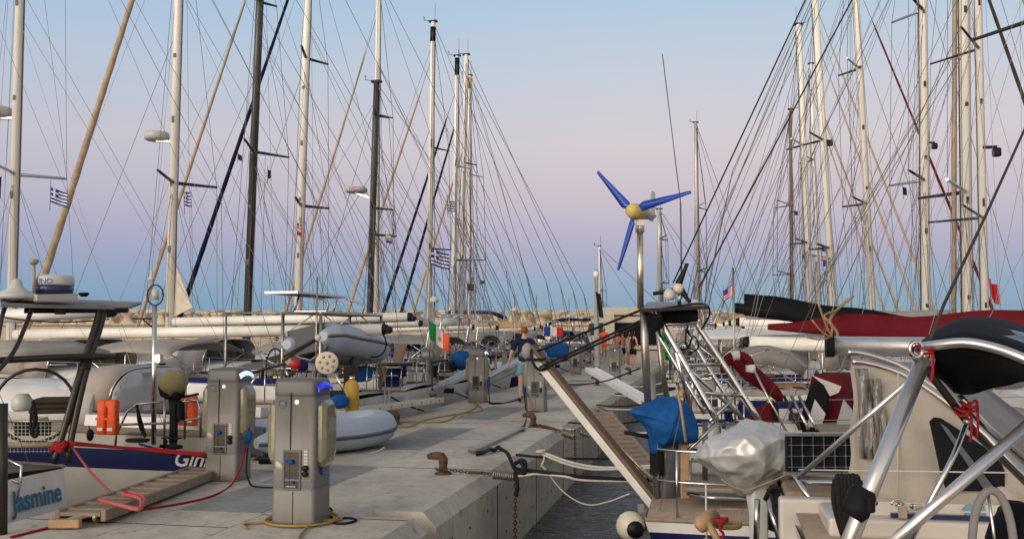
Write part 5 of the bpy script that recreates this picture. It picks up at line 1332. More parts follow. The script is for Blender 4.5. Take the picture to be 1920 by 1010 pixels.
# ---------- boat with the ladder arch, wind generator and raised gangway ---------------------------
b = RB = new_boat('sailboat', 'sailing boat with a steel ladder arch carrying a blue bladed wind generator', 10.9, 1, -.65, 11.5, 3.6, -.15, .6, group=GR)
hull(b, ('white_gel', 'navy', 'rib_dark'), (.10, .16), rake=.3, deck='teak_grey'); coaming(b, .1, .36, .34); cabin(b, .36, .72, .42); rails(b, h=.66)
mast_rig(b, 2490, Hm=15, w=26, boom=None, seed=31)
W(b, MB().box(UV(.6, 10.9, -.10), (1.1, 2.2, .06), -TH, .015), 'bathing_platform', 'teak_grey'); W(b, MB().box(UV(1.0, 10.9, .08), (.9, 2.0, .3), -TH, .02), 'cockpit_step', 'teak_grey'); W(b, MB().box(UV(1.8, 10.9, .25), (.9, 2.6, .5), -TH, .04), 'cockpit_seat', 'white_gel')
W(b, MB().box(UV(1.75, 10.9, .53), (1.1, 2.5, .06), -TH, .02), 'seat_cushion', 'teak_grey')
pf = W(b, MB().slab([P(1197, 579, 10.0), P(1327, 573, 10.3), P(1318, 566, 11.8), P(1216, 566, 11.5)], (0, 0, -.035)), 'arch_platform', 'dark_tube')
W(b, MB().box(P(1262, 592, 10.8), (.42, .6, .14), .1, .03), 'under_box', 'rubber', pf)
W(b, MB().slab([P(1205, 582, 10.1), P(1240, 590, 10.1), P(1245, 612, 10.2), P(1225, 625, 10.2)], UV(0, .1)), 'cable_bag', 'rubber', pf)
la = MB(); rr = .034
for pts in ([(1222, 576, 10.4), (1240, 605, 10.4), (1290, 692, 10.3), (1345, 790, 10.2)], [(1284, 572, 10.8), (1300, 598, 10.8), (1368, 700, 10.7), (1425, 790, 10.6)],
            [(1232, 622, 10.9), (1280, 705, 10.8), (1322, 775, 10.7)], [(1286, 618, 11.2), (1335, 700, 11.1), (1388, 780, 11.0)]):
    la.tube(cr([P(*q) for q in pts], 4), rr if pts[0][1] < 600 else .026, 8)
for a, c in (((1246, 608, 10.4), (1305, 605, 10.75)), ((1262, 645, 10.35), (1285, 640, 10.9)), ((1284, 683, 10.3), (1352, 683, 10.72)), ((1320, 736, 10.25), (1392, 742, 10.65)), ((1278, 705, 10.8), (1336, 703, 11.1)), ((1316, 765, 10.7), (1380, 768, 11)),
             ((1330, 790, 10.3), (1402, 720, 10.8)), ((1345, 790, 10.2), (1290, 845, 10.1)), ((1268, 660, 10.3), (1300, 790, 10.6)), ((1290, 690, 10.4), (1400, 790, 10.9)), ((1310, 640, 11.2), (1290, 790, 11))):
    la.tube([P(*a), P(*c)], .022, 6)
ao = W(b, la, 'ladder_arch', 'steel')
pp = MB()
for pts, r_ in (([(1207, 580, 10.2), (1209, 650, 10.2), (1216, 758, 10.2)], .043), ([(1232, 600, 10.9), (1240, 680, 10.9), (1250, 745, 10.9)], .03), ([(1222, 700, 10.2), (1228, 850, 10.2), (1232, 935, 10.2)], .036), ([(1270, 830, 10.3), (1270, 970, 10.3)], .024), ([(1293, 862, 10.2), (1292, 990, 10.2)], .024), ([(1322, 790, 10.5), (1322, 900, 10.4)], .03)):
    pp.tube([P(*q) for q in pts], r_, 8)
W(b, pp, 'arch_post', 'steel_dull', None)
gp = W(b, MB().tube([P(1201, 578, 10.5), P(1200, 428, 10.5)], .036, 10), 'generator_pole', 'brass_steel')
wg = W(b, MB().lathe([(.045, 0), (.05, .005), (.05, .1), (.045, .11)], P(1200, 436, 10.5), n=12).box(P(1200, 418, 10.45), (.08, .05, .06)), 'wind_generator', 'alu')
hub = P(1189, 396, 10.35); nf = V((-.60, -.80, .02)).normalized()
W(b, MB().lathe([(.03, .10), (.07, .07), (.09, 0), (.09, -.05), (.075, -.12), (.06, -.24), (.03, -.40)], hub, nf, 16), 'nacelle', 'nacelle_yellow', wg)
W(b, MB().lathe([(.062, 0), (.06, -.1), (.04, -.24), (.02, -.3)], hub - nf * .17, nf, 14), 'nacelle_tail', 'motor_white', wg)
tl = hub - nf * .36
W(b, MB().slab([tl + V((0, 0, -.06)), tl + V((.05, .1, -.06)), tl + V((.075, .12, .10)), tl + V((.09, .2, .28)), tl + V((.04, .16, .30)), tl + V((-.02, .04, .05))], nf.cross(V((0, 0, 1))) * .012), 'tail_fin', 'motor_white', wg)
W(b, MB().slab([tl + V((.0, .04, -.02)) - nf.cross(V((0, 0, 1))) * .003, tl + V((.05, .1, .04)) - nf.cross(V((0, 0, 1))) * .003, tl + V((.07, .13, .15)) - nf.cross(V((0, 0, 1))) * .003, tl + V((.0, .08, .09)) - nf.cross(V((0, 0, 1))) * .003], nf.cross(V((0, 0, 1))) * .018), 'fin_mark', 'blade_blue', wg)
def blades(hub, nf, tips, Y, m, root=.07, tip=.022, par=None, ch=.0):
    for px, py in tips:
        rd_ = ray(px, py); d = EYE + rd_ * ((hub - EYE).dot(nf) / rd_.dot(nf)) - hub; L = d.length; d.normalize(); e = nf.cross(d)
        rg = []
        for q, w_, tw in ((.10, root * .6, .5), (.2, root, .42), (.45, root * .76, .25), (.75, root * .5, .12), (.985, tip, .06), (1., tip * .7, .05)):
            c = hub + d * (L * q) ; ee = (e * math.cos(tw) + nf * math.sin(tw)); th = nf * .008
            rg.append([c - ee * w_ * .4 + th * .4, c + ee * w_ * .2 + th, c + ee * w_, c + ee * w_ * .2 - th, c - ee * w_ * .4 - th * .4])
        W(b, MB().loft(rg), 'blade', m, par)
blades(hub, nf, ((1121, 321), (1296, 361), (1158, 506)), 10.35, 'blade_blue', .074, .024, wg)
gp2 = W(b, MB().tube([P(1274, 572, 10.7), P(1273, 545, 10.7)], .022, 8), 'generator_pole', 'steel')
hub2 = P(1272, 541, 10.65); nf2 = V((-.3, -.95, .05)).normalized()
wg2 = W(b, MB().ball(hub2, .062, 14), 'wind_generator', 'cream'); blades(hub2, nf2, ((1290, 494), (1224, 549), (1293, 568)), 10.65, 'black', .06, .03, wg2)
W(b, MB().lathe([(.05, 0), (.065, .03), (.06, .09), (.03, .12), (.01, .125)], P(1255, 562, 10.6), n=14), 'gps_dome', 'motor_white')
W(b, MB().tube([P(1276, 380, 10.9), P(1242, 102, 11.2)], .006, 5).tube([P(1278, 560, 10.9), P(1276, 380, 10.9)], .010, 5), 'whip_aerial', 'wire')
W(b, MB().tube([P(1262, 530, 10.9), b.fr @ V((b.X(b.H), 0, b.H))], .009, 5), 'backstay', 'dark_tube'); W(b, MB().tube([P(1310, 540, 11.2), b.fr @ V((b.X(b.H) + .9, .4, b.H - .4))], .010, 5), 'backstay', 'brown_canvas')
for q in (((1200, 585, 10.2), (1262, 575, 10.2), (1320, 570, 10.5), (1330, 590, 10.6), (1310, 625, 10.8)), ((1250, 640, 10.6), (1285, 655, 10.7), (1300, 630, 10.8), (1310, 650, 10.8), (1290, 665, 10.8)), ((1292, 590, 10.7), (1285, 640, 10.7), (1295, 655, 10.7))):
    W(b, MB().tube(cr([P(*x) for x in q], 5), .011, 5), 'cable', 'black')
sb = MB().tube([b.fr @ V((2.4, 0, 1.47)), P(1556, 648, 11.6)], .105, 14); bo = W(b, MB().tube([P(1558, 648, 11.6), P(1556, 648, 11.6) + UV(5.4, 0, -.05)], .115, 16), 'boom', 'alu')
W(b, MB().loft([[P(1548, 648, 11.55) + UV(0, y * .118, 0) + V((0, 0, z * .125 + zo)) for y, z in ((1, .3), (.6, 1), (-.6, 1), (-1, .3), (-1, -.5), (-.5, -1.1), (.5, -1.1), (1, -.5))] for zo in (0,)] + [[P(1563, 648, 11.6) + UV(0, y * .12, 0) + V((0, 0, z * .12)) for y, z in ((1, .3), (.6, 1), (-.6, 1), (-1, .3), (-1, -.5), (-.5, -1.1), (.5, -1.1), (1, -.5))]], smooth=False), 'boom_end', 'rubber', bo)
for k in range(3): W(b, MB().tube(sag(P(1560 - 2 * k, 632, 11.5), P(1535 - 12 * k, 570 + 30 * k, 11.3), .03), .012, 5), 'mainsheet', 'rope_tan')
rope('twisted grey ropes tied round the ends of the maroon and black booms', [P(1563, 655, 12.5), P(1570, 625, 12.8), P(1556, 600, 13), P(1575, 575, 14), P(1590, 560, 14)], .02, 'rope_tan', name='rope_lashing')
rope('pale rope hanging from the boom crossing above the maroon cover', [P(1600, 555, 14), P(1570, 580, 13.5), P(1545, 592, 13), P(1560, 610, 12.8), P(1556, 640, 12)], .016, 'rope_tan', name='rope_lashing')
# gangway
ga, gb = P(992, 655, 11.2), P(1236, 958, 10.3)
t = thing('gangway', 'raised white gangway with a brown teak tread slanting up over the water', 'gangway', (ga + gb) / 2, 0)
x_ = (gb - ga).normalized(); up = V((0, -1, .0)); 
nrm = V((.72, -.52, .48)); nrm = (nrm - x_ * nrm.dot(x_)).normalized(); sd = x_.cross(nrm)
MB().beam(ga + nrm * .07, gb + nrm * .07, .125, .045, nrm, .006).build('tread', 'teak', t)
for s in (1, -1): MB().beam(ga + sd * s * .042, gb + sd * s * .042, .03, .085, nrm, .006).build('side_rail', 'white_gel' , t)
for k in range(5): q = ga.lerp(gb, .5 + k * .025 if k < 3 else .93 - k * .02); MB().ball(q + sd * (-.058) , .012, 6).build('bolt', 'steel', t)
MB().tube([P(975, 668, 11.3), P(993, 655, 11.3), P(1010, 664, 11.2)], [.03, .06, .04], 10).build('tip_roller', 'galv', t)
MB().ball(ga + V((-.02, -.06, -.02)), (.07, .07, .10), 12).build('tip_fender', 'grey_canvas', t)
for a, c in (((1200, 582, 10.2), (1003, 660, 11.1)), ((1203, 600, 10.2), (1012, 688, 11.0)), ((1205, 606, 10.2), (1012, 694, 11.0))):
    rope('dark doubled tackle line from the ladder arch to the raised gangway tip', [P(*a), P(*c)], .014, 'rope_black', group='tackle lines holding up the brown gangway', smooth=False)
rope('black line looped round the gangway tip', coil(P(1006, 674, 11.1), .10, 0, 2, 0, 5), .014, 'rope_black', name='rope_knot')
rope('black loop of rope hanging under the gangway near the far pedestal', [P(995, 655, 11.1), P(1000, 680, 11), P(1010, 692, 11), P(1024, 690, 11), P(1026, 676, 11)], .016, 'rope_black', name='rope_knot')
W(b, MB().tube([P(1108, 790, 11), P(1170, 845, 10.8), P(1222, 898, 10.5)], .022, 8), 'gangway_strut', 'brass_steel')
g = [[P(1120 + 95 * q + 14 * s, 775 + 110 * q - 10 * s, 13.5 - 1.5 * q) for s in (-1, 0, 1)] for q in [k / 10 for k in range(11)]]
o = gangway('weathered brown slatted gangway slanting behind the raised brown one', P(1120, 775, 14), P(1214, 888, 12.5), .4, .05, 'teak_grey', 'teak_grey', slats=14)
gangway('white aluminium gangway sloping from the far pier edge down to a boat', P(1108, 692, 19.5), P(1212, 752, 16), .2, .06, 'white_gel')
# stern equipment
W(b, MB().box(P(1284, 885, 10.2), (.09, .05, .62), 0, .01), 'motor_board', 'wood_pale')
outboard('dark grey outboard motor hung on the stern of the ladder arch boat', P(1252, 800, 10.2) + V((0, 0, -.57)), .25, 1.05)
OL = [(1176, 771), (1196, 761), (1218, 751), (1240, 743), (1268, 745), (1290, 759), (1302, 786), (1307, 812), (1297, 828), (1276, 832), (1252, 832), (1236, 841), (1222, 850), (1217, 826), (1208, 800), (1190, 784)]
ol = cr([P(x, y, 10.15) for x, y in OL] + [P(*OL[0], 10.15)], 3)[:-1]
def bfold(q, t, s_, h):
    n_ = 1 - 2 * abs(mnoise.noise(V((q.x * 5, t * 6, q.z * 3)) + V((2, 5, 1))))
    return q + V((.010 * n_, -.06 * math.sin(t * 31) * s_ * abs(h) - .035 * n_ * min(1, abs(h) * 2), .02 * math.sin(t * 19 + 2) * abs(h)))
o = pillow(ol, V((.03, -.26, 0)), 16, bfold).build('motor_cover', 'blue_canvas'); tag(o, 'blue canvas cover draped over the dark outboard motor', 'cover')
rope('speckled rope running down over the blue motor cover', [P(1268, 722, 9.8), P(1276, 760, 9.75), P(1282, 800, 9.75), P(1286, 828, 9.85)], .014, 'rope_tan')
t = thing('fender_roller', 'cream ball fender with a black core at the stern just above the water', 'fender', P(1182, 985, 9.7)); c = V(t.location)
MB().ball(c, .145, 16).build('float', 'cream', t); MB().lathe([(.085, 0), (.085, .02)], c + V((.03, -.135, -.01)), (.15, -1, 0), 14).build('core', 'black', t)
an = MB()
for a, c in (((1200, 945, 9.9), (1205, 1000, 9.8)), ((1210, 955, 9.9), (1195, 1000, 9.7)), ((1235, 965, 9.9), (1240, 1005, 9.8)), ((1190, 1000, 9.7), (1250, 990, 9.8))): an.beam(P(*a), P(*c), .07, .05)
for k in range(5): an.ball(P(1205 + k * 10, 985 + (k % 2) * 8, 9.75), .04, 8)
W(b, an, 'windlass', 'galv')
W(b, MB().tube(cr([P(1290, 925, 9.9), P(1330, 932, 9.6), P(1400, 935, 9.6)], 4), .02, 8), 'platform_rail', 'steel'); W(b, MB().tube([P(1296, 862, 10.0), P(1400, 868, 9.9)], .022, 8), 'platform_rail', 'steel_dull')
W(b, MB().box(P(1345, 912, 9.9), (.7, .5, .05), -TH, .02), 'swim_seat', 'teak_grey')

# ---------- boat with the canvas tent -----------------------------------------------------------
b = RA = new_boat('sailboat', 'white sailing boat with a beige cockpit tent and a solar panel on its rail', 6.5, 1, .45, 11.5, 3.5, .55, 1.0, group=GR)
hull(b, ('offwhite', 'navy', 'rib_dark'), (.05, .12), deck='teak_grey'); coaming(b, .02, .3, .2, 'offwhite')
D = 5.6
cA = [P(1597, 678, 5.3), P(1625, 680, 5.3), P(1690, 700, 5.25), P(1745, 733, 5.2), P(1800, 775, 5.15), P(1850, 818, 5.1), P(1905, 880, 5.05), P(1990, 960, 5.0)]     # hoop towards the camera
lo = [P(1588, 905, 5.3), P(1622, 925, 5.28), P(1655, 940, 5.2), P(1705, 952, 5.15), P(1770, 972, 5.1), P(1815, 980, 5.1), P(1870, 978, 5.05), P(1990, 1000, 5.0)]
cA2, lo2 = cr(cA, 3), cr(lo, 3)
g = [[p.lerp(q, k / 12) + V((0, -.05 * math.sin(PI * k / 12) + (.018 * math.sin(k * 1.1 + i * .55) + .011 * math.sin(i * 1.3 - k * .9)) * math.sin(PI * k / 12) ** .5, 0)) for i, (p, q) in enumerate(zip(cA2, lo2))] for k in range(13)]
te = W(b, MB().sheet(g, .012), 'cockpit_tent', 'beige_canvas')
g = [[p + UV(.6 * q, 1.3 * q, -.05 * q) for p in cA2] for q in (0, .25, .5, .75, 1)]
W(b, MB().sheet(g, .012), 'tent_roof', 'grey_canvas', te)
W(b, MB().tube(cA2, .018, 8), 'hoop', 'steel', te); W(b, MB().tube([p + V((.02, .12, .05)) for p in cA2], .016, 8), 'hoop', 'steel', te)
wp = [(1744, 790), (1752, 782), (1764, 783), (1800, 806), (1850, 840), (1876, 864), (1884, 884), (1884, 912), (1876, 920), (1782, 920), (1774, 914), (1766, 892)]
W(b, MB().slab([P(x, y, 5.02) for x, y in wp], (0, .012, 0)), 'tent_window', 'glass_dark', te)
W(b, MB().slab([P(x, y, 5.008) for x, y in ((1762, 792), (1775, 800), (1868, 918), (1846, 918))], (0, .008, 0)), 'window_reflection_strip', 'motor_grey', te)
for x0, x1 in ((1605, 1628), (1632, 1652)):
    g = [[P(x0 + (x1 - x0) * j / 4 + 10 * q, 690 + 170 * q + (20 if x0 > 1620 else 0) * (1 - q), 5.18 + .04 * math.sin(j * 1.7 + q * 6)) for j in range(5)] for q in [k / 8 for k in range(9)]]
    W(b, MB().sheet(g, .01), 'rolled_window', 'vinyl_smoke', te)
W(b, MB().tube([P(1684, 700, 5.18), P(1683, 948, 5.1)], .004, 5), 'zip', 'offwhite', te)
for px, py in ((1641, 942), (1682, 944), (1710, 948), (1788, 966)): W(b, MB().lathe([(.014, 0), (.014, .006)], P(px, py, 5.08), (0, -1, 0), 8), 'stud', 'steel_dull', te)
g = [[P(1745 + 240 * q, 738 + 40 * q + (100 - 10 * q) * s, 6.4 - .4 * s) for s in (0, .5, 1)] for q in [k / 5 for k in range(6)]]
W(b, MB().sheet(g, .01), 'rear_awning', 'beige_canvas', te)
sp = W(b, MB().box(P(1545, 850, 6.3), (.50, .04, .24), -.0, .004), 'solar_panel', 'glass_dark')
k = MB(); c0 = P(1545, 850, 6.27)
for i in range(7): k.box(c0 + V((-.21 + .07 * i, 0, 0)), (.003, .012, .22))
for j in (-.085, -.015, .055): k.box(c0 + V((0, 0, j)), (.46, .012, .003))
for i in range(6):
    for j in (-.085, -.015, .055): k.box(c0 + V((-.14 + .07 * i, -.001, j)), (.012, .013, .012), Matrix.Rotation(PI / 4, 3, 'Y'))
W(b, k, 'cell_grid', 'alu', sp); W(b, MB().box(c0 + V((0, 0, .125)), (.52, .05, .02)).box(c0 + V((0, 0, -.125)), (.52, .05, .02)), 'panel_frame', 'alu', sp)
rl = MB()
for pts, r_ in (([(1495, 903, 5.9), (1600, 905, 5.6), (1650, 905, 5.5), (1668, 912, 5.45), (1685, 940, 5.4), (1700, 1012, 5.3)], .017), ([(1490, 890, 5.9), (1512, 925, 5.8), (1545, 960, 5.75), (1551, 1012, 5.7)], .018), ([(1500, 988, 5.8), (1690, 994, 5.4)], .012), ([(1650, 905, 5.5), (1925, 903, 5.0)], .006),
                ):
    rl.tube(cr([P(*q) for q in pts], 4), r_, 8)
W(b, rl, 'pushpit', 'steel'); W(b, MB().tube([P(1440, 935, 6.5), P(1462, 1012, 6.4)], .02, 8), 'stanchion', 'steel'); W(b, MB().tube([P(1420, 935, 6.3), P(1418, 1012, 6.3)], .02, 8), 'stanchion', 'steel'); W(b, MB().tube([P(1497, 880, 5.4), P(1920, 886, 4.6)], .004, 5).tube([P(1700, 958, 5.0), P(1920, 960, 4.6)], .004, 5), 'lifeline', 'rope_white')
W(b, MB().box(P(1560, 922, 6.2), (.6, .4, .06), -TH, .02), 'stern_seat', 'teak_grey'); W(b, MB().box(P(1565, 975, 5.6), (.62, .12, .25), -TH, .02), 'stern_coaming', 'offwhite')
W(b, MB().box(P(1775, 1000, 4.9) + V((0, .3, .0)), (1.0, .5, .10), -TH, .02), 'side_coaming', 'offwhite'); W(b, MB().box(P(1790, 975, 5.0), (.62, .03, .055), -TH), 'navy_band', 'navy')
for px in (1692, 1722): W(b, MB().box(P(px, 958, 5.0), (.045, .03, .07), -TH, .004), 'cleat', 'steel'); 
W(b, MB().tube([P(1683, 946, 4.97) + V((.03 * math.cos(a), 0, .03 * math.sin(a))) for a in [PI * k / 8 for k in range(9)]], .006, 6), 'rail_eye', 'steel')
W(b, MB().slab([P(1806, 955, 5.0), P(1815, 946, 5.0), P(1845, 946, 5.0), P(1850, 970, 5.0), P(1815, 968, 5.0)], (0, .02, 0)), 'porthole', 'glass_blue')
# silver covered outboard
op = P(1415, 850, 6.9)
outboard('white outboard motor with a silver sheet over its cowling on the stern rail', op + V((.02, 0, -.62)), PI + .25, 1.0, cover='motor_white', leg='motor_white')
OL = [(1322, 858), (1330, 832), (1350, 810), (1374, 797), (1402, 790), (1436, 789), (1457, 797), (1470, 815), (1482, 838), (1496, 872), (1480, 888), (1452, 899), (1420, 912), (1398, 921), (1372, 914), (1352, 896), (1334, 880)]
sc_ = P(1410, 852, 6.9)
ol = cr([P(x, y, 6.9) for x, y in OL] + [P(*OL[0], 6.9)], 10)[:-1]
def sfold(q, t, s_, h):
    u_ = V(((q.x - sc_.x) / .34, (q.y - sc_.y) / .3, (q.z - sc_.z) / .26)); d = u_.normalized()
    k = facets(d * 1., V((0, 0, 0)), 4, 1, 22).length
    r1 = (1 - abs(mnoise.noise(d * 2.1 + V((4, 7, 1)))) * 2) ; r2 = (1 - abs(mnoise.noise(V((d.x * 5, d.y * 5, d.z * 3.2)) + V((1, 3, 9)))) * 2.2)
    rim = min(1, abs(h) * 3 + .25)
    return sc_ + (q - sc_) * (1.0 + 1.3 * (k - .97) + .06 * r1 * rim + .018 * r2 * rim - .02)
o = pillow(ol, V((.04, -.30, .05)), 34, sfold).build('motor_cover', 'silver_cover'); tag(o, 'crumpled silver sheet cover over the outboard in the right foreground', 'cover')
rope('drawcord gathered round the bottom of the silver cover', [P(x, y, 6.62) for x, y in ((1352, 897), (1375, 912), (1400, 918), (1425, 910), (1455, 898), (1480, 887))], .006, 'rope_tan')
rope('black hose loops hanging from the silver covered outboard', [P(1435, 935, 6.4), P(1450, 912, 6.3), P(1470, 925, 6.3), P(1478, 960, 6.3), P(1462, 970, 6.3), P(1452, 945, 6.3), P(1480, 940, 6.2), P(1500, 985, 6.2), P(1504, 1015, 6.2)], .017, 'rope_black', 'hose', 'fuel_hose')
rope('second black hose loop falling beside the white outboard leg', [P(1440, 915, 6.35), P(1455, 950, 6.3), P(1462, 990, 6.25), P(1475, 1012, 6.2)], .015, 'rope_black', 'hose', 'fuel_hose')
cl = []
for k in range(7): cl += [P(1566 + 7 * k, 898, 4.6), P(1564 + 7.5 * k, 940 + (k % 3) * 14, 4.58), P(1580 + 3.5 * k, 1000 + (k % 2) * 12, 4.6), P(1575 + 6 * k, 960, 4.56), P(1570 + 7 * k, 900, 4.55)]
rope('black rope coiled in long loops over the stern rail', cl, .014, 'rope_black', name='rope_coil')
t = thing('mallet', 'wooden mallet with a pale handle leaning at the stern', 'mallet', P(1340, 1000, 7.6)); c = P(1328, 978, 7.6)
MB().tube([P(1308, 988, 7.6), P(1312, 984, 7.6), P(1340, 966, 7.7), P(1344, 964, 7.7)], [.05, .065, .065, .05], 12).build('head', 'wood_pale', t); MB().tube([P(1326, 977, 7.6), P(1352, 1022, 7.5)], .028, 8).build('handle', 'wood_pale', t)
rope('red cord tied in a loop beside the wooden mallet', coil(P(1352, 975, 7.6), .045, 0, 2, 0, 1) + [P(1350, 990, 7.5), P(1356, 1000, 7.5), P(1352, 1015, 7.5)], .012, 'rope_red', name='rope_knot')
rope('tan rope coil lying behind the wooden mallet', coil(P(1364, 985, 7.8), .1, 0, 3, 0, 2), .016, 'rope_tan', name='rope_coil')

# ---------- nearest boat: silver frame and black canopy --------------------------------------------
b = RC = new_boat('sailboat', 'nearest boat with a silver tube frame and a black canopy at the lower right', 2.5, 1, .9, 10, 3.2, -.1, .4, group=GR)
hull(b, ('white_gel', 'navy', 'rib_dark')); cabin(b, .5, .8, .3)
f1 = W(b, MB().tube([P(1570, 1070, 2.5), P(1735, 665, 2.75)], .0225, 16), 'frame_tube', 'alu')
W(b, MB().tube([P(1597, 968, 2.5), P(1603, 958, 2.5), P(1617, 925, 2.52), P(1622, 915, 2.52)], [.028, .036, .036, .028], 16).box(P(1628, 945, 2.48), (.022, .035, .04), .3, .006), 'tube_joint', 'rubber', f1)
W(b, MB().tube([P(1731, 678, 2.74), P(1736, 655, 2.75)], .03, 14), 'tube_cap', 'steel', f1)
hp = cr([P(1728, 650, 2.75), P(1760, 646, 2.7), P(1810, 642, 2.65), P(1865, 652, 2.6), P(1920, 672, 2.55), P(2010, 715, 2.5)], 5)
W(b, MB().tube(hp, .0135, 14), 'canopy_hoop', 'alu', f1)
W(b, MB().tube([P(1718, 655, 2.7) + V((.018 * math.cos(a), 0, .022 * math.sin(a))) for a in [2 * PI * k / 14 for k in range(15)]], .006, 6), 'ring', 'steel', f1)
W(b, MB().tube([P(1670, 1020, 2.4), P(1940, 785, 2.5)], .0148, 14), 'frame_tube', 'alu'); W(b, MB().tube([P(1496, 895, 3.2), P(1706, 712, 2.85)], .0088, 10), 'brace_tube', 'alu')
W(b, MB().tube([P(1704, 1020, 2.9), P(1790, 850, 2.95), P(1812, 795, 3.0)], .0085, 10), 'brace_tube', 'steel'); W(b, MB().tube([P(1740, 695, 2.9), P(1830, 812, 3.1), P(1925, 905, 3.3)], .012, 10), 'brace_tube', 'dark_tube'); W(b, MB().tube([P(1800, 745, 3.0), P(1850, 800, 3.1), P(1940, 880, 3.2)], .012, 10), 'brace_tube', 'steel')
W(b, MB().tube([P(1812, 795, 2.98), P(1816, 785, 2.98)], .013, 10), 'tube_cap', 'steel_dull')
W(b, MB().tube([P(1740, 648, 2.78), P(1770, 570, 3.0), P(1850, 400, 3.6), P(1990, 90, 4.8)], .0055, 8), 'backstay', 'brown_canvas')
top = cr([P(1738, 655, 3.3), P(1752, 632, 3.3), P(1790, 604, 3.35), P(1835, 597, 3.35), P(1880, 603, 3.3), P(1930, 616, 3.3), P(2010, 640, 3.3)], 4)
hq = [hp[int(round(i * (len(hp) - 1) / (len(top) - 1)))] for i in range(len(top))]
g = [[a.lerp(c, q) + V((0, 0, .02 * math.sin(PI * q))) for a, c in zip(hq, top)] for q in [k / 6 for k in range(7)]]
cn = W(b, MB().sheet(g, .008, slot=None), 'canopy', 'black_canvas')
n_ = len(hq); W(b, MB().sheet([[hq[i].lerp(top[i], q) + V((0, -.03, .02 * math.sin(PI * q) - .004)) for i in range(n_ // 2 - 4, n_ - 3)] for q in (.25, .45, .65)], .004), 'canopy_window', 'sky_reflection', cn)
lo = cr([P(1742, 668, 2.85), P(1768, 705, 2.95), P(1800, 738, 3.05), P(1832, 736, 3.0), P(1880, 724, 2.9), P(1930, 716, 2.8), P(2010, 730, 2.7)], 4)
hq2 = [hp[int(round(i * (len(hp) - 1) / (len(lo) - 1)))] for i in range(len(lo))]
g = [[a.lerp(c, q) + V((0, .10 * math.sin(PI * q) + .01 * math.sin(i * 1.1 + q * 5), 0)) for i, (a, c) in enumerate(zip(hq2, lo))] for q in [k / 6 for k in range(7)]]
W(b, MB().sheet(g, .008), 'canopy_skirt', 'black_canvas', cn); W(b, MB().tube(top, .006, 6), 'canopy_piping', 'alu', cn)
for q in ((1733, 654, 2.72), (1818, 762, 2.98), (1806, 770, 2.97)):
    c = P(*q); o = rope('red cord lashed round the canopy frame', [c + V((.022 * math.cos(a), -.022 * math.sin(a), .0016 * k - .014 + .004 * math.sin(k * 1.7))) for k, a in enumerate([2 * PI * j / 8 for j in range(17)])] + [c + V((.01, -.03, -.05)), c + V((.004, -.03, -.09))], .0042, 'rope_red', name='cord_lashing', group='red cords tied on the canopy frame')
rope('thin maroon cord stretched inside the black canopy', [P(1742, 650, 2.8), P(1798, 620, 3.2)], .004, 'rope_red', smooth=False)
wc = P(1862, 1030, 2.9)
wo = W(b, MB().tube([wc + V((.062 * math.cos(a), 0, .175 * math.sin(a))) for a in [2 * PI * k / 28 for k in range(29)]], .0125, 10), 'steering_wheel', 'grey_canvas'); W(b, MB().tube([wc + V((-.01, 0, .17)), wc + V((.02, .0, -.1))], .005, 6), 'wheel_spoke', 'steel', wo)
W(b, MB().ball(P(1918, 1020, 3.0), (.085, .15, .13), 16, fn=lambda d: 1 + .06 * math.sin(6 * d.x + 3 * d.z)), 'seat_cover', 'black_canvas')
# ---------- people ------------------------------------------------------------------------
def skin_mesh(J, E, root, sub=1):
    me = bpy.data.meshes.new('tmp'); names = list(J)
    me.from_pydata([J[n][0] for n in names], [(names.index(a), names.index(c)) for a, c in E], [])
    o = bpy.data.objects.new('tmp', me); COL.objects.link(o)
    o.modifiers.new('s', 'SKIN'); sv = me.skin_vertices[0].data
    for i, n in enumerate(names):
        r = J[n][1]; sv[i].radius = r if isinstance(r, tuple) else (r, r); sv[i].use_root = n == root
    m_ = o.modifiers.new('u', 'SUBSURF'); m_.levels = sub; m_.render_levels = sub
    bpy.context.view_layer.update()
    ev = o.evaluated_get(bpy.context.evaluated_depsgraph_get()); q = ev.to_mesh()
    vs = [p.co.copy() for p in q.vertices]; fs = [list(f.vertices) for f in q.polygons]
    ev.to_mesh_clear(); COL.objects.unlink(o); bpy.data.objects.remove(o); bpy.data.meshes.remove(me)
    return vs, fs
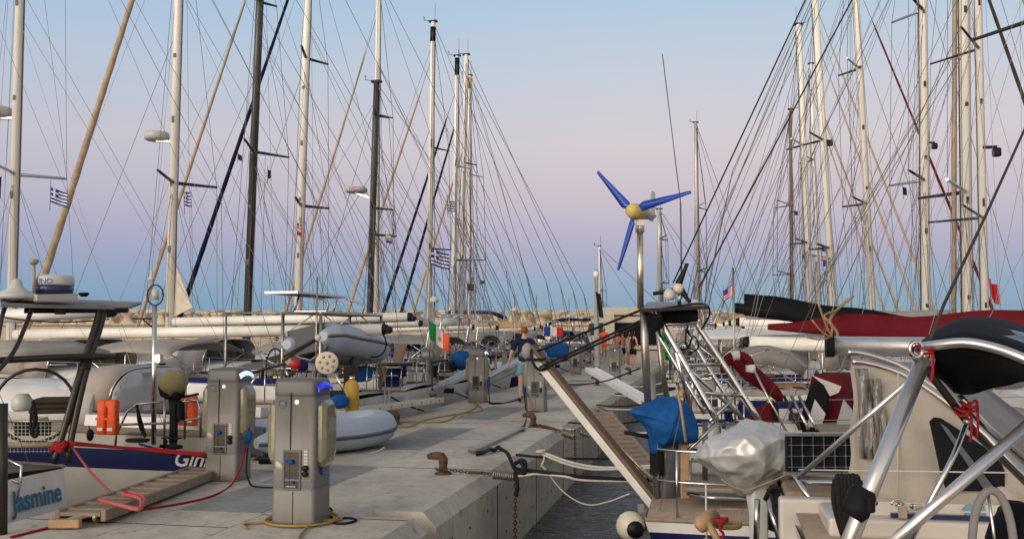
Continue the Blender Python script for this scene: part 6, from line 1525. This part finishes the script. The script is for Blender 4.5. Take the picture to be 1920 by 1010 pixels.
def person(label, loc, rz, H=1.78, top='shirt_navy', bottom='shorts_blue', hair='hair_red', skin='skin', female=False, stride=.0, arms=((.08, .0), (.08, .0)), long_hair=False, swim=False, group=None, sleeves=True, shoe='black', cap=None, bend=.0, shorts_len=.30):
    t = thing('person', label, 'person', loc, rz, group); f = MW[t.name]; k = H / 1.78
    S = lambda x, y, z: V((x, y, z)) * k
    sh, hp = (.165, .088) if female else (.195, .085)
    J = {'pel': (S(0, 0, .95), (.135 * k, .10 * k)), 'wai': (S(0, .01 + bend * .2, 1.12), ((.105 if female else .13) * k, .085 * k)), 'che': (S(0, bend * .6, 1.32), ((.13 if female else .155) * k, .10 * k)), 'nb': (S(0, -.01 + bend, 1.47), (.075 * k, .06 * k)), 'nk': (S(0, .0 + bend, 1.54), .05 * k), 'hd': (S(0, .01 + bend, 1.62), .06 * k)}
    E = [('pel', 'wai'), ('wai', 'che'), ('che', 'nb'), ('nb', 'nk'), ('nk', 'hd')]
    hands = []
    for i, s in enumerate((-1, 1)):
        st = stride * s; ao, af = arms[i]
        el = (s * (sh + .05 + ao * .6), -.02 + af * .5 + bend * .8, 1.16); wr = (s * (sh + .06 + ao), .06 + af + bend * .6, .92) if af < .2 else (s * (sh - .02 + ao * .3), .10 + af, 1.25)
        for n, p, r in (('s', (s * sh, bend * .8, 1.43), .058), ('e', el, .043), ('w', wr, .03), ('h', (s * (hp + .01), 0, .90), .088), ('k', (s * hp, .04 + st * .45, .50), .058), ('c', (s * hp, st * .55 - .03, .34), .055), ('a', (s * hp, st * .95 - (.05 if st < 0 else 0), .09 + max(0, -st) * .12), .036), ('t', (s * (hp + .015), st * .95 + .14, .035 + max(0, -st) * .02), .03)):
            J[n + str(i)] = (S(*p), r * k)
        E += [('nb', 's%d' % i), ('s%d' % i, 'e%d' % i), ('e%d' % i, 'w%d' % i), ('pel', 'h%d' % i), ('h%d' % i, 'k%d' % i), ('k%d' % i, 'c%d' % i), ('c%d' % i, 'a%d' % i), ('a%d' % i, 't%d' % i)]
        hands.append((S(*wr), (S(*wr) - S(*el)).normalized(), s))
    vs, fs = skin_mesh(J, E, 'pel', 2)
    mb = MB().add(vs, fs, True)
    hc = S(0, .03 + bend, 1.665)
    mb.ball(hc, (.075 * k, .095 * k, .115 * k), 16, fn=lambda d: 1 - .12 * max(0, -d.z) * (1 if d.y > 0 else .5))
    mb.ball(hc + S(0, .098, -.01), (.014 * k, .02 * k, .022 * k), 8)
    for s in (-1, 1):
        mb.ball(hc + S(s * .075, -.005, -.005), (.012 * k, .02 * k, .032 * k), 8); mb.ball(hc + S(s * .03, .082, .018), (.012 * k, .012 * k, .008 * k), 6)
    mb.ball(hc + S(0, .085, -.055), (.025 * k, .012 * k, .009 * k), 8)
    for p, d, s in hands:
        side = V((s, 0, 0)); fw = V((0, 1, 0))
        mb.tube([p - d * .02 * k, p + d * .04 * k, p + d * .085 * k], [.027 * k, .036 * k, .032 * k], 8, flat=.6)
        for q in range(4):
            o_ = fw * (-.027 + .018 * q) * k; L = (.062, .075, .078, .066)[q] * k
            b0 = p + d * .08 * k + o_
            mb.tube([b0, b0 + d * L * .55 - side * .006 * k, b0 + d * L - side * .022 * k], [.0095 * k, .0085 * k, .007 * k], 6)
        b0 = p + d * .03 * k + fw * .03 * k
        mb.tube([b0, b0 + d * .03 * k + fw * .02 * k, b0 + d * .06 * k + fw * .022 * k - side * .01 * k], [.011 * k, .010 * k, .008 * k], 6)
    mb.build('body', skin, t, f)
    hb = MB().ball(hc + S(0, -.012, .018), (.083 * k, .098 * k, .112 * k), 16, fn=lambda d: (1.0 if (d.y < .35 and d.z > -.55) or d.z > .45 else .80) + .03 * math.sin(9 * d.x + 7 * d.z))
    if long_hair: hb.tube([hc + S(0, -.05, .03), hc + S(0, -.10, -.12), hc + S(0, -.10, -.27)], [.08 * k, .075 * k, .03 * k], 8)
    hb.build('hair', hair, t, f)
    def grow(keys, edges, extra, nm, m_, root, add=None):
        JJ = {n: (J[n][0], tuple(x + extra * k for x in J[n][1]) if isinstance(J[n][1], tuple) else J[n][1] + extra * k) for n in keys}
        if add: JJ.update(add)
        v2, f2 = skin_mesh(JJ, edges, root, 2); MB().add(v2, f2, True).build(nm, m_, t, f)
    if top and not swim:
        add = {'hem': (S(0, 0, .93), (.165 * k, .125 * k))}; ed = [('hem', 'wai'), ('wai', 'che'), ('che', 'nb')]; ks = ['wai', 'che', 'nb']
        if sleeves:
            for i in (0, 1):
                ks.append('s%d' % i); a, e = J['s%d' % i][0], J['e%d' % i][0]
                add['sl%d' % i] = (a.lerp(e, .85), .075 * k); ed += [('nb', 's%d' % i), ('s%d' % i, 'sl%d' % i)]
        grow(ks, ed, .026, 'shirt', top, 'wai', add)
    if top and swim:
        grow(['che'], [('che', 'b')], .014, 'swim_top', top, 'che', {'b': (S(0, 0, 1.24), (.135 * k, .10 * k))})
    if bottom:
        add = {}; ed = []
        for i in (0, 1):
            h_, kn = J['h%d' % i][0], J['k%d' % i][0]
            add['l%d' % i] = (h_.lerp(kn, shorts_len / .40), (.105 if not swim else .10) * k); ed += [('pel', 'h%d' % i), ('h%d' % i, 'l%d' % i)]
        add['wb'] = (S(0, 0, 1.03), (.15 * k, .112 * k)); ed.append(('pel', 'wb'))
        grow(['pel', 'h0', 'h1'], ed, .020, 'shorts' if not swim else 'swim_bottom', bottom, 'pel', add)
    if shoe:
        for i in (0, 1):
            a, tt = J['a%d' % i][0], J['t%d' % i][0]; heel = V((tt.x, a.y - .05 * k, max(.045 * k, a.z - .04 * k)))
            MB().tube([heel, heel.lerp(tt, .4) + S(0, 0, .012), tt + S(0, .04, .005), tt + S(0, .085, -.004)], [.036 * k, .045 * k, .042 * k, .022 * k], 10).build('shoe', shoe, t, f)
    return t
mp_ = G(983, 753)
man = person('man with short red hair walking away in a navy t-shirt and light blue shorts', mp_ + V((0, 0, .0)), -TH + .15, 1.80, stride=.22, arms=((.10, -.10), (.06, .08)))
gp_ = 'people gathered at the far end of the pier'
person('person in an orange red shirt and shorts standing on the far boat stern', P(1133, 672, 53), PI - .4, 1.68, 'orange', 'orange', 'hair_dark', 'skin_tan', group=gp_, shoe=None, arms=((.05, 0), (.05, 0)))
person('woman in a pale striped bikini facing the camera, left of the group of women', P(1158, 684, 48), PI - .2, 1.68, 'flag_white', 'rib_blue', 'hair_dark', 'skin_tan', True, swim=True, group=gp_, shoe=None, shorts_len=.22)
person('person with a bare back and black shorts among the far women', P(1168, 685, 47.5), .4, 1.62, 'skin_tan', 'black', 'hair_red', 'skin_tan', True, swim=True, group=gp_, shoe=None, arms=((.05, .25), (.05, .25)))
person('woman with dark hair in a pale dress and grey shorts in the far group', P(1178, 685, 47.2), -1.2, 1.68, 'beige_canvas', 'grey_canvas', 'hair_dark', 'skin_tan', True, long_hair=True, group=gp_, shoe=None, sleeves=False)
person('woman in a black top and black skirt standing nearest in the far group', P(1187, 689, 45.5), -.7, 1.75, 'black', 'black', 'hair_dark', 'skin', True, long_hair=True, group=gp_, shoe='offwhite', sleeves=False, arms=((.04, .22), (.06, 0)))
person('person in a teal shirt bending over bags left of the lamp post', P(1106, 681, 47), 1.2, 1.5, 'teal', 'teal', 'hair_dark', 'skin_tan', group=gp_, bend=.25)

# ---------- flags ----------------------------------------------------------------------------
def flag(label, px, py, wpx, hpx, Y, kind, drop=0., skew=0., amp=.08, nx=18, ny=9, phase=0., pole=None, rot=.25):
    s = Y / FP; o = P(px, py, Y); w_, h_ = wpx * s, hpx * s
    xd = V((math.cos(rot), math.sin(rot), 0)); g = []
    for i in range(ny + 1):
        r = []
        for j in range(nx + 1):
            q, z = j / nx, i / ny
            r.append(o + xd * (w_ * q + skew * h_ * z) + V((0, 0, -h_ * z - drop * w_ * q)) + V((.15, -1, .25)) * (amp * h_ * math.sin(q * 7.5 + phase + z * 1.2) * q ** .6))
        g.append(r)
    if kind == 'greek':
        ms = ['flag_blue', 'flag_white']
        def sl(i, j):
            if i < 5 and j < nx * .4:
                return 1 if i == 2 or abs(j - nx * .18) < 1.2 else 0
            return i % 2
    elif kind == 'stripes': ms = ['flag_red', 'flag_white', 'flag_blue']; sl = lambda i, j: 2 if i < 4 and j < nx * .38 else i % 2
    elif kind == 'italy': ms = ['flag_green', 'flag_white', 'orange', 'gold']; sl = lambda i, j: 0 if j < nx / 3 else (3 if abs(i - ny / 2) < 1.2 and abs(j - nx / 2) < 1.5 else 1) if j < nx * 2 / 3 else 2
    elif kind == 'france': ms = ['flag_blue', 'flag_white', 'flag_red']; sl = lambda i, j: min(2, int(3 * j / nx))
    elif kind == 'band': ms = ['flag_white', 'gold', 'flag_blue']; sl = lambda i, j: min(2, int(3 * i / ny))
    elif kind == 'cross': ms = ['flag_red', 'flag_white']; sl = lambda i, j: 1 if abs(j - nx / 2) < 1.5 or abs(i - ny / 2) < 1 else 0
    elif kind == 'saltire': ms = ['navy_canvas', 'flag_white']; sl = lambda i, j: 1 if abs(i / ny - j / nx) < .13 or abs(1 - i / ny - j / nx) < .13 else 0
    else: ms = [kind]; sl = lambda i, j: 0
    f = MB().sheet(g, .004, slot=sl).build('flag', ms); tag(f, label, 'flag')
    MB().tube([g[0][0] + V((0, 0, .5 * h_)), g[-1][0] + V((0, 0, -.6 * h_))], .0003 * Y, 5).build('halyard', 'wire', f)
    return f
flag('small Greek flag under the left spreader of the leftmost mast', 95, 351, 31, 28, 17.5, 'greek', .35)
flag('small blue and white flag hanging limp beside the second white mast', 344, 358, 13, 28, 22, 'greek', .2, .1)
flag('large Greek flag flying below the spreader of the mast with the tan cover', 808, 466, 35, 30, 44, 'greek', .3)
flag('small Greek flag high beside the left mast of the close trio', 838, 376, 15, 20, 47, 'greek', .1, .1)
flag('tiny blue and white flag low right of the large Greek flag', 832, 491, 12, 9, 48, 'greek', .1)
flag('striped grey and blue flag on the slim banded mast', 868, 488, 14, 12, 55, 'greek', .2, phase=2)
flag('dark pennant on the slim banded mast', 876, 531, 13, 13, 55, 'brown_canvas', .1)
flag('tiny dark flag against the sky right of the slim banded mast', 900, 526, 8, 6, 56, 'flag_dark')
flag('white yellow and blue banded flag right of the radar mast', 722, 440, 11, 15, 34, 'band', .2, .2)
flag('small dark burgee on a line left of the dark mast', 446, 288, 8, 11, 24, 'flag_dark', .5)
flag('small dark flag right of the dark mast', 502, 318, 6, 16, 24.5, 'flag_dark', .3)
flag('red and white burgee on the third white mast', 557, 418, 9, 9, 28.5, 'cross', .5)
flag('small red burgee under the red and white one', 557, 432, 9, 8, 28.5, 'flag_red', .5)
flag('drooping Italian flag with a gold emblem on a stern staff', 805, 600, 40, 34, 21.5, 'italy', .75, .0, amp=.12, rot=.4)
MB
o = tag(MB().tube([P(804, 596, 21.5), P(806, 700, 21.5)], .018, 6).build('flagstaff', 'steel_dull'), 'thin staff carrying the drooping Italian flag', 'flagstaff')
flag('blue white and red flag spread on a stern rail right of the walking man', 1020, 612, 36, 17, 40, 'france', .05, rot=.1)
flag('red and white striped flag on a line right of the wind generator', 1356, 545, 24, 20, 18, 'stripes', -.55, amp=.1)
flag('small Greek flag hanging below the striped flag', 1324, 588, 11, 20, 17.5, 'greek', .1, .15, nx=8)
flag('folded green flag hanging by the ladder arch', 1240, 622, 13, 52, 12, 'flag_green', .1, .12)
flag('blue flag on a halyard left of the short topped mast', 1504, 476, 10, 9, 46, 'navy_canvas', .1)
for k, (x, y, w_, h_, kd, lb) in enumerate(((1541, 461, 12, 10, 'navy_canvas', 'topmost blue flag in the string of signal flags'), (1540, 479, 9, 9, 'cross', 'red and white flag in the string of signal flags'), (1543, 487, 15, 12, 'flag_blue', 'large blue flag in the middle of the string of signal flags'), (1545, 509, 15, 8, 'italy', 'green white and red flag in the string of signal flags'), (1544, 524, 10, 8, 'saltire', 'dark blue flag with a white cross at the bottom of the string'))):
    flag(lb, x, y, w_, h_, 44, kd, .1)
flag('small purple blue flag under a spreader on the right', 1692, 350, 8, 15, 27, 'navy_canvas', .2, .1)
flag('red flag drooping at the far right behind the maroon cover', 1852, 520, 16, 40, 19, 'flag_red', .9, .2, amp=.16)
flag('purple flag edge at the far left of the picture', -6, 330, 9, 42, 17, 'navy_canvas', .1)
# lamp post with a drooping dark flag
lpz = G(1119, 690); t = thing('lamp_post', 'pale grey lamp post on the far pier with a dark flag drooping on it', 'lamp post', lpz)
MB().tube([lpz, lpz + V((0, 0, .25)), lpz + V((0, 0, .26)), V((lpz.x, lpz.y, ztop(lpz, 505)))], [.16, .16, .13, .09], 12).build('post', 'mast_grey', t)
MB().lathe([(.10, 0), (.14, .08), (.14, .25), (.05, .33)], V((lpz.x, lpz.y, ztop(lpz, 520))), n=12).build('lamp_head', 'mast_white', t)
flag('dark maroon flag drooping on the far lamp post', 1116, 546, 9, 46, lpz.y - .3, 'flag_dark', .5, .15)

# ---------- far motor boats ----------------------------------------------------------------------
def motor_boat(label, px, py, Y, Lpx, rz, hullc='white_gel', top='white_gel', bim=None, fly=True, group='motor boats along the far quay', s=1., arch=True):
    p = P(px, py, Y); p.z = WATER; L = Lpx * Y / FP; B = L * .30
    t = thing('motor_boat', label, 'motor boat', p, rz, group); f = MW[t.name]
    rg = []; h = .12 * L
    for q in [k / 12 for k in range(13)]:
        w_ = B / 2 * (1 if q < .5 else max(.02, 1 - ((q - .5) / .5) ** 2.2)); x = -L / 2 + L * q; zt = h * (.85 + .35 * q * q)
        rg.append([V((x, w_, zt)), V((x, w_ * .98, zt * .55)), V((x - .02 * L * q, w_ * .8, .02)), V((x, w_ * .5, -.3)), V((x, -w_ * .5, -.3)), V((x - .02 * L * q, -w_ * .8, .02)), V((x, -w_ * .98, zt * .55)), V((x, -w_, zt))])
    MB().loft(rg, smooth=False).build('hull', hullc, t, f)
    rg = []
    for x, w_, zt in ((-.32, .84, .24), (-.05, .84, .245), (.12, .74, .24), (.26, .5, .14)):
        rg.append([V((x * L, y * B / 2 * w_, z)) for y, z in ((1, h * .9), (.96, zt * L * .8), (.88, zt * L), (-.88, zt * L), (-.96, zt * L * .8), (-1, h * .9))])
    MB().loft(rg, smooth=False).build('superstructure', top, t, f)
    wn = MB()
    for sgn in (1, -1): wn.slab([V((-.26 * L, sgn * B * .415, .165 * L)), V((.10 * L, sgn * B * .40, .165 * L)), V((.04 * L, sgn * B * .40, .215 * L)), V((-.26 * L, sgn * B * .405, .215 * L))], (0, sgn * .03, 0))
    wn.box((-.323 * L, 0, .17 * L), (.03, B * .6, .09 * L)); wn.build('cabin_window', 'glass_dark', t, f)  # stern pane doubles as the painted shade of the yacht's open stern
    if fly:
        MB().box((-.12 * L, 0, .26 * L), (.42 * L, B * .86, .03 * L), bev=.05).build('flybridge', top, t, f)
        for sgn in (1, -1): MB().box((-.34 * L, sgn * B * .40, .19 * L), (.03 * L, .04 * L, .12 * L), bev=.03).build('roof_support', top, t, f)
    zt = (.28 if fly else .245) * L
    if arch:
        MB().tube(cr([V((-.2 * L, B * .4, zt)), V((-.25 * L, B * .36, zt + .07 * L)), V((-.25 * L, -B * .36, zt + .07 * L)), V((-.2 * L, -B * .4, zt))], 4), .012 * L, 8).build('radar_arch', 'white_gel', t, f)
        MB().lathe([(.02 * L, 0), (.03 * L, .01 * L), (.028 * L, .05 * L), (.015 * L, .07 * L), (.002, .075 * L)], (-.25 * L, 0, zt + .075 * L), n=12).build('radar_dome', 'motor_white', t, f)
    if bim:
        g = [[V((-.28 * L + .40 * L * q, y * B * .44, zt + .09 * L - .02 * L * abs(y) ** 3 - .05 * L * max(0, q - .7) ** 2 * 9)) for y in (-1, -.6, 0, .6, 1)] for q in [k / 6 for k in range(7)]]
        o = MB().sheet(g, .02).build('bimini', bim, t, f)
        for x in (-.26, -.08, .10):
            for y in (1, -1): MB().tube([V((x * L, y * B * .43, zt)), V((x * L, y * B * .43, zt + .075 * L))], .004 * L, 5).build('bimini_pole', 'steel', o, f)
    return t
motor_boat('large cream motor yacht with an open stern behind the far group of people', 1160, 640, 66, 430, PI / 2 + .12, 'offwhite', 'cream', None, group=None, arch=False)
motor_boat('white motor boat with a blue sun canopy beside the far breakwater', 915, 640, 88, 265, .12, bim='navy_canvas')
motor_boat('white motor boat with a black sun canopy near the far breakwater', 1055, 640, 86, 255, PI - .1, bim='black_canvas', fly=False)
motor_boat('far white motor boat seen below the white booms on the left', 395, 650, 80, 120, .2, bim=None)
motor_boat('far white motor boat with a grey hull moored left of the lantern pole', 120, 650, 78, 150, .1, hullc='rib_blue')
motor_boat('far white motor boat half hidden behind the ladder arch', 1290, 640, 74, 140, PI - .2, bim=None)
motor_boat('far pale motor boat with a grey canopy behind the right hand masts', 1450, 640, 84, 160, .1, bim='grey_canvas')
motor_boat('far white motor boat left of the dark mast', 560, 645, 84, 120, PI, bim='beige_canvas')
motor_boat('far white motor boat behind the radar mast', 720, 642, 86, 120, .1)
motor_boat('far cream motor boat behind the maroon cover on the right', 1650, 640, 82, 150, .05, top='cream')
# two bare far masts between the generator and the right hand masts
def far_mast(label, px, Y, pyt, w_, spr, m='mast_white', hull_=True):
    p = P(px, 640, Y); u, v = uv_of(p)
    b = new_boat('sailboat', label, v, -1, u + 6, 12, 3.8, .3, .9, group='sailing boats beyond the end of the pier')
    hull(b); cabin(b); rails(b)
    mast_rig(b, px, pyt=pyt, w=w_, m=m, spr=spr, boom=(2.0, 4.2, 1), cover='grey_canvas', seed=int(px), extra=4)
    return b
far_mast('far sailing boat with a tall slim grey mast standing alone right of the wind generator', 1309, 78, 230, 7, ((508, 1.9), (388, 1.8)), 'mast_grey')
far_mast('far sailing boat with a short grey mast close behind the wind generator pole', 1238, 76, 392, 8, ((530, 1.5), (448, 1.4)), 'mast_grey')
far_mast('far sailing boat with a thin pale mast beside the lamp post', 1125, 80, 462, 4, ((545, 1.0),))
# small items on the near docks
o = MB().box(P(1046, 656, 36), (.8, .4, .55), .2, .14).build('rail_bag', 'blue_canvas'); tag(o, 'dark blue canvas bag slung on a stern rail right of the walking man', 'bag')
jerry('dark blue jerry can standing on a stern left of the third pedestal', L3.fr @ V((.5, .9, .42)), 'navy_canvas'); jerry('white jerry can standing beside the dark blue one', L3.fr @ V((.5, .4, .42)), 'motor_white')
def fender(label, p, m='motor_white', r=.13, h=.55, group='fenders hanging between the moored boats'):
    t = thing('fender', label, 'fender', p, 0, group); p = V(p)
    MB().lathe([(.03, 0), (r * .8, .05), (r, .12), (r, h - .1), (r * .7, h - .03), (.03, h)], p, n=12).build('body', m, t); MB().tube([p + V((0, 0, h)), p + V((0, 0, h + .5))], .01, 5).build('lanyard', 'rope_white', t)
rn = random.Random(3)
for b, q in ((L2, 'boat with solar panels'), (L3, 'boat with teak seats'), (L4, 'boat with the dark mast'), (L5, 'boat with the navy headsail'), (R19, 'boat with the black sail cover'), (R24, 'boat with the stout tan mast'), (R28, 'boat with the brown headsail'), (RB, 'boat with the ladder arch')):
    for k, (t_, m_) in enumerate(((.05, 'motor_white'), (.22, 'navy_canvas'))):
        y = b.near * (b.hb(t_) + .13); fender(('white' if k == 0 else 'blue') + ' fender hanging at the side of the ' + q, b.fr @ V((t_ * b.L, y, b.zs - .65)), m_)
# stern lines to the pier
for b, nm in ((L2, 'boat with solar panels'), (L3, 'boat with teak seats'), (L4, 'dark masted boat'), (L5, 'boat with the navy headsail'), (L6, 'ketch'), (L7, 'boat with lettering on its boom'), (L8, 'boat with the large Greek flag')):
    for k, y in enumerate((1, -1)):
        a = b.fr @ V((.15, y * b.hb(0) * .9, b.zs + .05)); c = UV(UL + .12, b.v - y * (b.hb(0) + .5), .03)
        rope(('dark' if k else 'pale') + ' stern line from the ' + nm + ' to the pier', sag(a, c, .05, 6), .016, 'rope_black' if k else 'rope_white')
for b, nm in ((R15, 'maroon covered boat'), (R19, 'boat with the black sail cover'), (R24, 'boat with the stout tan mast'), (R28, 'boat with the brown headsail')):
    for k, y in enumerate((1, -1)):
        a = b.fr @ V((.15, y * b.hb(0) * .9, b.zs + .05)); c = UV(UR - .1, b.v + y * (b.hb(0) + .3), .02)
        rope(('dark' if k else 'pale') + ' stern line from the ' + nm + ' to the pier', sag(a, c, .12, 8), .016, 'rope_black' if k else 'rope_white')
rope('black line stretched low across the pier from the raised gangway towards the far pedestals', [P(1012, 700, 14), P(1060, 720, 15), P(1130, 715, 16), P(1200, 690, 14)], .012, 'rope_black')
